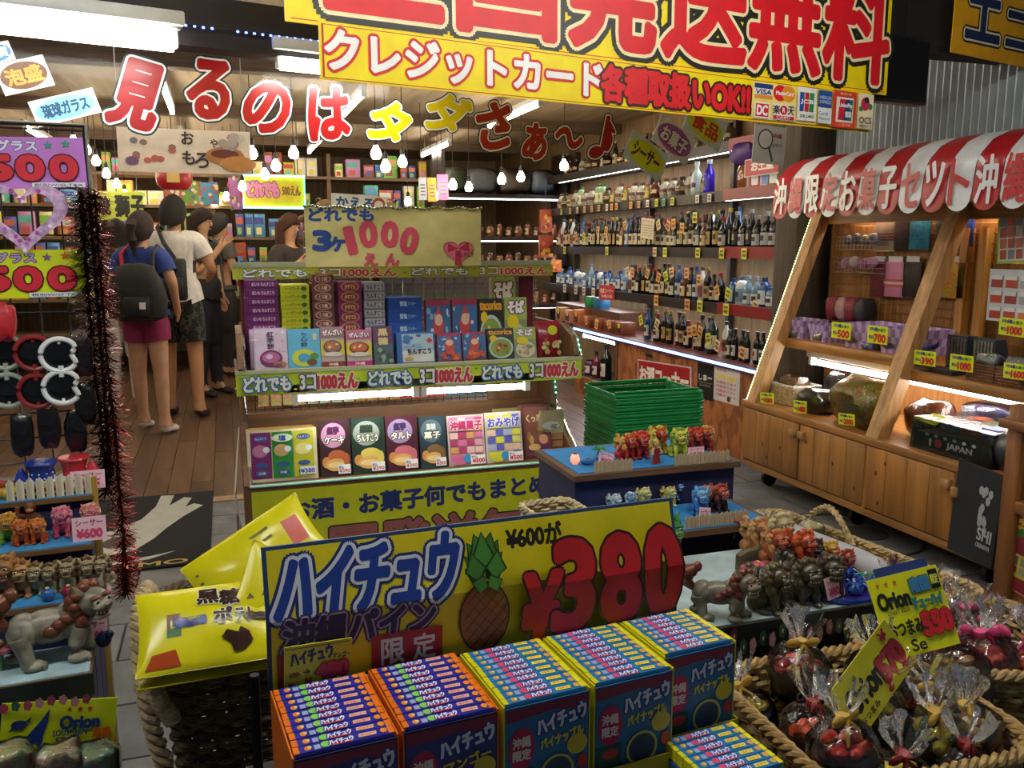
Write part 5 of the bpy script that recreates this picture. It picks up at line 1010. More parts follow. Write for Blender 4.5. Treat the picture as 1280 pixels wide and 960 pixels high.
items = [Q(0, 0, 1, 1, '24406a'), Q(.009, .022, .991, .976, 'ead81a'),
         T('ハイチュウ', .222, .715, .385, .46, navy, .045, (('1b2f78', .10), ('e4e8ee', .055)), 0, .18),
         T('沖縄パイン', .195, .375, .325, .23, '2a2350', .05, (('3a2a58', .12), ('b7a2b8', .055)), 0, .12),
         Q(.018, .025, .06, .26, '8a1f24'), Q(.215, .025, .375, .285, 'b0282c'), T('限', .262, .15, .05, .19, 'e8e4dc', .025), T('定', .333, .15, .05, .19, 'e8e4dc', .025)]+body+pin+[
         T('¥600が…', .62, .885, .18, .155, '201c14', .05, (), 0),
         T('¥', .605, .335, .085, .50, 'c22026', .06, (('33100e', .035),), 0, .1), T('3', .69, .455, .092, .68, 'c22026', .055, (('33100e', .03),), 0, .06), T('8', .815, .45, .092, .68, 'c22026', .055, (('33100e', .03),)), T('0', .933, .465, .086, .68, 'c22026', .06, (('33100e', .03),)),
         T('W/O TAX (税抜価格)', .845, .075, .26, .085, 'e2d060', .03, (('3a3424', .09),))]
def crease(mb, zc, deg):       # the sheet is folded back along a level crease
    bmm = bmesh.new(); me = mb.mesh('fold', False); bmm.from_mesh(me)
    bmesh.ops.bisect_plane(bmm, geom=bmm.verts[:]+bmm.edges[:]+bmm.faces[:], plane_co=(0, 0, zc), plane_no=(0, 0, 1), dist=1e-6)
    for v in bmm.verts:
        if v.co.z > zc:
            t = v.co.z-zc; y = v.co.y; v.co.z = zc+t*math.cos(R(deg))-y*math.sin(R(deg))*0; v.co.y = y+t*math.sin(R(deg))
    bmm.to_mesh(me); bmm.free(); return me
sg = tag(obj('price_sign', crease(MB().box(0, 0, 0, w, .004, h, mat('24406a', .45)), h*.5, 17), None, mx), 'big yellow pineapple candy sign reading 380 yen behind the cartons', 'sign')
obj('print', crease(printed(w, h, items), h*.5, 17), sg)
MB().box(.05, .006, -.2, .08, .02, h*.5, mat('2a2c30', .5)).box(w-.1, .006, -.2, w-.07, .02, h*.5, mat('2a2c30', .5)).build('support', sg)
mx, w, h = FG.quad(.182, (355, 810), (440, 797), (357, 864))
sign('price_card', 'small yellow handwritten mango price card clipped to the big sign', 'price card', mx, w, h, [Q(.03, .93, .97, .945, '3a3a2a'), T('ハイチュウ', .40, .74, .62, .30, '23306a', .05, (), 6), T('マンゴー', .84, .66, .26, .13, '2a2a2a', .03), T('600', .14, .34, .14, .13, '8a2a2a', .03), Q(.06, .33, .24, .35, '8a2a2a'), T('→', .32, .38, .1, .12, '2a2a2a', .03), T('480', .70, .36, .46, .34, 'c83048', .09, (('4a1018', .04),)), T('税込', .14, .12, .18, .12, '2a2a2a', .03), T('¥', .34, .14, .1, .2, 'a02a3a', .06)], 'ded63a', .002)
# ================================================================ wicker work
def rrect(w, d, r, n):
    pts = []
    for cx, cy, a0 in ((w/2-r, d/2-r, 0), (-w/2+r, d/2-r, PI/2), (-w/2+r, -d/2+r, PI), (w/2-r, -d/2+r, 1.5*PI)):
        for i in range(n): pts.append((cx+r*math.cos(a0+PI/2*i/(n-1)), cy+r*math.sin(a0+PI/2*i/(n-1))))
    P = [Vector((*p, 0)) for p in pts]; out = []
    L_ = [(P[(i+1) % len(P)]-P[i]).length for i in range(len(P))]; tot = sum(L_); N_ = max(40, int(tot/.012)); N_ += N_ % 2
    for k_ in range(N_):
        s = tot*k_/N_; i = 0
        while s > L_[i]: s -= L_[i]; i += 1
        out.append(P[i].lerp(P[(i+1) % len(P)], s/L_[i]))
    return out
def braid(mb, pts, r, m, turns, strands=3):
    pts = [Vector(p) for p in pts]; K = len(pts)
    for s in range(strands):
        q = []
        for i, p in enumerate(pts):
            t = ((pts[min(i+1, K-1)]-pts[max(i-1, 0)])).normalized(); u = t.cross(Vector((0, 0, 1)))
            if u.length < .1: u = t.cross(Vector((1, 0, 0)))
            u.normalize(); v = u.cross(t); a_ = 2*PI*(s/strands+turns*i/(K-1)); q.append(p+u*math.cos(a_)*r+v*math.sin(a_)*r)
        mb.tube(q, r*.78, m, 6)
def wicker(name, label, m, w, d, h, taper=.8, cols=('c9ac78', 'a8884e'), rr=.0052, corner=.04, rim=.008, handles=()):
    t = thing(name, label, 'basket', m); rows = max(3, int(h/(rr*1.75))); weave = MB()
    wm1, wm2 = mat(cols[0], .6, 'wicker'), mat(cols[1], .6, 'wicker')
    for k_ in range(rows):
        f = k_/(rows-1); sc_ = taper+(1-taper)*f; P = rrect(w*sc_, d*sc_, corner*sc_, 5); q = []
        for i, p in enumerate(P):
            nrm = p.normalized(); off = .0045*math.cos(PI*((i//2)+k_)); q.append(p+nrm*off+Vector((0, 0, h*f)))
        weave.tube(q, rr, (wm1, wm2)[random.random() < .35], 4, True)
    weave.build('weave', t)['kind'] = 'stuff'
    P0 = rrect(w*taper, d*taper, corner*taper, 5); P1 = rrect(w, d, corner, 5); st = MB(); n = 34
    for i in range(n): st.tube([P0[int(i*len(P0)/n)], P1[int(i*len(P1)/n)]+Vector((0, 0, h))], .0032, wm2, 4)
    st.build('stakes', t)['kind'] = 'stuff'
    rm = MB(); P = [p+Vector((0, 0, h+.002)) for p in rrect(w+.006, d+.006, corner, 6)]; braid(rm, P+[P[0]], rim*.62, wm1, len(P)//5); rm.build('rim', t)
    MB().add([(p.x, p.y, .003) for p in P0], [tuple(range(len(P0)))], wm2).build('base', t)
    for hd in handles: hb = MB(); braid(hb, hd, .007, wm1, 9); hb.build('handle', t)
    return t
# left tall basket with yellow snack bags
arc_ = [(-.155, -.13+.26*i/16, .40+.085*math.sin(PI*i/16)) for i in range(17)]
wicker('wicker_basket', 'tall dark wicker basket with rope handle holding yellow snack bags', TR(-.035, 1.745, .20, 3), .255, .35, .41, .66, ('6a5638', '4a3a24'), .0062, .06, .012)
hb = MB(); wm1 = mat('c4ad84', .7, 'wicker')
o = thing('rope_handle', 'thick pale braided rope handle at the left of the tall basket', 'handle', TR(0, 0, 0))
D.objects.remove(o)
tb = [ob for ob in COL.objects if ob.name == 'wicker_basket'][0]
def smooth_path(P, n):
    P = [Vector(p) for p in P]; out = []
    for i in range(n+1):
        t = i/n*(len(P)-1); k_ = min(int(t), len(P)-2); f = t-k_; a_, b_, c_, d_ = P[max(k_-1, 0)], P[k_], P[k_+1], P[min(k_+2, len(P)-1)]
        out.append(.5*((2*b_)+(c_-a_)*f+(2*a_-5*b_+4*c_-d_)*f*f+(3*b_-a_-3*c_+d_)*f**3))
    return out
braid(hb, smooth_path([(-.095, -.17, .10), (-.13, -.185, .24), (-.15, -.17, .37), (-.155, -.08, .455), (-.145, .06, .46), (-.135, .12, .41)], 80), .010, wm1, 10)
braid(hb, smooth_path([(-.105, -.185, .30), (-.13, -.19, .36), (-.135, -.12, .40), (-.13, .0, .42)], 50), .010, wm1, 6)
hb.build('rope_handle', tb)
MB().box(-.09, -.13, .32, .09, .13, .345, mat('3a3226', .8, 'wicker')).build('inner_tray', tb)
def snackbag(label, m, w, h, th, items, col='e6dc14', seed=0):
    rnd = random.Random(seed); nu, nv = 22, 26; V = {0: [], 1: []}; mb = MB(); cm_ = mat(col, .22)
    def P_(u, v, s):
        e = (max(0, math.sin(PI*u))**.45)*(max(0, math.sin(PI*v))**.6)
        wr = .10*math.sin(9*u+3*v+seed)*math.sin(7*v-2*u)+.05*math.sin(23*u+5*v)
        return ((u-.5)*w*(1-.05*math.sin(PI*v)), s*(th/2*e*(1+wr)+.0006)-.0*u, (v-.5)*h)
    vs_ = [P_(i/nu, j/nv, -1) for j in range(nv+1) for i in range(nu+1)]+[P_(i/nu, j/nv, 1) for j in range(nv+1) for i in range(nu+1)]
    n = (nu+1)*(nv+1); f = []
    for j in range(nv):
        for i in range(nu):
            a_ = j*(nu+1)+i; f.append((a_, a_+1, a_+nu+2, a_+nu+1)); f.append((n+a_, n+a_+nu+1, n+a_+nu+2, n+a_+1))
    o = tag(mb.add(vs_, f, cm_).build('snack_bag', None, m), label, 'snack bag', 'yellow snack bags in the tall basket')
    pr = printed(w, h, items, step=2e-4, rough=.25, x0=-w/2, z0=-h/2)
    nvv = []
    for (x, y, z) in pr.v:
        u, v = x/w+.5, z/h+.5; u_, v_ = min(.999, max(.001, u)), min(.999, max(.001, v)); nvv.append((x*(1-.05*math.sin(PI*v_)), P_(u_, v_, -1)[1]+y-.0012, z))
    pr.v = nvv; pr.build('front_print', o, None, False)
    sl = MB()
    for s in (-1, 1): sl = MB(); sl.box(-w/2, -.0012, s*h/2-(.012 if s > 0 else 0), w/2, .0012, s*h/2+(0 if s > 0 else .012), mat('c8bc10', .25)).build('seal', o)
    return o
isl = [(.66, .10), (.74, .12), (.80, .2), (.78, .3), (.72, .36), (.70, .30), (.62, .34), (.58, .26), (.64, .2)]
itb = [PG([(.06, .05), (.30, .05), (.26, .22), (.1, .2)], 'b84a1e'), Q(.20, .36, .30, .62, '7a4a34'), Q(.20, .36, .30, .45, '3a6a3a'), T('ちんすこう', .36, .5, .05, .36, '3a4a9a', .06, (), 90), T('黒', .50, .80, .15, .2, '35201a', .06, (('eef0da', .05),)), T('糖', .66, .76, .15, .2, '35201a', .06, (('eef0da', .05),)), T('ポ', .6, .52, .13, .18, '35201a', .06, (('eef0da', .05),)), T('テト', .76, .5, .14, .16, '35201a', .05, (('eef0da', .05),)), PG(isl, '3a2018'), T('沖縄限定', .92, .48, .04, .5, '4a3a1a', .04, (), 90)]
c1 = hp(262, 782, .66); c2 = hp(322, 712, .72); c3 = hp(330, 765, .68)
snackbag('yellow snack bag with dark lettering lying in front in the tall basket', Matrix.Translation(c1) @ Matrix.Rotation(R(2), 4, 'Z') @ Matrix.Rotation(R(-52), 4, 'X'), .25, .165, .05, itb, seed=1)
snackbag('yellow snack bag lying slanted across the back of the tall basket', Matrix.Translation(c2+Vector((0, .06, .0))) @ Matrix.Rotation(R(4), 4, 'Z') @ Matrix.Rotation(R(-30), 4, 'Y') @ Matrix.Rotation(R(-42), 4, 'X'), .27, .15, .05, [Q(.8, .3, .93, .7, 'c8402a'), *[Q(.06, .72-i*.14, .7, .76-i*.14, '6a6410') for i in range(2)]], seed=2)
snackbag('yellow snack bag with a dark corner wedged behind the price sign', Matrix.Translation(c3+Vector((.02, .06, -.01))) @ Matrix.Rotation(R(12), 4, 'Z') @ Matrix.Rotation(R(35), 4, 'Y') @ Matrix.Rotation(R(-35), 4, 'X'), .16, .2, .04, [PG([(.1, .4), (.3, .5), (.2, .9)], '5a4a1a')], seed=4)
snackbag('yellow snack bag lying underneath at the front rim of the basket', Matrix.Translation(hp(265, 818, .60)) @ Matrix.Rotation(R(3), 4, 'Z') @ Matrix.Rotation(R(-80), 4, 'X'), .25, .14, .03, [Q(.1, .1, .9, .3, 'a89a10')], 'a8a012', seed=5)
# ================================================================ shisa guardian-lion figurines
_sh = {}
def shisa_meshes(cb, cm, cf, pose):
    key = (cb, cm, cf, pose)
    if key in _sh: return _sh[key]
    B = mat(cb, .3, 'glaze'); Mn = mat(cm, .3, 'glaze'); Fc = mat(cf, .3, 'glaze'); body = MB(); head = MB(); mane = MB(); tail = MB(); eyes = MB(); mouth = MB()
    if pose == 'sit':
        body.ell((0, .014, .036), (.029, .031, .036), B, 12, 8).ell((0, -.008, .046), (.024, .021, .03), B, 10, 7)
        for s in (-1, 1):
            body.tube([(s*.016, -.014, .05), (s*.018, -.026, .025), (s*.018, -.026, .006)], [.012, .010, .009], B, 8).ell((s*.018, -.033, .007), (.011, .013, .007), B, 8, 5).ell((s*.027, .02, .02), (.014, .023, .02), B, 8, 6).ell((s*.03, -.002, .007), (.011, .018, .007), B, 8, 5)
        hc = Vector((0, -.018, .083)); tl = [(0, .042, .03), (0, .054, .05), (0, .052, .075), (0, .04, .098)]
        rot = Matrix.Identity(3)
    else:
        body.ell((0, 0, .062), (.052, .026, .028), B, 14, 8).ell((.034, 0, .066), (.03, .03, .032), B, 12, 8).ell((-.036, 0, .06), (.026, .028, .03), B, 12, 8)
        for sx, x in ((1, .042), (-1, -.044)):
            for s in (-1, 1):
                k_ = .008*s*sx
                body.tube([(x, s*.017, .058), (x+k_, s*.02, .03), (x+k_*1.4, s*.02, .008)], [.016, .012, .011], B, 9).ell((x+k_*1.4+.006, s*.02, .009), (.017, .013, .009), B, 9, 6)
                for q in (-1, 0, 1): body.ell((x+k_*1.4+.021, s*.02+q*.007, .006), (.005, .0035, .005), Fc, 6, 4)
        hc = Vector((.062, -.012, .095)); tl = [(-.058, .0, .07), (-.078, .0, .085), (-.072, 0, .112), (-.045, 0, .128)]
        rot = Matrix.Rotation(R(38), 3, 'Z')
    def H(p): return rot @ Vector(p)+hc
    r4 = rot.to_4x4()
    head.ell(H((0, 0, 0)), (.027, .025, .023), Fc, 12, 8, rot).ell(H((0, -.024, -.004)), (.018, .013, .010), Fc, 10, 6, rot).ell(H((0, -.020, -.021)), (.016, .013, .006), Fc, 10, 5, rot).ell(H((0, -.037, .001)), (.008, .005, .005), Fc, 8, 5, rot)
    for s in (-1, 1):
        head.tube([H((s*.02, .004, .016)), H((s*.03, .006, .034))], [.009, .001], Fc, 7).ell(H((s*.011, -.021, .0115)), (.010, .006, .004), Mn, 8, 5, rot)
        eyes.ell(H((s*.011, -.0225, .005)), (.0062, .0042, .0055), mat('f2efe2', .15), 8, 6, rot).ell(H((s*.011, -.0265, .005)), (.003, .0015, .003), mat('0c0c0c', .1), 6, 4, rot)
        for q in range(3): mouth.ell(H((s*(.004+q*.0045), -.031+q*.003, -.0125)), (.0018, .0015, .003), mat('f4f2e8', .2), 5, 4, rot)
    mouth.ell(H((0, -.022, -.0145)), (.013, .010, .005), mat('8a1f1c', .4), 8, 5, rot)
    for k_ in range(15):
        a_ = PI*(-.22+1.44*k_/14); mane.ell(H((math.cos(a_)*.029, .006+.006*(k_ % 2), math.sin(a_)*.025)), (.0095, .011, .0095), Mn, 7, 5, rot)
    for k_ in range(9):
        a_ = PI*(.05+.9*k_/8); mane.ell(H((math.cos(a_)*.026, .018, math.sin(a_)*.024-.008)), (.011, .013, .012), Mn, 7, 5, rot)
    for s in (-1, 1): mane.ell(H((s*.02, .004, -.026)), (.013, .014, .015), Mn, 8, 5, rot)
    if pose != 'sit':
        for k_ in range(10): mane.ell((.05-.006*k_, -.024+.048*(k_ % 2), .092-.004*k_), (.014, .009, .011), Mn, 8, 5)
    tail.tube(tl, [.008, .017, .019, .002], Mn, 9)
    for k_ in range(4):
        p = Vector(tl[1]).lerp(Vector(tl[3]), k_/3.5); tail.ell(p+Vector((0, .008 if pose == 'sit' else 0, 0)), (.011, .011, .013), Mn, 7, 5)
    _sh[key] = (body.mesh('shisa_body'), head.mesh('head'), mane.mesh('mane'), tail.mesh('tail'), eyes.mesh('eyes'), mouth.mesh('mouth')); return _sh[key]
CNM = {}
def shisa(label, m, cb, cm, cf, pose='sit', group=None):
    b_, h_, mn, tl, ey, mo = shisa_meshes(cb, cm, cf, pose)
    o = tag(obj('shisa_figurine', b_, None, m), label, 'figurine', group)
    hd = obj('head', h_, o); obj('eyes', ey, hd); obj('mouth', mo, hd); obj('mane', mn, o); obj('tail', tl, o); return o
pick = MB().prism([(0, 0), (.0125, 0), (.0125, .03), (.00625, .037), (0, .03)], 0, .003, mat('c9b08a', .7, 'wood', 0, 3)).mesh('picket')
pickw = MB().prism([(0, 0), (.0165, 0), (.0165, .047), (.00825, .056), (0, .047)], 0, .003, mat('d9d2b4', .7, 'wood', 0, 3)).mesh('picket')
def fence(label, m, n, mesh=pick, pitch=.0135, z1=.01, z2=.025):
    t = thing('picket_fence', label, 'fence', m, 'little picket fences')
    for i in range(n): obj('picket', mesh, t, TR(i*pitch, 0, random.uniform(-.001, .001)))
    MB().box(0, .003, z1, n*pitch, .005, z1+.005, mat('c0a87e', .7)).box(0, .003, z2, n*pitch, .005, z2+.005, mat('c0a87e', .7)).build('rails', t); return t
def pinkcard(label, m, w=.055, h=.04, big='600'):
    return sign('price_card', label, 'price card', m, w, h, [T('シーサー', .5, .76, .8, .24, '8a3a5a', .03), T('¥'+big, .5, .32, .74, .36, 'd0406a', .06)], 'f2c4d2', .002, 'pink price cards among the figurines')
# ---------------------------------------------------------------- stepped stand right of the centre
NAVY = mat('1c1f4a', .75, 'fabric'); FELT = mat('2f86c8', .8, 'fabric'); BRN = mat('6a4a30', .6, 'wood', 0, -1)
ss = thing('figurine_steps', 'stepped stand in dark blue cloth with sky blue felt for figurines', 'display stand', TR(0, 0, 0))
MB().box(.93, 2.22, 0, 1.46, 2.52, .675, NAVY).build('upper_block', ss)
MB().box(.92, 2.2, .675, 1.47, 2.54, .692, BRN).build('upper_board', ss); MB().box(.94, 2.22, .692, 1.45, 2.52, .695, FELT).build('upper_felt', ss)
MB().box(.90, 2.0, 0, 1.42, 2.2, .56, NAVY).build('lower_block', ss); MB().box(.89, 1.97, .56, 1.44, 2.2, .577, BRN).build('lower_board', ss); MB().box(.90, 1.98, .577, 1.42, 2.19, .58, FELT).build('lower_felt', ss)
fence('pale picket fence at the left front of the upper figurine step', TR(.985, 2.205, .695), 9)
fence('pale picket fence at the right front of the upper figurine step', TR(1.245, 2.205, .695), 13, pitch=.0145)
fence('pale picket fence on the lower figurine step', TR(1.16, 1.985, .58), 13, pitch=.0155)
G2 = 'figurines on the upper step'
def at(fr_px, fr_py, z): return hp(fr_px, fr_py, z)
for i, (px, py, s, cb, cm, cf, rz, lb) in enumerate(((782, 572, .72, 'b02a22', 'd8a03a', 'c83a2a', 20, 'red and gold shisa at the left of the upper step'), (800, 570, .75, '9a2420', 'c83a2a', 'd04a34', 0, 'dark red shisa beside it on the upper step'), (822, 564, .78, 'c8a83a', 'd8c84a', 'c83a2a', 10, 'yellow shisa with red face behind the red figure'), (848, 568, .80, 'b8c83a', '8aa83a', 'd8d050', -10, 'yellow-green shisa in the middle of the upper step'), (868, 562, .70, '8a2420', 'b83a2a', 'c8402a', 0, 'red shisa behind the right fence of the upper step'), (882, 560, .70, 'a02a24', 'd8b04a', 'b8342a', -20, 'rightmost red and cream shisa on the upper step'))):
    p = at(px, py, .70); shisa(lb, TR(p.x, p.y, .695, rz, 0, 0, s), cb, cm, cf, 'sit', G2)
# small standing red figure, palm, lantern
p = at(820, 578, .70); o = tag(MB().tube([(0, 0, .0), (.003, 0, .03), (0, 0, .05)], [.006, .008, .010], mat('9a2a2a', .4), 8).tube([(-.008, 0, 0), (-.006, 0, .03)], .005, mat('9a2a2a', .4), 8).tube([(.01, 0, 0), (.006, 0, .03)], .005, mat('9a2a2a', .4), 8).tube([(-.009, 0, .05), (-.016, -.004, .03)], .004, mat('c8a890', .4), 7).tube([(.009, 0, .05), (.017, -.004, .034)], .004, mat('c8a890', .4), 7).ell((0, 0, .064), (.008, .008, .009), mat('d8b8a0', .4), 9, 6).build('hero_figure', None, TR(p.x, p.y, .695)), 'small standing red toy figure at the front of the upper step', 'figurine')
MB().ell((0, .001, .069), (.009, .009, .007), mat('c8b040', .4), 8, 5).build('hair', o)
p = at(743, 576, .70); t = thing('palm_ornament', 'tiny palm tree ornament at the left end of the upper step', 'ornament', TR(p.x, p.y, .695)); MB().tube([(0, 0, 0), (.006, 0, .02), (.016, 0, .04)], .003, mat('8a7a4a', .6), 6).build('trunk', t); lf = MB()
for k_ in range(7):
    a_ = 2*PI*k_/7; lf.tube([(.016, 0, .04), (.016+.012*math.cos(a_), .012*math.sin(a_), .045), (.016+.024*math.cos(a_), .024*math.sin(a_), .036)], [.002, .004, .0005], mat('2f8a3c', .4), 5)
lf.build('leaves', t)
p = at(722, 580, .70); o = tag(MB().lathe([(0, 0), (.008, 0), (.014, .008), (.015, .018), (.010, .03), (0, .031)], mat('f07a1a', .3, 'emit', .6), 12).build('lantern', None, TR(p.x, p.y+.02, .695)), 'small glowing orange lantern at the left corner of the upper step', 'lantern'); MB().lathe([(.006, .03), (.008, .034), (0, .036)], mat('5a2a10', .4), 10).build('cap', o)
p = at(737, 580, .70); tag(MB().ell((0, 0, .012), (.026, .014, .012), mat('2f7ab8', .3, 'glaze'), 12, 7).ell((.022, 0, .016), (.012, .006, .010), mat('2f7ab8', .3, 'glaze'), 8, 5).build('whale_ornament', None, TR(p.x, p.y+.01, .695)), 'small blue whale ornament beside the orange lantern', 'ornament')
p = at(752, 577, .70); pinkcard('pink price card behind the left fence of the upper step', TR(p.x-.01, p.y, .70, 0, -20, 20), .05, .036)
p = at(868, 572, .70); pinkcard('pink price card behind the right fence of the upper step', TR(p.x-.025, p.y-.01, .705, 0, -14), .055, .03)
for i, (px, py, s, cb, cm, cf, lb) in enumerate(((768, 632, .55, '5a9ad0', 'd8e4ec', 'c8dcec', 'small white and blue shisa at the left of the lower step'), (788, 630, .55, '3f86c4', 'e0e8ee', '4a94cc', 'small bright blue shisa on the lower step'), (804, 626, .60, 'd8c868', 'e8dc90', 'e0d484', 'pale yellow shisa with pointed ears on the lower step'), (836, 624, .58, 'e0d890', 'd8c860', 'e8e0a0', 'cream shisa left of the pink card on the lower step'), (845, 616, .60, '5a8ac4', '88b0dc', '6a9ad0', 'blue shisa behind the cream one on the lower step'), (875, 634, .80, '2f7ac4', '5a9ad8', '7ab0dc', 'larger blue dog-like shisa by the pink card'), (884, 628, .7, '8a4a34', 'b87a5a', 'a85a40', 'brown shisa behind the lower fence'), (898, 630, .8, '3a2420', '8a3a2a', 'b84a30', 'dark spotted shisa with red face behind the lower fence'))):
    p = at(px, py, .60); shisa(lb, TR(p.x, max(p.y, 2.03), .58, random.uniform(-20, 20), 0, 0, s*.9), cb, cm, cf, 'sit', 'figurines on the lower step')
p = at(858, 640, .59); pinkcard('pink price card standing among the blue shisa of the lower step', TR(p.x-.012, 2.0, .58, 0, -12, 8), .036, .05, '900')
# ---------------------------------------------------------------- floral edged tray with big shisa
ZTR = .53; x0, x1, y0, y1 = .90, 1.46, 1.50, 1.92
tr = thing('figurine_tray', 'black tray with floral trim full of figurines right of the cartons', 'tray', TR(0, 0, 0))
BLK = mat('16171a', .6, 'fabric')
MB().box(x0+.01, y0+.01, 0, x1-.05, y1, ZTR-.03, BLK).build('skirt', tr)
MB().box(x0, y0, ZTR-.03, x1, y1, ZTR, mat('b8ccd0', .7, 'fabric')).build('base', tr)
for (a_, b_, c_, d_) in ((x0-.012, y0-.012, x1+.012, y0), (x1, y0, x1+.012, y1), (x0-.012, y0, x0, y1)):
    MB().box(a_, b_, ZTR-.045, c_, d_, ZTR+.012, mat('1e2423', .5)).build('edge', tr)
fl = []
for i in range(26):
    cx = (i+.5)/26; cy = random.uniform(.25, .75); c = random.choice(('8a3a54', 'b87a8a', '6a2a40', 'c89aa4', '2f5a44', '3a6a50'))
    fl += [E(cx+.008*math.cos(k_*1.257), cy+.16*math.sin(k_*1.257), .008, .17, c, 7) for k_ in range(5)]+[E(cx, cy, .004, .09, 'd8b8a0', 6)]
printed(x1-x0+.024, .057, fl).build('floral_trim', tr, TR(x0-.012, y0-.0125, ZTR-.045), False)
G3 = 'figurines in the floral tray'
def tshisa(lb, px, py, s, cols, rz, pose='sit', z=ZTR):
    p = hp(px, py, z); return shisa(lb, TR(p.x, p.y, z, rz, 0, 0, s), *cols, pose, G3)
OLV = ('4a4434', '5a5238', '5f5640'); 
tshisa('large grey-green shisa with rust mane at the left of the tray', 897, 772, .95, ('7a7462', '6a3226', '7a7058'), -30, 'stand')
tshisa('dark bronze shisa with flower on its head in the tray', 960, 762, .98, ('3f3a26', '5a5030', '4a4430'), 30)
tshisa('dark bronze shisa in the middle of the tray', 1003, 754, .98, ('383424', '4a4228', '4a4230'), 0)
tshisa('black-brown shisa right of the middle of the tray', 1036, 746, .92, ('2e2a20', '4a3c26', '443a2a'), -20)
tshisa('orange shisa sitting high at the back of the tray', 1000, 708, .85, ('b8401c', 'c8562a', 'c04a22'), 10, 'sit', ZTR+.03)
tshisa('orange and tan shisa beside the tall orange one', 968, 704, .8, ('a85a30', 'c88a50', 'b84a2a'), 0, 'sit', ZTR+.03)
tshisa('tan shisa at the back left of the tray', 945, 690, .85, ('a8703c', 'c89a60', 'b87a48'), 10, 'sit', ZTR+.02)
tshisa('pale stone shisa behind the orange ones', 972, 690, .95, ('a8986a', 'c8b888', 'b0a070'), 0, 'sit', ZTR+.03)
tshisa('dark spotted shisa in the centre of the tray', 975, 722, .75, ('201c1a', '5a4a3a', '2e2622'), 15)
tshisa('black shisa left of the blue pond', 1013, 712, .75, ('1e1c20', '3a3430', '2a2426'), -10)
tshisa('gold shisa above the blue pond', 1035, 708, .62, ('b8862a', 'd8b04a', 'c89838'), 0)
tshisa('rust red shisa beside the gold one', 1055, 718, .6, ('8a3428', 'b04a34', 'a03c2c'), 0)
for i, (px, py, c) in enumerate(((935, 712, 'b84a6a'), (948, 708, 'c8607a'), (978, 718, 'a82a34'), (992, 714, 'b8303a'), (932, 655, 'c03028'), (918, 652, 'b82a2a'))):
    p = hp(px, py, ZTR+.05); t = thing('flower_ornament', '%s ceramic flower in the tray, %s from the front left' % ({'b84a6a': 'pink', 'c8607a': 'pale pink', 'a82a34': 'crimson', 'b8303a': 'bright red', 'c03028': 'scarlet', 'b82a2a': 'dark scarlet'}[c], ORD[i]), 'ornament', TR(p.x, p.y, ZTR), 'ceramic flowers in the tray'); mb = MB()
    for k_ in range(5): mb.ell((.010*math.cos(k_*1.257), .010*math.sin(k_*1.257), .055), (.009, .009, .006), mat(c, .3, 'glaze'), 7, 5)
    mb.build('petals', t); MB().ell((0, 0, .06), (.005, .005, .005), mat('e0c050', .4), 6, 4).build('centre', t); MB().cyl((0, 0, 0), (0, 0, .05), .004, .003, mat('3a6a3a', .5), 6).build('stem', t)
# blue pond dish with small plants, pink card
p = hp(1040, 748, ZTR); pd = thing('pond_dish', 'deep blue round pond dish at the right of the tray', 'dish', TR(1.36, 1.60, ZTR))
MB().lathe([(0, 0), (.085, 0), (.095, .006), (.095, .014), (.088, .014), (.084, .008), (0, .008)], mat('1f3f9a', .15), 28).build('dish', pd); MB().lathe([(0, .0095), (.083, .0095), (0, .0096)], mat('3a2f8a', .05), 24).build('water', pd)
for i, (x, y, c, lb) in enumerate(((-.04, .05, '2a50b0', 'left'), (.0, -.05, '2f64b8', 'front'), (.04, .03, '23489c', 'right'), (.05, -.03, '2f70b0', 'outer'), (.01, .055, '1f3f8a', 'rear'))):
    t = MB(); t.ell((0, 0, .015), (.022, .016, .014), mat(c, .2, 'glaze'), 10, 6)
    for k_ in range(6): a_ = k_*1.05; t.tube([(0, 0, .012), (.018*math.cos(a_), .018*math.sin(a_), .032), (.03*math.cos(a_), .03*math.sin(a_), .026)], [.005, .004, .001], mat(c, .2, 'glaze'), 5)
    tag(t.build('sea_slug_ornament', None, TR(1.36+x, 1.60+y, ZTR+.009)), 'small blue glass creature in the pond dish, %s one' % lb, 'ornament', 'glass creatures in the pond dish')
t = MB()
for k_ in range(8): a_ = k_*.785; t.tube([(0, 0, 0), (.012*math.cos(a_), .012*math.sin(a_), .022), (.026*math.cos(a_), .026*math.sin(a_), .022)], [.003, .004, .0005], mat('3a9a3a', .3), 5)
p = hp(1085, 725, ZTR+.02); tag(t.build('leaf_ornament', None, TR(p.x-.01, p.y, ZTR+.012)), 'small bright green leafy ornament at the right rim of the pond', 'ornament')
p = hp(1048, 742, ZTR+.03); pinkcard('pink price card leaning in the blue pond dish', TR(1.275, 1.535, ZTR+.012, 10, -15, -6), .055, .05, '800')
p = hp(920, 700, ZTR); 
wd_ = tag(MB().prism([(0, 0), (.12, 0), (.125, .05), (.10, .056), (.02, .05), (0, .04)], 0, .02, mat('5f5338', .8, 'glaze')).build('driftwood_sign', None, TR(hp(925, 715, ZTR).x, hp(925, 715, ZTR).y, ZTR, 4)), 'mossy driftwood board standing in the figurine tray', 'ornament')
p = hp(910, 715, ZTR); tag(MB().ell((0, 0, .03), (.032, .028, .03), mat('5a3420', .7, 'wicker'), 12, 8).build('coconut', None, TR(.96, 1.86, ZTR)), 'brown coconut at the back left corner of the tray', 'coconut')
p = hp(888, 680, .56); o = shisa('green and yellow dragon-like figurine with black and white face', TR(1.0, 1.955, .50, 0, 0, 0, 1.15) if False else TR(1.05, 1.90, ZTR, 10, 0, 0, 1.15), 'c8c02a', '2f9a4a', '4a8a3a', 'sit', G3)
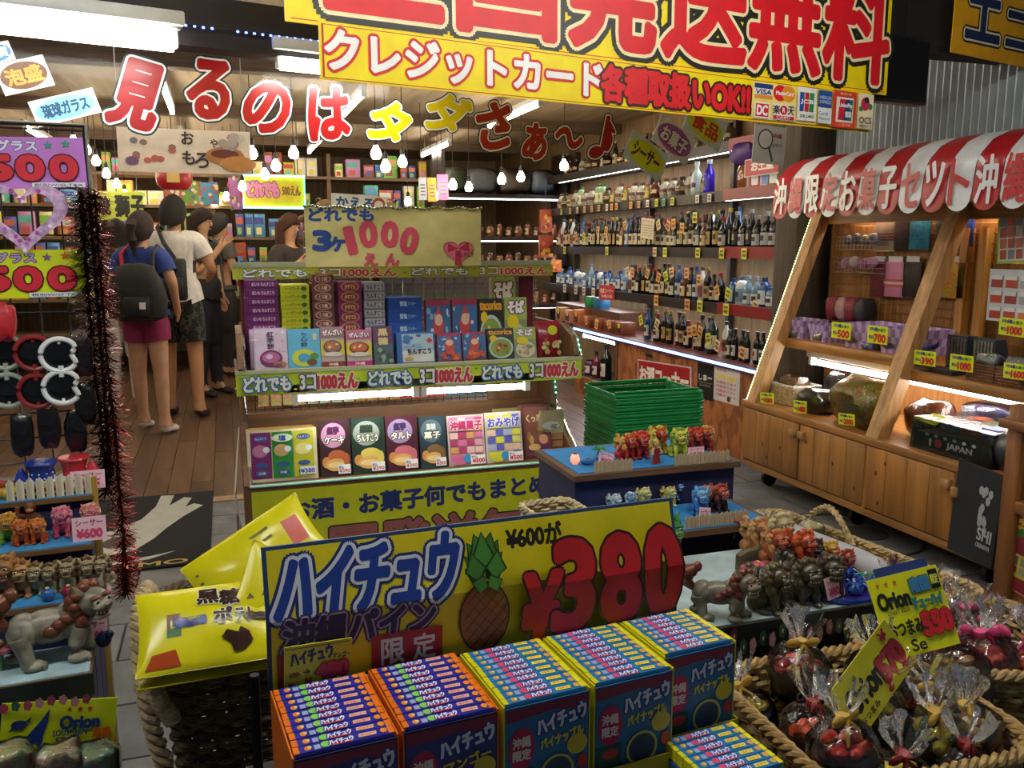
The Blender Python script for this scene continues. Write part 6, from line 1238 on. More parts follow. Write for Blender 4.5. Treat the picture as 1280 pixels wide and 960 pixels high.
# ---------------------------------------------------------------- small white wicker baskets beside the sign and long basket behind the tray
wicker('wicker_basket', 'pale open wicker basket half hidden behind the right end of the yellow sign', TR(.80, 1.74, .50, 5), .15, .36, .11, .85, ('d8c8a0', 'b8a070'), .0048, .03, .010)
wicker('wicker_basket', 'second pale wicker basket standing upright behind the yellow sign', TR(.80, 2.04, .52, 5, 0, 0), .14, .16, .13, .85, ('d2c094', 'ae9664'), .0048, .03, .010)
tag(MB().box(.68, 1.52, 0, .885, 2.14, .495, BLK).build('plinth', None, None, False), 'black cloth-covered plinth under the pale wicker baskets', 'plinth')
arc_ = [(.02+.0*i, -.26+.16*i/14, .09+.10*math.sin(PI*i/14)) for i in range(15)]
lb_ = wicker('wicker_basket', 'long wicker basket with arched handle and white cloth behind the tray', TR(1.60, 1.88, .40, 7), .20, .74, .10, .8, ('c9ac78', 'a8884e'), .005, .06, .011, ([(.06, .02+.2*i/14, .10+.085*math.sin(PI*i/14)) for i in range(15)],))
MB().tube([(-.06, -.33, .11), (-.05, -.1, .115), (-.06, .1, .115), (-.05, .32, .11)], [.025, .034, .034, .028], mat('b8b8bc', .7, 'fabric'), 12).build('cloth_roll', lb_)
tag(MB().box(1.52, 1.50, 0, 1.72, 2.24, .395, BLK).build('plinth', None, None, False), 'black cloth-covered plinth under the long wicker basket', 'plinth')
pillow('wrapped_fruit', 'pale yellow fruit in clear film in the long basket', 'fruit', TR(1.60, 2.02, .475), .07, .07, .07, 'd8d09a', 'p', .004, True, 60, n1=1)
# ---------------------------------------------------------------- right baskets of cellophane gift packs
wicker('wicker_basket', 'large wicker basket of cellophane snack packs at the lower right', TR(1.085, 1.19, .36, -2), .42, .40, .14, .86, ('b8965c', '8a6a38'), .0058, .08, .013)
wicker('wicker_basket', 'wicker basket of pink-ribboned packs at the right edge', TR(1.50, 1.40, .36, -22), .44, .38, .13, .86, ('c9a870', '9a7a44'), .0058, .08, .013)
tag(MB().box(.84, .98, 0, 1.30, 1.42, .355, BLK).build('plinth', None, None, False), 'black plinth under the large basket of snack packs', 'plinth')
tag(MB().box(1.32, 1.14, 0, 1.74, 1.66, .355, BLK).build('plinth', None, None, False), 'black plinth under the basket at the right edge', 'plinth')
FILM = mat('ffffff', .07, 'film')
def gift(label, m, cup, cont, rib, seed, group, dome=1.0):
    rnd = random.Random(seed); t = thing('cellophane_pack', label, 'gift pack', m, group)
    MB().lathe([(0, 0), (.038, 0), (.042, .004), (.047, .05), (.044, .05), (0, .046)], mat(cup, .3), 18).build('cup', t)
    printed(.06, .03, [T('Orion', .5, .5, .8, .6, 'd8dce4', .05)]).build('cup_print', t, TR(-.03, -.0455, .012), False)
    s = MB()
    for k_ in range(13):
        a_ = rnd.uniform(0, 6.28); r_ = .034*math.sqrt(rnd.random()); s.ell((r_*math.cos(a_), r_*math.sin(a_), .05+.03*dome*(1-r_/.05)*rnd.uniform(.4, 1)), (rnd.uniform(.012, .018), rnd.uniform(.009, .014), rnd.uniform(.007, .012)), mat(rnd.choice(cont), .35, 'glaze'), 8, 5)
    s.build('snacks', t)
    rings = []; nu = 26
    for z, r_ in ((-.001, .04), (.004, .049), (.04, .056), (.07, .052), (.095, .03), (.105, .009), (.115, .008), (.13, .018), (.152, .032), (.165, .036)):
        rings.append([((r_+(.004 if z < .1 else r_*.22)*math.sin(7*2*PI*i/nu+seed+z*20))*math.cos(2*PI*i/nu), (r_+(.004 if z < .1 else r_*.22)*math.sin(5*2*PI*i/nu+seed*2-z*30))*math.sin(2*PI*i/nu), z*(1 if z < .1 else .94)+.004*math.sin(3*i+seed)*(z > .12)) for i in range(nu)])
    MB().ring(rings, FILM, False).build('cellophane', t)
    rb = MB().lathe([(.0095, .098), (.0105, .101), (.0105, .106), (.0095, .109)], mat(rib, .3), 10)
    for sgn in (-1, 1): rb.ell((sgn*.018, -.006, .106), (.014, .005, .009), mat(rib, .3), 8, 5).tube([(0, -.009, .103), (sgn*.012, -.016, .088), (sgn*.016, -.02, .072)], [.003, .004, .002], mat(rib, .3), 5)
    rb.build('ribbon', t); return t
RD1 = ('c8302a', 'd8502e', '9a2a24'); YL1 = ('d8b82a', '8a5a2a', 'e8d040', '5a2a1a'); GN1 = ('c8b82a', '2a4a3a', '1a2a24', 'd8d050'); BR1 = ('8a5a34', 'c89a6a', 'b8805a')
for i, (x, y, rz, c, lb) in enumerate(((.93, 1.31, 10, YL1, 'gold and black cellophane pack at the back left of the large basket'), (.95, 1.17, 40, RD1, 'red cellophane pack at the front left of the large basket'), (1.04, 1.33, -10, RD1, 'small red pack behind the yellow card in the large basket'), (1.05, 1.06, 0, YL1, 'gold-lettered red pack at the front of the large basket'), (1.17, 1.10, 20, GN1, 'yellow and green cellophane pack in the middle of the large basket'), (1.16, 1.24, 60, YL1, 'gold and maroon pack behind the middle of the large basket'), (1.25, 1.20, 0, RD1, 'glossy red pack right of the middle in the large basket'), (1.24, 1.31, 30, YL1, 'gold pack at the right back of the large basket'), (.94, 1.06, 15, RD1, 'red pack at the near left corner of the large basket'), (1.16, 1.035, 30, RD1, 'red pack at the near right corner of the large basket'), (1.245, 1.09, 50, YL1, 'gold pack against the right rim of the large basket'), (1.07, 1.18, 70, GN1, 'green and yellow pack under the leaning olive card'))):
    gift(lb, TR(x, y, .39+.035*(i % 3), rz, random.uniform(-14, 14), random.uniform(-14, 14), 1.12), ('1f2a5a', '2a1a1c', '34343a')[i % 3], c, '8a1f24' if i % 2 else 'c8a040', i+1, 'packs in the large basket')
for i, (x, y, c, lb) in enumerate(((1.37, 1.52, BR1, 'pink-ribboned brown pack at the back left of the right basket'), (1.44, 1.40, BR1, 'pink-ribboned tan pack in the middle of the right basket'), (1.36, 1.34, RD1, 'pink-ribboned red pack at the front of the right basket'), (1.50, 1.50, RD1, 'pink-ribboned pack with red sweets at the back of the right basket'), (1.55, 1.36, BR1, 'pink-ribboned pack of pale sweets at the right of the right basket'), (1.48, 1.28, RD1, 'large pink-ribboned red pack near the front of the right basket'), (1.60, 1.46, BR1, 'outermost pink-ribboned pack in the right basket'), (1.39, 1.26, BR1, 'pink-ribboned tan pack at the near left of the right basket'), (1.57, 1.26, RD1, 'pink-ribboned red pack at the near right of the right basket'), (1.47, 1.56, BR1, 'pink-ribboned pale pack against the back rim of the right basket'))):
    gift(lb, TR(x, y, .39+.03*(i % 2), 25*i, random.uniform(-12, 12), random.uniform(-12, 12), 1.25), ('c8b8a8', '8a2a2a', 'd8d0c8')[i % 3], c, 'e84a88', i+20, 'pink-ribboned packs in the right basket')
pillow('sticker_pack', 'white pack printed with blue and red dots behind the tray corner', 'packet', TR(1.50, 1.60, .50, 20), .11, .08, .03, 'd8d8e4', 'pack', .004, True, 71, sc=1.4)
# yellow handwritten cards
p = hp(1105, 838, .55)
oc = [STAR(.12+i*.12, .9, .035, .05, 'd8762a') for i in range(3)]
o = sign('price_card', 'yellow handwritten card in the right basket reading 550 in red', 'price card', TR(1.18, 1.235, .555, -6, -24, -8), .155, .155, oc+[T('Orion', .28, .70, .44, .20, '17261a', .06), T('CRAFT BEER', .3, .55, .32, .05, '3a3a2a', .01), T('南国', .68, .82, .26, .18, '3f8ab8', .06, (('1a2a34', .04),)), Q(.84, .72, .97, .96, '1a1a1a'), T('限定', .905, .84, .1, .12, 'e8e84a', .03), T('チューハイ', .72, .60, .42, .14, '2f8a9a', .05, (('12303a', .03),)), T('おつまみ', .32, .34, .48, .18, '2a2a1e', .05), T('550', .76, .33, .40, .26, 'd82a34', .09, (('4a1014', .03),)), T('Se', .42, .12, .2, .14, '2a2a1e', .04)], 'e6e61c', .002)
o = sign('price_card', 'olive yellow card leaning in the large basket with red numerals', 'price card', TR(1.0, 1.10, .505, 18, -24, -30), .19, .10, [T('Orion', .36, .52, .5, .42, '1a221a', .06), T('570', .78, .44, .34, .42, '9a2430', .09, (('3a1014', .03),)), T('おつまみ', .26, .16, .3, .12, '2a2a1e', .03), T('¥', .86, .86, .1, .18, '9a2430', .05)], 'c9c420', .002)
sign('name_card', 'dark blue card with white characters behind the yellow 550 card', 'card', TR(1.33, 1.40, .535, -14, -24, -12), .12, .12, [T('沖', .4, .6, .3, .3, '1a1a1a', .06, (('f0f0ea', .07),)), T('縄', .75, .55, .3, .3, '1a1a1a', .06, (('f0f0ea', .07),))], '2a3f78', .002)
# ================================================================ left: tiered figurine shelf
LS = Fr(-.30, 1.80, 4)         # right front corner of the lowest tier
BLU = mat('3f8ec8', .8, 'fabric'); PALE = mat('b4d4de', .8, 'fabric')
sh_ = thing('figurine_shelf', 'tiered navy shelf with blue felt for figurines at the left edge', 'display stand', LS.mx(0, 0, 0))
for (y0, y1, z, top, nm) in ((0, .14, .50, PALE, 'lowest'), (.14, .27, .60, BLU, 'second'), (.27, .40, .68, BLU, 'third'), (.40, .60, .76, BLU, 'top')):
    MB().box(-.6, y0+.01, 0, .0, y1, z-.014, NAVY).build('riser', sh_)
    MB().box(-.6, y0-.004, z-.014, .004, y1, z-.003, mat('7a5a34', .6, 'wood', 0, -1)).build('tier_board', sh_)
    MB().box(-.6, y0, z-.003, 0, y1, z, top).build('felt', sh_)
fl = []
for i in range(30):
    cx = (i+.5)/30; cy = random.uniform(.35, .65); c = random.choice(('8a3a54', 'b87a8a', '6a2a40', 'a83a5a', '2f5a44', '3a6a50'))
    fl += [E(cx+.007*math.cos(k_*1.257), cy+.12*math.sin(k_*1.257), .006, .13, c, 7) for k_ in range(5)]
mb = MB().box(0, 0, 0, .61, .003, .045, mat('1e2423', .5)); printed(.61, .045, fl, mb).build('floral_trim', sh_, TR(-.602, -.009, .452), False)
MB().box(.0, .40, .0, .012, .412, .80, mat('b8923c', .4)).build('corner_trim', sh_)
def lsh(lb, px, py, z, s, cols, rz=0, pose='sit', g='figurines on the left shelf', fl_=None):
    x, y = LS.h(px, py, z); return shisa(lb, LS.mx(x, fl_ if fl_ is not None else y, z, rz) @ Matrix.Scale(s, 4), *cols, pose, g)
lsh('large grey shisa with red-brown mane standing on the pale blue tier', 60, 852, .50, 1.28, ('9a9482', '74402a', '8a8470'), 8, 'stand', None, .07)
STN = ('8a8266', '6a4a2a', '9a8e6a')
for i, (px, py, s, cols, lb) in enumerate(((3, 765, .85, ('8a5a34', 'a8743c', '9a6a40'), 'brown shisa cut by the left edge on the second tier'), (22, 762, .7, ('a87a4a', '8a5a30', 'b08a5a'), 'tan shisa with a tall tail on the second tier'), (42, 752, .62, STN, 'grey shisa holding a blue ball on the second tier'), (62, 750, .58, STN, 'smaller grey shisa beside a blue ball on the second tier'), (84, 748, .62, STN, 'grey shisa holding a red ball on the second tier'), (108, 746, .62, STN, 'grey shisa holding a yellow ball on the second tier'), (127, 744, .6, STN, 'rightmost grey shisa on the second tier'))):
    lsh(lb, px, py, .60, s, cols, random.uniform(-15, 15), fl_=.21)
for i, (px, py, c, n_) in enumerate(((58, 760, '2f70c0', 'blue'), (84, 757, 'a82040', 'red'), (110, 754, 'e0c02a', 'yellow'))):
    x, y = LS.h(px, py, .60); t = tag(MB().ell((0, 0, .014), (.014, .014, .014), mat(c, .25, 'glaze'), 12, 8).build('ball_ornament', None, LS.mx(x, .155, .60)), '%s ceramic ball in front of a grey shisa' % n_, 'ornament'); MB().ell((0, 0, .028), (.005, .005, .003), mat('d8c8a0', .3), 6, 4).build('knob', t)
x, _ = LS.h(122, 775, .60); pinkcard('pink price card in front of the rightmost grey shisa', LS.mx(x-.035, .145, .60, 0, -10), .055, .018, '500')
x, _ = LS.h(135, 805, .50); pinkcard('pink price card behind the large grey shisa', LS.mx(x-.06, .125, .50, 0, -10), .06, .055, '2100')
x, _ = LS.h(128, 772, .56); tag(MB().ell((0, 0, .018), (.017, .014, .018), mat('23305a', .3, 'glaze'), 10, 7).ell((.012, -.004, .03), (.01, .01, .01), mat('23305a', .3, 'glaze'), 8, 5).build('cat_ornament', None, LS.mx(x, .10, .50)), 'small navy ornament beside the large shisa head', 'ornament')
for i, (px, py, c) in enumerate(((10, 800, 'e0d870'), (18, 820, 'c86a7a'))):
    x, y = LS.h(px, py, .52); t = MB()
    for k_ in range(6): t.ell((.014*math.cos(k_*1.05), .014*math.sin(k_*1.05), .045), (.011, .011, .007), mat(c, .4, 'glaze'), 7, 5)
    o = tag(t.build('flower_ornament', None, LS.mx(x-.02, .10-.03*i, .50)), '%s flower ornament left of the large grey shisa' % ('pale yellow', 'rose')[i], 'ornament'); MB().cyl((0, 0, 0), (0, 0, .045), .004, .003, mat('3a7a3a', .5), 6).build('stem', o)
for i, (px, py, s, cols, lb) in enumerate(((6, 690, .6, ('6a9a3a', 'c8922a', 'b8802a'), 'green and orange shisa at the left of the third tier'), (20, 697, .5, ('b8501c', 'd0782a', 'c05a22'), 'orange shisa in front on the third tier'), (42, 695, .5, ('b8501c', 'd88a3a', 'c8642a'), 'second orange shisa in front on the third tier'), (75, 685, .62, ('c8506a', 'd88a9a', 'c8607a'), 'pink-faced shisa with glasses on the third tier'), (112, 680, .62, ('c04a60', 'd8a08a', 'c86a70'), 'pink shisa behind the price card on the third tier'))):
    lsh(lb, px, py, .68, s, cols, random.uniform(-10, 10), fl_=.32+.03*(i in (0, 3, 4)))
x, y = LS.h(36, 682, .68); o = thing('monkey_figurine', 'brown monkey figurine standing behind the orange shisa', 'figurine', LS.mx(x, .37, .68))
MB().tube([(0, 0, .0), (0, 0, .03), (0, 0, .055)], [.012, .016, .012], mat('6a3a20', .5, 'glaze'), 10).tube([(-.012, 0, .05), (-.026, -.006, .055), (-.024, -.008, .075)], .006, mat('6a3a20', .5, 'glaze'), 7).tube([(.012, 0, .05), (.024, -.006, .035)], .006, mat('6a3a20', .5, 'glaze'), 7).tube([(-.008, 0, .02), (-.014, -.004, 0)], .007, mat('5a3018', .5, 'glaze'), 7).tube([(.008, 0, .02), (.014, -.004, 0)], .007, mat('5a3018', .5, 'glaze'), 7).build('body', o); MB().ell((0, -.002, .07), (.013, .013, .014), mat('6a3a20', .5, 'glaze'), 10, 7).ell((0, -.011, .066), (.008, .005, .007), mat('b8845a', .5), 8, 5).build('head', o)
x, _ = LS.h(112, 685, .69); pinkcard('pink price card reading 600 on the third tier', LS.mx(x-.04, .285, .68, 0, -12), .07, .055, '600')
fence('white picket fence along the top tier of the left shelf', LS.mx(-.178, .402, .755), 9, pickw, .0205, .014, .036)
def hat(label, x, y, c1, dots, c2, rz=0):
    t = thing('hat_ornament', label, 'ornament', LS.mx(x, y, .76, rz))
    MB().lathe([(0, 0), (.05, 0), (.055, .008), (.054, .016), (.046, .02), (0, .02)], mat(c2[0], .25), 22, sy=.7).build('base', t)
    MB().lathe([(.0475, .02), (.05, .026), (.044, .034), (0, .034)], mat(c2[1], .25), 22, sy=.7).build('brim', t)
    mb = MB().lathe([(0, .034), (.026, .034), (.026, .05), (.030, .066), (.036, .074), (.034, .078), (0, .078)], mat(c1, .25), 18, (0.008, 0, 0)); mb.build('crown', t)
    dm = MB()
    for k_ in range(16): a_ = PI+PI*k_/15; dm.ell((.008+.0268*math.cos(a_), .0268*math.sin(a_), .04+.011*(k_ % 3)), (.0022, .0022, .0022), mat(dots, .3), 6, 4)
    dm.build('dots', t)['kind'] = 'stuff'
    MB().lathe([(.016, .034), (.012, .05), (.003, .066), (0, .067)], mat(c1, .25), 12, (-.034, -.004, 0)).build('cone', t)
xa, _ = LS.h(52, 605, .77); xb, _ = LS.h(100, 600, .77)
hat('ceramic hat ornament with blue star-dotted crown on the left shelf', xa, .45, '1f3a9a', 'e8ecf2', ('b02a34', 'e8e8ea'))
hat('ceramic hat ornament with red and white stripes on the left shelf', xb, .47, 'c83440', 'f0eeee', ('b02a34', 'e8e8ea'), 160)
x, _ = LS.h(108, 612, .77); pinkcard('pink price card behind the white picket fence', LS.mx(x-.035, .425, .765, 0, -14), .075, .045, '')
x, _ = LS.h(8, 615, .77); o = tag(MB().tube([(-.04, 0, .02), (0, -.005, .01), (.04, 0, .02)], [.006, .016, .004], mat('e0b82a', .3, 'glaze'), 9).build('boat_ornament', None, LS.mx(x, .44, .76)), 'yellow boat ornament with tiny figures at the left edge', 'ornament'); MB().ell((-.01, 0, .032), (.014, .01, .012), mat('a8402a', .4, 'glaze'), 8, 5).ell((.012, 0, .03), (.01, .008, .01), mat('b8602a', .4, 'glaze'), 8, 5).build('riders', o)
# yellow star beer card and clear bags in front of the shelf
mx, w, h = LS.quad(-.05, (3, 880), (147, 872), (0, 985))
whale = [(.08, .28), (.14, .42), (.24, .62), (.34, .78), (.41, .92), (.40, .76), (.37, .62), (.36, .5), (.33, .44), (.31, .52), (.27, .46), (.2, .3), (.16, .2)]
sign('price_card', 'yellow-green handwritten card with a blue whale at the lower left', 'price card', mx, w, h, [STAR(.58+i*.09, .89, .03, .045, 'c83a2a') for i in range(3)]+[PG(whale, '1f3a8a'), E(.155, .74, .07, .06, '1f2f6a', 12), PG([(.20, .78), (.26, .84), (.24, .76)], '1f2f6a'), PG([(.1, .72), (.06, .66), (.13, .69)], '1f2f6a'), T('Orion', .68, .74, .34, .15, '1f3f86', .07), T('泡盛', .88, .60, .16, .12, 'd8701e', .06), T('SOUTHERN', .60, .62, .30, .07, '1f3a7a', .03), T('STAR', .58, .53, .2, .08, '1f3a7a', .03), T('500', .74, .28, .46, .30, 'cc2236', .10, (('4a1018', .03),)), T('〜', .44, .14, .06, .04, '2a2a2a', .05)], 'd6e41a', .003)
for i, (px, c, lb) in enumerate(((12, 'b8b88a', 'clear bag at the lower left corner in front of the whale card'), (75, 'c8bca0', 'clear bag of small sweets below the whale card'), (118, '9aa88a', 'clear bag with a blue cap below the whale card'))):
    x, z = LS.f(px, 958, -.12); pillow('sweets_bag', lb, 'bag', LS.mx(x, -.12, z-.06), .09, .08, .10, c, 'pack', .008, True, 80+i, sc=1.2)
MB().box(-.45, -.19, 0, .01, -.065, LS.f(75, 958, -.12)[1]-.065, NAVY).build('front_step', sh_)
# ================================================================ left: black wire rack with cards and sunglasses
RK = Fr(-.30, 2.36, 4)
rk = thing('wire_rack', 'black wire grid rack of novelty sunglasses at the left edge', 'rack', RK.mx(0, 0, 0)); BK = mat('141416', .4)
gx = MB(); xr = RK.f(122, 400, 0)[0]
for i in range(13): gx.cyl((xr-.062*i, 0, .74), (xr-.062*i, 0, 1.62), .0022, .0022, BK, 5)
for i in range(15): gx.cyl((xr-.78, .003, .75+.062*i), (xr, .003, .75+.062*i), .0022, .0022, BK, 5)
gx.build('wire_grid', rk); MB().tube([(xr+.004, 0, .765), (xr+.004, 0, 1.63), (xr-.8, 0, 1.63)], .007, BK, 8).build('frame', rk)
MB().box(xr-.8, -.02, .761, xr+.012, .02, .775, BK).build('foot', rk)
def rcard(label, TLp, TRp, BLp, bgc, col, oc, yl=-.01):
    mx, w, h = RK.quad(yl, TLp, TRp, BLp)
    sign('price_card', label, 'price card', mx, w, h, [T('サングラス', .28, .83, .6, .2, 'e8e4f4' if bgc[0] != 'd' else 'b89ad0', .05, (('4a5a9a' if bgc[0] != 'd' else '3a2a6a', .07),)), STAR(.68, .84, .05, .1, '3f8a8a' if bgc[0] != 'd' else '7a5a8a'), STAR(.84, .87, .05, .1, '3a9a7a' if bgc[0] != 'd' else 'c8642a'), T('5', .22, .40, .22, .44, 'd02a3c', .09, (('3a0c10', .06),)), T('0', .50, .40, .22, .44, 'd02a3c', .09, (('3a0c10', .06),)), T('0', .80, .40, .22, .44, 'd02a3c', .09, (('3a0c10', .06),)), Q(.50, .02, .98, .11, 'eeeef4'), T('税別W/O TAX', .74, .065, .44, .06, '3a3a6a', .02)], bgc, .003)
rcard('lilac card reading 500 on the left wire rack', (-40, 170), (103, 172), (-40, 236), 'c27cd0', 0, 0)
rcard('yellow-green card reading 500 on the left wire rack', (-42, 312), (103, 312), (-42, 374), 'd8e41e', 0, 0)
# floral heart frame
hx, hz = RK.f(28, 268, -.02); sc_ = RK.f(78, 268, -.02)[0]-hx; hm = MB(); PKF = mat('d9b4dc', .35, 'glaze')
hp_ = [(16*math.sin(t)**3, 13*math.cos(t)-5*math.cos(2*t)-2*math.cos(3*t)-math.cos(4*t)) for t in [2*PI*i/48 for i in range(48)]]
o_ = [(x*.0062, z*.0058) for x, z in hp_]; i_ = [(x*.0042, z*.0040+.002) for x, z in hp_]
v = [(x, 0, z) for x, z in o_]+[(x, 0, z) for x, z in i_]+[(x, .008, z) for x, z in o_]+[(x, .008, z) for x, z in i_]; n = 48; f = []
for i in range(n):
    j = (i+1) % n; f += [(i, j, n+j, n+i), (2*n+i, 3*n+i, 3*n+j, 2*n+j), (i, 2*n+i, 2*n+j, j), (n+i, n+j, 3*n+j, 3*n+i)]
o = tag(hm.add(v, f, PKF).build('heart_frame', None, RK.mx(hx, -.022, hz)), 'lilac floral heart-shaped frame hanging on the left wire rack', 'heart frame'); dm = MB()
for i in range(24):
    k_ = random.randrange(48); tt = random.uniform(.25, .75); x = o_[k_][0]*tt+i_[k_][0]*(1-tt); z = o_[k_][1]*tt+i_[k_][1]*(1-tt); dm.ell((x, -.0006, z), (.005, .0006, .005), mat(random.choice(('b04aa8', 'f4ecf6', 'c86ac0')), .4), 7, 4)
dm.build('flowers', o)['kind'] = 'stuff'
def glasses(label, px, y_top, y_bot, fc, heart=False, lens='101216', dp=-.035):
    x, z1 = RK.f(px, y_top, -.03); _, z0 = RK.f(px, y_bot, -.03); t = thing('novelty_sunglasses', label, 'sunglasses', RK.mx(x, dp, 0), 'novelty sunglasses on the left rack'); fm = mat(fc, .2)
    for zc in (z1, z0):
        if heart: P = [((.041*math.cos(a_))*(1-.38*math.exp(-(min(a_, 2*PI-a_)/.4)**2)), 0, zc+.039*math.sin(a_)) for a_ in [2*PI*i/36 for i in range(36)]]
        else: P = [(.040*math.cos(a_), 0, zc+.039*math.sin(a_)) for a_ in [2*PI*i/26 for i in range(26)]]
        MB().tube(P, .0062, fm, 7, True).build('rim', t)
        MB().ell((-.002 if heart else 0, .006, zc), (.036, .006, .036), mat(lens, .06), 18, 8).build('lens', t)
    MB().cyl((0, 0, z1-.026), (0, 0, z0+.026), .006, .006, fm, 8).build('bridge', t)
    for zc, s in ((z1+.03, 1), (z0-.03, -1)): MB().cyl((0, .0, zc), (0, .03, zc+.004*s), .004, .003, fm, 6).build('temple', t)
glasses('big round silver-edged black sunglasses at the left edge', 6, 440, 488, 'a8b0a0'); glasses('big red and gold framed sunglasses on the left rack', 44, 440, 487, '8a2a2a', dp=-.055); glasses('big white clover-framed sunglasses on the left rack', 77, 441, 481, 'eef0f0', True, dp=-.075)
x, z = RK.f(0, 400, -.04); pillow('red_cap', 'red and black foam cap at the left edge of the wire rack', 'cap', RK.mx(x, -.05, z-.05), .07, .05, .09, 'b82028', 'p', .012, False, 90)
for i, (px, py, c, lb) in enumerate(((28, 545, '1a1a1e', 'black wrapped glasses low on the rack'), (62, 535, '4a2a2c', 'dark red wrapped glasses low on the rack'), (95, 540, '2a2428', 'dark wrapped glasses low at the right of the rack'), (103, 445, '5a3a3a', 'clear wrapped brown glasses beside the white sunglasses'), (108, 505, '3a3034', 'clear wrapped dark glasses beside the tinsel'))):
    x, z = RK.f(px, py, -.03); pillow('wrapped_glasses', lb, 'sunglasses', RK.mx(x, -.03, z-.05), .05, .03, .10, c, 'p', .01, True, 91+i)
# tinsel garland up the corner of the rack
def tinsel(name, label, path, r, n, cols, seed):
    rnd = random.Random(seed); mb = MB(); ms = [mat(c, .18, 'metal') for c in cols]
    for i in range(n):
        f = i/n; k_ = f*(len(path)-1); a_ = int(k_); p = Vector(path[a_]).lerp(Vector(path[min(a_+1, len(path)-1)]), k_-a_)
        th = rnd.uniform(0, 2*PI); up = rnd.uniform(-.5, .5); d = Vector((math.cos(th), math.sin(th), up)).normalized(); L_ = r*rnd.uniform(.6, 1.1); w_ = Vector((-d.y, d.x, rnd.uniform(-.4, .4)))*.0016
        e = p+d*L_+Vector((0, 0, -.004)); mb.add([p-w_, p+w_, e+w_*.7, e-w_*.7], [(0, 1, 2, 3)], rnd.choice(ms[:2] if f > .55 and rnd.random() < .7 else ms))
    o = tag(MB().tube(path, .003, mat('3a0c12', .5), 5).build(name), label, 'garland'); t = mb.build('strands', o, None, False); t['kind'] = 'stuff'
pth = [RK.w(*(lambda q: (q[0], -.03, q[1]))(RK.f(px, py, -.03))) for px, py in ((108, 238), (112, 300), (118, 380), (124, 460), (134, 540), (140, 620), (146, 700), (148, 742))]
tinsel('tinsel_garland', 'dark purple and silver tinsel garland at the corner of the wire rack', [p+Vector((-.014, .02, 0)) for p in pth[:6]], .05, 2600, ('2a1018', '4a1424', '7a1a28', '8a8088'), 3)
tinsel('tinsel_garland', 'shiny red tinsel garland down the right side of the wire rack', [p+Vector((.02, -.01, 0)) for p in pth], .042, 3000, ('8a1220', 'c01a24', '5a0c16', 'b87a80'), 4)
# ================================================================ mat and manhole
p0, p1, p2 = hp(60, 632, .01), hp(260, 617, .01), hp(270, 703, .01)
mt = thing('door_mat', 'black door mat with a white wing emblem inside the entrance', 'mat', TR(-.78, 3.72, 0))
MB().cbox(0, 0, .001, .66, 1.12, .012, mat('15161a', .95, 'fabric'), .004).build('mat', mt)
wing = [(.10, .30), (.18, .22), (.34, .18), (.52, .22), (.62, .34), (.70, .48), (.80, .62), (.93, .76), (.86, .80), (.80, .76), (.84, .90), (.78, .92), (.68, .80), (.70, .97), (.60, .98), (.58, .80), (.50, .62), (.34, .50), (.20, .46), (.10, .40)]
wg = [PG(wing, 'b9bcb4'), E(.40, .33, .11, .075, '15161a'), PG([(.20, .10), (.40, .07), (.62, .09), (.78, .16), (.62, .125), (.40, .105)], 'b9bcb4'), T('BMO', .66, .035, .40, .045, 'b89a4a', .05)]
printed(.66, 1.12, wg).build('emblem', mt, Matrix.Translation((0, 0, .0125)) @ UP, False)
tag(MB().lathe([(0, .001), (.10, .001), (.10, .005), (0, .006)], mat('3a3a38', .7, 'stone'), 28).build('drain_lid', None, TR(*hp(1082, 667, 0).xy, 0)), 'small dark iron lid in the paving by the cabinet', 'manhole lid')
mh = thing('manhole_cover', 'large round paved manhole cover in front of the wooden cabinet', 'manhole cover', TR(*hp(1070, 668, 0).xy, 0)); MB().lathe([(.29, .0), (.29, .004), (.305, .004), (.305, .0)], mat('2e2e2c', .7, 'stone'), 40).build('ring', mh); MB().lathe([(0, .001), (.288, .001), (0, .0015)], mat('6d6f6f', .8, 'stone'), 40).build('lid', mh)
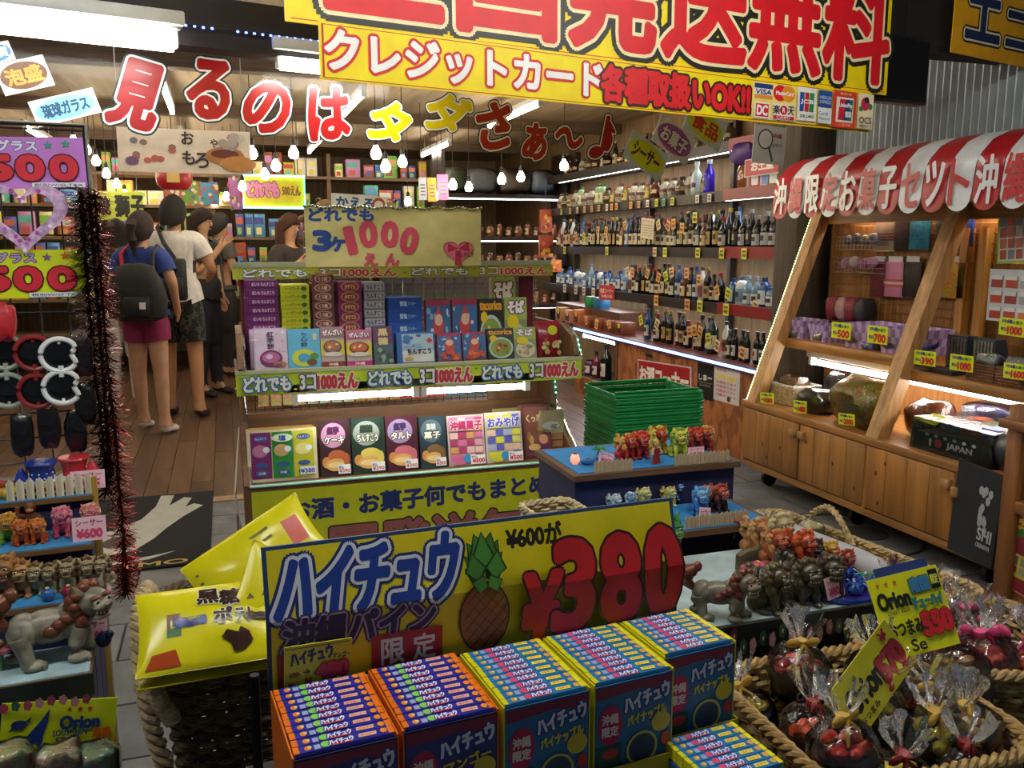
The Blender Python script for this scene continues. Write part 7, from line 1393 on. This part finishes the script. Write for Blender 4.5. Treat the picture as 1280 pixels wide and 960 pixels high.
# ================================================================ shoppers
def person(label, loc, yaw, H_, sex, top, bottom, hairc, hair, arms, legs, skin='c89a78', extra=None, top_len=.70, short=.5, head_yaw=0, lean=0, foot='d8d0c4'):
    """body laid out as joints (unit height 1.75), grown with a Skin modifier; faces -y before the turn"""
    k = H_/1.75; V = []; Eg = []; Rd = []; B = []
    def j(p, r, par=None, bone=''):
        V.append(Vector(p)); Rd.append(r); i = len(V)-1
        if par is not None: Eg.append((par, i)); B.append((par, i, bone))
        return i
    w = 1.0 if sex == 'm' else .9
    pel = j((0, 0, .95), (.135*w, .105)); sp = j((0, .0, 1.10), (.125*w, .095), pel, 'torso'); ch = j((0, .0, 1.30), (.145*w, .105), sp, 'torso'); nb = j((0, .012, 1.455), (.055, .055), ch, 'torso')
    nk = j((0, .0, 1.51), (.05, .05), nb, 'neck'); h1 = j((0, -.012, 1.575), (.07, .082), nk, 'head'); h2 = j((0, -.005, 1.655), (.08, .095), h1, 'head'); j((0, .0, 1.715), (.055, .065), h2, 'head')
    for s, A in ((-1, arms[0]), (1, arms[1])):
        shd = j((s*.165*w, .0, 1.41), (.058, .058), ch, 'torso'); el = j(A[0], (.042, .042), shd, 'uparm'); wr = j(A[1], (.029, .027), el, 'forearm')
        d = (Vector(A[1])-Vector(A[0])).normalized(); pm = j(Vector(A[1])+d*.055, (.032, .02), wr, 'hand')
        sd = d.cross(Vector((1, 0, 0)));  sd = sd.normalized() if sd.length > .1 else Vector((0, 1, 0))
        for q in range(4):
            o_ = sd*(.027-.018*q); f1 = j(Vector(A[1])+d*.095+o_, (.0085, .0085), pm, 'hand'); j(Vector(A[1])+d*(.155-(.012 if q in (0, 3) else 0))+o_*.9+Vector((-s*.012, 0, 0)), (.0075, .0075), f1, 'hand')
        t1 = j(Vector(A[1])+d*.05+sd*.045, (.010, .010), wr, 'hand'); j(Vector(A[1])+d*.095+sd*.055, (.008, .008), t1, 'hand')
    for s, Lg in ((-1, legs[0]), (1, legs[1])):
        hpj = j((s*.085*w, 0, .90), (.095, .098), pel, 'hips'); kn = j(Lg[0], (.058, .062), hpj, 'thigh'); ca = j(Vector(Lg[0]).lerp(Vector(Lg[1]), .3), (.055, .058), kn, 'shin'); an = j(Lg[1], (.036, .04), ca, 'shin')
        j((Lg[1][0], Lg[1][1]+.035, .04), (.033, .035), an, 'foot'); ft = j((Lg[1][0]+s*.012, Lg[1][1]-.11, .032), (.04, .026), an, 'foot'); j((Lg[1][0]+s*.016, Lg[1][1]-.165, .026), (.034, .02), ft, 'foot')
    me = D.meshes.new('person'); me.from_pydata([v for v in V], Eg, []); o = D.objects.new('person', me); COL.objects.link(o)
    sk = o.modifiers.new('skin', 'SKIN'); sk.use_smooth_shade = True; sv = me.skin_vertices[0].data
    for i, r in enumerate(Rd): sv[i].radius = r; sv[i].use_root = (i == 0)
    o.modifiers.new('sub', 'SUBSURF').levels = 2
    dg = bpy.context.evaluated_depsgraph_get(); bm_ = D.meshes.new_from_object(o.evaluated_get(dg)); D.objects.remove(o)
    lr = R(lean)
    cls = []
    for v in bm_.vertices:
        best = (9, '', 0); p = v.co
        for a_, b_, n_ in B:
            d = V[b_]-V[a_]; t = max(0, min(1, (p-V[a_]).dot(d)/d.length_squared)); ds = (V[a_]+d*t-p).length
            if ds < best[0]: best = (ds, n_, t)
        cls.append(best[1:])
    base = [v.co.copy() for v in bm_.vertices]; nrm = [v.normal.copy() for v in bm_.vertices]; faces = [tuple(p.vertices) for p in bm_.polygons]
    bm_.materials.clear(); bm_.materials.append(mat(skin, .5, 'p')); bm_.polygons.foreach_set('use_smooth', [True]*len(bm_.polygons)); bm_.name = 'person'
    M_ = Matrix.Translation(loc) @ Matrix.Rotation(R(yaw), 4, 'Z') @ Matrix.Scale(k, 4)
    root = tag(obj('person', bm_, None, M_), label, 'person')
    def cover(name, test, off, m):
        keep = [test(cls[i], base[i]) for i in range(len(base))]; fs = [f for f in faces if all(keep[i] for i in f)]; mp = {}; mb = MB(); vs_ = []
        for f in fs:
            for i in f:
                if i not in mp: mp[i] = len(vs_); q = base[i]+nrm[i]*off(cls[i], base[i]); vs_.append(q)
        mb.add(vs_, [tuple(mp[i] for i in f) for f in fs], m); return mb.build(name, root)
    cover('top', lambda c, p: (c[0] == 'torso' and p.z < 1.475) or (c[0] == 'uparm' and c[1] < top_len) or (c[0] == 'hips' and p.z > .9), lambda c, p: .014+(.03 if p.z < 1.1 else .012)*(c[0] != 'uparm')+.012*(c[0] == 'uparm'), mat(top, .8, 'fabric'))
    kb = bottom if isinstance(bottom, tuple) else (bottom, 'fabric')
    cover('bottoms', lambda c, p: (c[0] == 'torso' and p.z < 1.03) or c[0] == 'hips' or (c[0] == 'thigh' and c[1] < short) or (short > 1 and c[0] == 'shin' and c[1] < short-1), lambda c, p: .012+.012*(c[0] == 'thigh'), mat(kb[0], .8, kb[1]))
    cover('shoes', lambda c, p: c[0] == 'foot' and p.z < .075, lambda c, p: .006, mat(foot, .6))
    hd = MB(); hm = mat(hairc, .8, 'wicker', 0, 2); hy = Matrix.Rotation(R(head_yaw), 4, 'Z')
    rings = []
    for jj in range(8):
        t = jj/7; ph = -.35+t*(PI/2+.33); rg = []
        for i in range(18):
            a_ = 2*PI*i/18; fr = max(0, -math.sin(a_)); lift = .062*fr*(1-t)   # leave the face free
            bk = max(0, math.sin(a_)); x = .103*math.cos(ph)*math.cos(a_); y = .118*math.cos(ph)*math.sin(a_); z = 1.64+.108*math.sin(ph)+lift-.085*bk**.7*(1-t)**1.5-.03*abs(math.cos(a_))*(1-t)
            rg.append((x*(1+.03*math.sin(7*i+jj*2)), (y+.004)*(1+.025*math.sin(5*i-jj)), z+.004*math.sin(3*i+jj)))
        rings.append(rg)
    hd.ring(rings, hm)
    if hair == 'pony':
        hd.tube([(0, .095, 1.665), (0, .14, 1.63), (0, .14, 1.52), (0, .118, 1.40)], [.024, .036, .036, .012], hm, 10)
    if hair == 'bob' or hair == 'long':
        zb = 1.50 if hair == 'bob' else 1.32
        rr_ = []
        for jj in range(6):
            z = 1.67-(1.67-zb)*jj/5; rr_.append([((.104+.006*math.sin(jj))*math.cos(a_), .016+.112*math.sin(a_), z) for a_ in [-.35+(PI+.7)*i/14 for i in range(15)]]+[(.08*math.cos(a_), .012+.085*math.sin(a_), z) for a_ in [-.35+(PI+.7)*i/14 for i in range(14, -1, -1)]])
        hd.ring(rr_, hm)
    hd.build('hair', root)
    fc = MB(); fc.ell((0, -.106, 1.60), (.012, .016, .02), mat(skin, .5), 8, 6)
    for s in (-1, 1): fc.ell((s*.088, .0, 1.61), (.012, .02, .03), mat(skin, .5), 8, 6)
    fc.build('nose_and_ears', root)
    ey = MB()
    for s in (-1, 1): ey.ell((s*.032, -.092, 1.63), (.012, .006, .007), mat('f0eeea', .3), 8, 5).ell((s*.032, -.0975, 1.63), (.005, .002, .005), mat('1a120e', .2), 6, 4)
    ey.build('eyes', root); MB().ell((0, -.094, 1.557), (.022, .005, .006), mat('a8605a', .4), 8, 5).build('mouth', root)
    return root
def LR(p): return (Vector((-p[0], p[1], p[2])), )
pA = hp(196, 541, 0); pB = hp(232, 521, 0); pC = hp(263, 494, 0)
# maroon shorts, blue top, black backpack
A = person('woman with ponytail, blue top and maroon shorts carrying a black backpack', (pA.x-.02, pA.y, .0), 160, 1.58, 'f', '26408a', '8a2050', '2a1a16', 'pony', (((-.24, .03, 1.20), (-.20, -.12, 1.0)), ((.23, .03, 1.2), (.24, -.05, .97))), (((-.10, .02, .50), (-.12, .05, .075)), ((.10, -.03, .50), (.13, -.12, .075))), short=.42, foot='e0dcd4')
bp = thing('backpack', 'large black backpack hanging low on the woman in maroon shorts', 'bag', Matrix.Translation((pA.x, pA.y, 0)) @ Matrix.Rotation(R(160), 4, 'Z'))
rg = []
for z, sx, sy in ((.83, .12, .05), (.86, .19, .09), (.98, .20, .10), (1.1, .17, .085), (1.2, .12, .05), (1.22, .05, .03)):
    rg.append([(-.04+sx*math.copysign(abs(math.cos(a_))**.7, math.cos(a_)), .245+sy*math.copysign(abs(math.sin(a_))**.7, math.sin(a_)), z) for a_ in [2*PI*i/20 for i in range(20)]])
MB().ring(rg, mat('17181a', .7, 'fabric')).build('body', bp); MB().cbox(-.17, .325, .87, .02, .365, 1.0, mat('1c1d20', .7, 'fabric'), .02).build('pocket', bp); MB().box(-.15, .366, .92, -.11, .37, .965, mat('e6e6e4', .5)).build('label_patch', bp)
for s in (-1, 1): MB().tube([(s*.10-.02, .17, 1.12), (s*.11, .12, 1.28), (s*.10, .02, 1.335), (s*.10, -.09, 1.27)], .014, mat('c02a4a' if s > 0 else '17181a', .6), 6).build('strap', bp)
# white T-shirt man
Bm = person('man in a white T-shirt and camouflage shorts seen from behind', (pB.x, pB.y, 0), 166, 1.72, 'm', 'dcdad6', ('2c2e2c', 'camo'), '17120f', 'short', (((-.27, -.02, 1.17), (-.20, -.20, 1.12)), ((.27, -.02, 1.17), (.18, -.22, 1.16))), (((-.11, .0, .50), (-.13, .06, .075)), ((.11, -.04, .50), (.13, -.05, .075))), short=.78, skin='b8875f', foot='3a2a24', top_len=.62)
sb = thing('sling_bag', 'small black sling bag on the back of the man in white', 'bag', Matrix.Translation((pB.x, pB.y, 0)) @ Matrix.Rotation(R(166), 4, 'Z'))
MB().cbox(-.13, .165, .93, .04, .235, 1.24, mat('191a1d', .6, 'fabric'), .02).build('body', sb); MB().cbox(-.115, .235, .96, .025, .255, 1.10, mat('202226', .6, 'fabric'), .008).build('pocket', sb); MB().tube([(-.05, .19, 1.24), (.03, .175, 1.36), (.09, .10, 1.47), (.11, .0, 1.49), (.09, -.1, 1.42)], .016, mat('1c1714', .6), 6).build('strap', sb)
# woman in black
person('woman with glasses and dark bob in black T-shirt and black trousers', (pC.x, pC.y, 0), 60, 1.66, 'f', '1c1c20', '20222c', '2c1c16', 'bob', (((-.2, -.06, 1.16), (-.06, -.22, 1.38)), ((.22, .0, 1.16), (.20, -.06, .93))), (((-.09, .0, .50), (-.1, .03, .075)), ((.09, -.02, .5), (.1, -.02, .075))), short=1.9, foot='222222')
gl = MB()
for s in (-1, 1): gl.tube([(s*.034+.022*math.cos(a_), -.104, 1.63+.018*math.sin(a_)) for a_ in [2*PI*i/14 for i in range(14)]], .002, mat('2a2a2c', .3), 5, True).cyl((s*.056, -.104, 1.633), (s*.092, -.005, 1.63), .002, .002, mat('2a2a2c', .3), 5)
gl.build('glasses', COL.objects[-1] if False else [c for c in COL.objects if c.name.startswith('person') and c.get('label', '').startswith('woman with glasses')][0])
pD = hp(283, 470, 0)
person('dark-haired shopper in a grey shirt standing behind the woman in black', (pD.x, pD.y, 0), 120, 1.66, 'm', '4a4640', '2c2a2a', '19120f', 'short', (((-.25, 0, 1.17), (-.2, -.15, 1.0)), ((.25, 0, 1.17), (.2, -.15, 1.0))), (((-.1, 0, .5), (-.1, .03, .075)), ((.1, 0, .5), (.1, 0, .075))), short=1.9, foot='2a2220')
pE = hp(160, 520, 0)
person('shopper in a dark T-shirt and white trousers left of the ponytail woman', (pE.x-.03, pE.y+.35, 0), 175, 1.55, 'f', '2a2c34', 'd8d6d4', '1c1412', 'bob', (((-.22, .0, 1.17), (-.18, -.15, 1.02)), ((.22, .0, 1.17), (.18, -.15, 1.02))), (((-.1, 0, .5), (-.1, .03, .075)), ((.1, 0, .5), (.1, 0, .075))), short=1.9)
person('woman with long brown hair half hidden behind the cream price board', (.52, 7.4, 0), 40, 1.60, 'f', '3a3230', '2a2a30', '4a2a1c', 'long', (((-.22, .0, 1.17), (-.1, -.22, 1.3)), ((.22, .0, 1.17), (.18, -.2, 1.2))), (((-.1, 0, .5), (-.1, .03, .075)), ((.1, 0, .5), (.1, 0, .075))), short=1.9)
# ================================================================ hanging bulbs
bulb = MB().lathe([(0, -.045), (.02, -.043), (.033, -.025), (.034, -.005), (.024, .018), (.014, .032), (.013, .045), (0, .046)], mat('ffe9c4', .3, 'emit', 34), 12).mesh('bulb')
sock = MB().lathe([(.0, .04), (.017, .04), (.017, .075), (.008, .09), (0, .09)], mat('2a2422', .5), 10).mesh('socket')
BX = [(92, 176, 7.2), (108, 186, 7.6), (120, 200, 8.0), (133, 216, 8.4), (146, 229, 8.8), (156, 242, 9.4), (345, 206, 6.6), (331, 217, 7.0), (303, 232, 7.8), (367, 190, 6.2), (482, 207, 6.0), (503, 201, 6.3), (566, 230, 6.8), (586, 233, 7.4), (627, 223, 6.6), (651, 220, 7.0), (705, 206, 6.4), (510, 251, 8.6), (547, 244, 8.2), (470, 190, 5.6), (283, 245, 9.0), (315, 190, 6.0), (158, 250, 9.8), (268, 252, 9.6)]
for i, (px, py, Y) in enumerate(BX):
    p = yp(px, py, Y); t = thing('hanging_bulb', 'bare glowing bulb on a black cord from the ceiling, %s from the left' % ORD[sorted(range(len(BX)), key=lambda q: BX[q][0]).index(i)], 'light bulb', TR(p.x, p.y, p.z), 'bare bulbs in the shop'); obj('bulb', bulb, t); obj('socket', sock, t)
    MB().cyl((0, 0, .09), (0, 0, max(.12, 2.46-p.z)), .003, .003, mat('1a1614', .6), 5).build('cord', t)
# ================================================================ hanging poster of sweets
mx, w, h = ST.quad(4.4, (145, 158), (312, 165), (147, 214))
sign('hanging_poster', 'cream hanging poster with brush lettering and pastry pictures', 'poster', mx, w, h, [*[E(random.uniform(.08, .42), random.uniform(.25, .75), .03, .07, random.choice(('9a7a6a', 'c86a5a', '8a8090')), 8) for _ in range(10)], E(.1, .25, .05, .1, '7a5a8a', 10), T('お', .52, .80, .09, .28, '3a2a26', .03), T('も', .52, .35, .09, .3, '3a2a26', .03), T('ろ', .62, .3, .1, .34, '3a2a26', .03), T('やき', .75, .7, .12, .2, '5a3a34', .03), E(.80, .42, .15, .2, 'b8783c'), E(.80, .46, .11, .1, '6a3020'), E(.90, .24, .14, .18, 'c88a44'), *[E(.86+random.uniform(-.08, .08), .75+random.uniform(-.12, .12), .04, .1, random.choice(('d8ccc4', 'b8a8a0', 'c88a8a')), 8) for _ in range(10)]], 'f4e2cc', .004)
MB().cyl((.02*w, .002, h), (.02*w, .002, 2.46-mx.translation.z), .002, .002, mat('888888', .5), 5).cyl((.95*w, .002, h), (.95*w, .002, 2.46-mx.translation.z), .002, .002, mat('888888', .5), 5).build('cord', COL.objects[-2])
# ================================================================ goods at the back of the shop
bs = thing('back_shelving', 'crowded shelving across the back of the shop', 'shelving', TR(0, 0, 0)); YBK = 9.6
for z in (.45, .80, 1.12, 1.42, 1.74, 2.06): MB().box(-2.3, YBK, z-.03, 2.4, YBK+.4, z, mat('7a6248', .6, 'wood', 0, -1)).build('shelf_board', bs)
for x in (-2.3, -1.2, -.1, 1.1, 2.36): MB().box(x, YBK+.02, 0, x+.04, YBK+.4, 2.3, mat('6a5038', .6, 'wood')).build('upright', bs)
PAL = ('c86a5a', 'd8c83a', '5a9ac8', '8ac05a', 'c88ac0', 'e0dcd4', 'b8402e', '4a5aa8', 'd8a05a', '6ab8a8', 'e8e0a0', '9a5a3a')
PN = ('brick red', 'yellow', 'blue', 'green', 'mauve', 'white', 'red', 'indigo', 'tan', 'turquoise', 'cream', 'brown')
SNAME = {.45: 'lowest', .80: 'second', 1.12: 'third', 1.42: 'fourth', 1.74: 'fifth', 2.06: 'top'}
gm = {}
for z in (.80, 1.12, 1.42, 1.74, 2.06):
    x = -2.24; cnt = {}
    while x < 2.3:
        ci = random.randrange(12); wv = random.choice((.09, .12, .16)); hv = random.choice((.14, .19, .24)); 
        if any(abs(x+wv/2-u) < wv/2+.05 for u in (-2.28, -1.18, -.08, 1.12, 2.38)): x += .06; continue
        key = (ci, wv, hv)
        if key not in gm: 
            mb = MB().cbox(0, 0, 0, wv-.01, .12, hv, mat(PAL[ci], .4, 'pack' if ci % 3 == 0 else 'p', 0, .4), .004); gm[key] = mb.mesh('souvenir_box')
            mb = MB().box(.02*wv, -.002, hv*.55, wv*.8, 0, hv*.85, mat(PAL[(ci+5) % 12], .4)).box(.15*wv, -.002, hv*.1, wv*.6, 0, hv*.4, mat(PAL[(ci+8) % 12], .4)); gm[key+('p',)] = mb.mesh('front_print')
        cnt[ci] = cnt.get(ci, 0)+1
        o = tag(obj('souvenir_box', gm[key], None, TR(x, YBK+.02, z)), '%s souvenir box on the %s back shelf, %s of that colour from the left' % (PN[ci], SNAME[z], ORD[min(cnt[ci]-1, 29)]), 'box', 'souvenir boxes on the back shelves'); obj('front_print', gm[key+('p',)], o); x += wv+random.choice((.0, .005, .03))
# signs inside
mx, w, h = ST.quad(8.2, (303, 219), (380, 221), (303, 259))
o = sign('shop_sign', 'yellow sign with pink bubble letters framed in green light at the back', 'sign', mx, w, h, [T('どれでも', .32, .58, .5, .46, 'e88ac0', .08, (('7a2a6a', .05),)), T('500えん', .78, .55, .3, .3, '8a6a1a', .04)], 'f0d020', .02)
MB().tube([(0, -.01, 0), (w, -.01, 0), (w, -.01, h), (0, -.01, h)], .012, mat('5affc0', .3, 'emit', 4), 6, True).build('light_tube', o); MB().cyl((w*.1, .01, h), (w*.1, .01, 2.46-mx.translation.z), .004, .004, mat('333333', .5), 5).cyl((w*.9, .01, h), (w*.9, .01, 2.46-mx.translation.z), .004, .004, mat('333333', .5), 5).build('cord', o)
mx, w, h = ST.quad(8.6, (108, 238), (178, 240), (108, 275))
o = sign('shop_sign', 'yellow-green sign with bold black brush characters at the back left', 'sign', mx, w, h, [T('獅', .62, .5, .24, .7, '1e221a', .05), T('子', .90, .5, .22, .7, '1e221a', .05), T('琉', .3, .5, .2, .6, '1e221a', .05)], 'b8c84a', .01)
MB().cyl((w*.1, .005, h), (w*.1, .005, 2.46-mx.translation.z), .004, .004, mat('333333', .5), 5).cyl((w*.9, .005, h), (w*.9, .005, 2.46-mx.translation.z), .004, .004, mat('333333', .5), 5).build('cord', o)
mx, w, h = ST.quad(8.0, (195, 214), (232, 215), (196, 232))
o = tag(MB().lathe([(0, 0), (.10, 0), (.14, .04), (.15, .10), (.14, .16), (.10, .2), (0, .2)], mat('a8202a', .4), 18).build('paper_lantern', None, TR(mx.translation.x+.14, 8.0, mx.translation.z-.03)), 'red paper lantern behind the hanging poster', 'lantern'); MB().box(-.05, -.155, .05, .05, -.148, .15, mat('e0c070', .5)).build('emblem', o); MB().cyl((0, 0, .2), (0, 0, 2.46-mx.translation.z+.03), .004, .004, mat('333333', .5), 5).build('cord', o)
for i, (px0, py0, px1, py1, c, lb) in enumerate(((204, 226, 226, 258, 'c86a4a', 'picture towel with red flowers hanging at the back'), (227, 226, 247, 256, '7aa84a', 'green picture towel hanging at the back'), (250, 228, 272, 256, '5a9ac0', 'blue picture towel hanging at the back'), (285, 222, 301, 262, 'c87ac8', 'pink poster hanging beside the yellow back sign'))):
    mx, w, h = ST.quad(8.8, (px0, py0), (px1, py0), (px0, py1))
    o = sign('picture_towel' if i < 3 else 'poster', lb, 'towel' if i < 3 else 'poster', mx, w, h, [E(random.random(), random.random(), .12, .08, random.choice(('e8d8a0', 'd05a4a', '4a8a4a', 'f0e0e0', '6a6ac0')), 7) for _ in range(14)], c, .004)
    MB().cyl((w/2, .002, h), (w/2, .002, 2.46-mx.translation.z), .003, .003, mat('333333', .5), 5).build('cord', o)
# middle tables with small blue and green goods behind the stand
tb_ = thing('goods_table', 'long table of small goods between the sweets stand and the back', 'table', TR(.1, 7.9, 0)); MB().box(0, 0, 1.05, 1.7, .5, 1.08, mat('8a6a4a', .5, 'wood', 0, -1)).box(0, 0, .6, 1.7, .5, .63, mat('8a6a4a', .5, 'wood', 0, -1)).build('boards', tb_)
for x in (.02, 1.62):
    for y in (.02, .42): MB().box(x, y, 0, x+.06, y+.06, 1.05, mat('6a4a30', .5, 'wood')).build('leg', tb_)
for i in range(18):
    c = ('2f6ac0', '2f8a4a', '3a9ab8', '1f4a9a', '5ab04a', 'c83a34')[i % 6 if i > 13 else (0, 0, 1, 2, 3, 4)[i % 6]]
    o = tag(MB().lathe([(0, 0), (.035, 0), (.038, .02), (.03, .09), (.034, .12), (0, .12)], mat(c, .2), 10).build('glass_cup', None, TR(.17+i*.09, 7.98, 1.08)), 'coloured glass on the middle table, %s from the left' % ORD[i], 'glass', 'coloured glasses on the middle table'); MB().lathe([(.0355, .04), (.034, .06)], mat('e8e8e0', .4), 10).build('band', o)
for i in range(12):
    tag(MB().cbox(0, 0, 0, .1, .12, .11+.03*(i % 3), mat(PAL[(i*5) % 12], .4, 'pack'), .004).build('souvenir_box', None, TR(.18+i*.13, 7.95, .63)), 'souvenir box under the middle table, %s from the left' % ORD[i], 'box', 'souvenir boxes under the middle table')
# wrapped plush and signs at the right back corner
rs = thing('corner_shelving', 'shelves with wrapped plush toys at the right back corner', 'shelving', TR(0, 0, 0)); YC = 8.75
for z in (.7, 1.12, 1.42, 1.86): MB().box(2.15, YC, z-.04, 3.6, YC+.4, z, DRK).build('shelf_board', rs); MB().box(2.2, YC+.1, z-.05, 3.5, YC+.14, z-.041, mat('f2fbff', .3, 'emit', 8)).build('shelf_light', rs)
for x in (2.15, 3.5): MB().box(x, YC, 0, x+.04, YC+.4, 2.3, DRK).build('upright', rs)
for i, (x, w, c, lb) in enumerate(((2.3, .3, '8aa890', 'wrapped plush toy with green trim'), (2.62, .34, 'a8b0b8', 'wrapped grey plush toy'), (2.98, .36, 'b0a8a0', 'wrapped beige plush toy'), (3.3, .28, '9aa8b8', 'wrapped blue-grey plush toy'))):
    pillow('plush_toy', lb+' on the top corner shelf', 'plush toy', TR(x, YC+.2, 1.86), w, .3, .27, c, 'p', .014, True, 100+i)
for zi, z in enumerate((1.42, 1.12, .7)):
    for i in range(12):
        k_ = ('jar', 'pot', 'flask')[(i+zi) % 3]; put(k_, ('5a3020', '7a3a24', '8a5a34')[(i*2+zi) % 3], 'c8b890', '2a1a14', 2.28+i*.105, YC+.1, z, 'small reddish ornament jar on the %s corner shelf, %s from the left' % (('upper', 'middle', 'lower')[zi], ORD[i]), 'jars on the corner shelves', .75, 'jar')
for i, (px, py, c, lb) in enumerate(((888, 1, 'x', ''),)): pass
for i, (x0, y0, x1, y1, c, lb) in enumerate(((676, 262, 690, 290, 'b8502a', 'orange snack bags hanging at the end of the liquor shelves, upper'), (675, 294, 692, 322, 'a84a2a', 'orange snack bags hanging at the end of the liquor shelves, lower'), (688, 325, 702, 340, 'c86a3a', 'small orange sign at the end of the liquor shelves'))):
    mx, w, h = ST.quad(8.4, (x0, y0), (x1, y0), (x0, y1)); o = sign('snack_strip' if i < 2 else 'notice', lb, 'snack bag' if i < 2 else 'notice', mx, w, h, [E(random.random()*.8+.1, random.random()*.8+.1, .16, .1, random.choice(('e0a83a', '8a2a20', 'd8703a')), 7) for _ in range(8)], c, .05)
    MB().cyl((w/2, .02, h), (w/2, .02, h+.25), .003, .003, mat('555555', .4), 5).build('hook', o)
for i, (x0, y0, x1, y1, c, lb) in enumerate(((523, 222, 533, 250, 'b8c4d8', 'pale blue notice pinned in the middle of the shop'), (534, 222, 545, 252, 'd8a83a', 'orange notice pinned in the middle of the shop'), (546, 218, 560, 250, 'd87ab8', 'pink notice pinned in the middle of the shop'))):
    mx, w, h = ST.quad(7.0, (x0, y0), (x1, y0), (x0, y1)); o = sign('notice', lb, 'notice', mx, w, h, [Q(.2, .2+.15*k_, .8, .26+.15*k_, '6a6a70') for k_ in range(4)], c, .003); MB().cyl((w/2, .002, h), (w/2, .002, 2.46-mx.translation.z), .003, .003, mat('333333', .5), 5).build('cord', o)
# wooden hanging shelf boards with dark bags under the ceiling
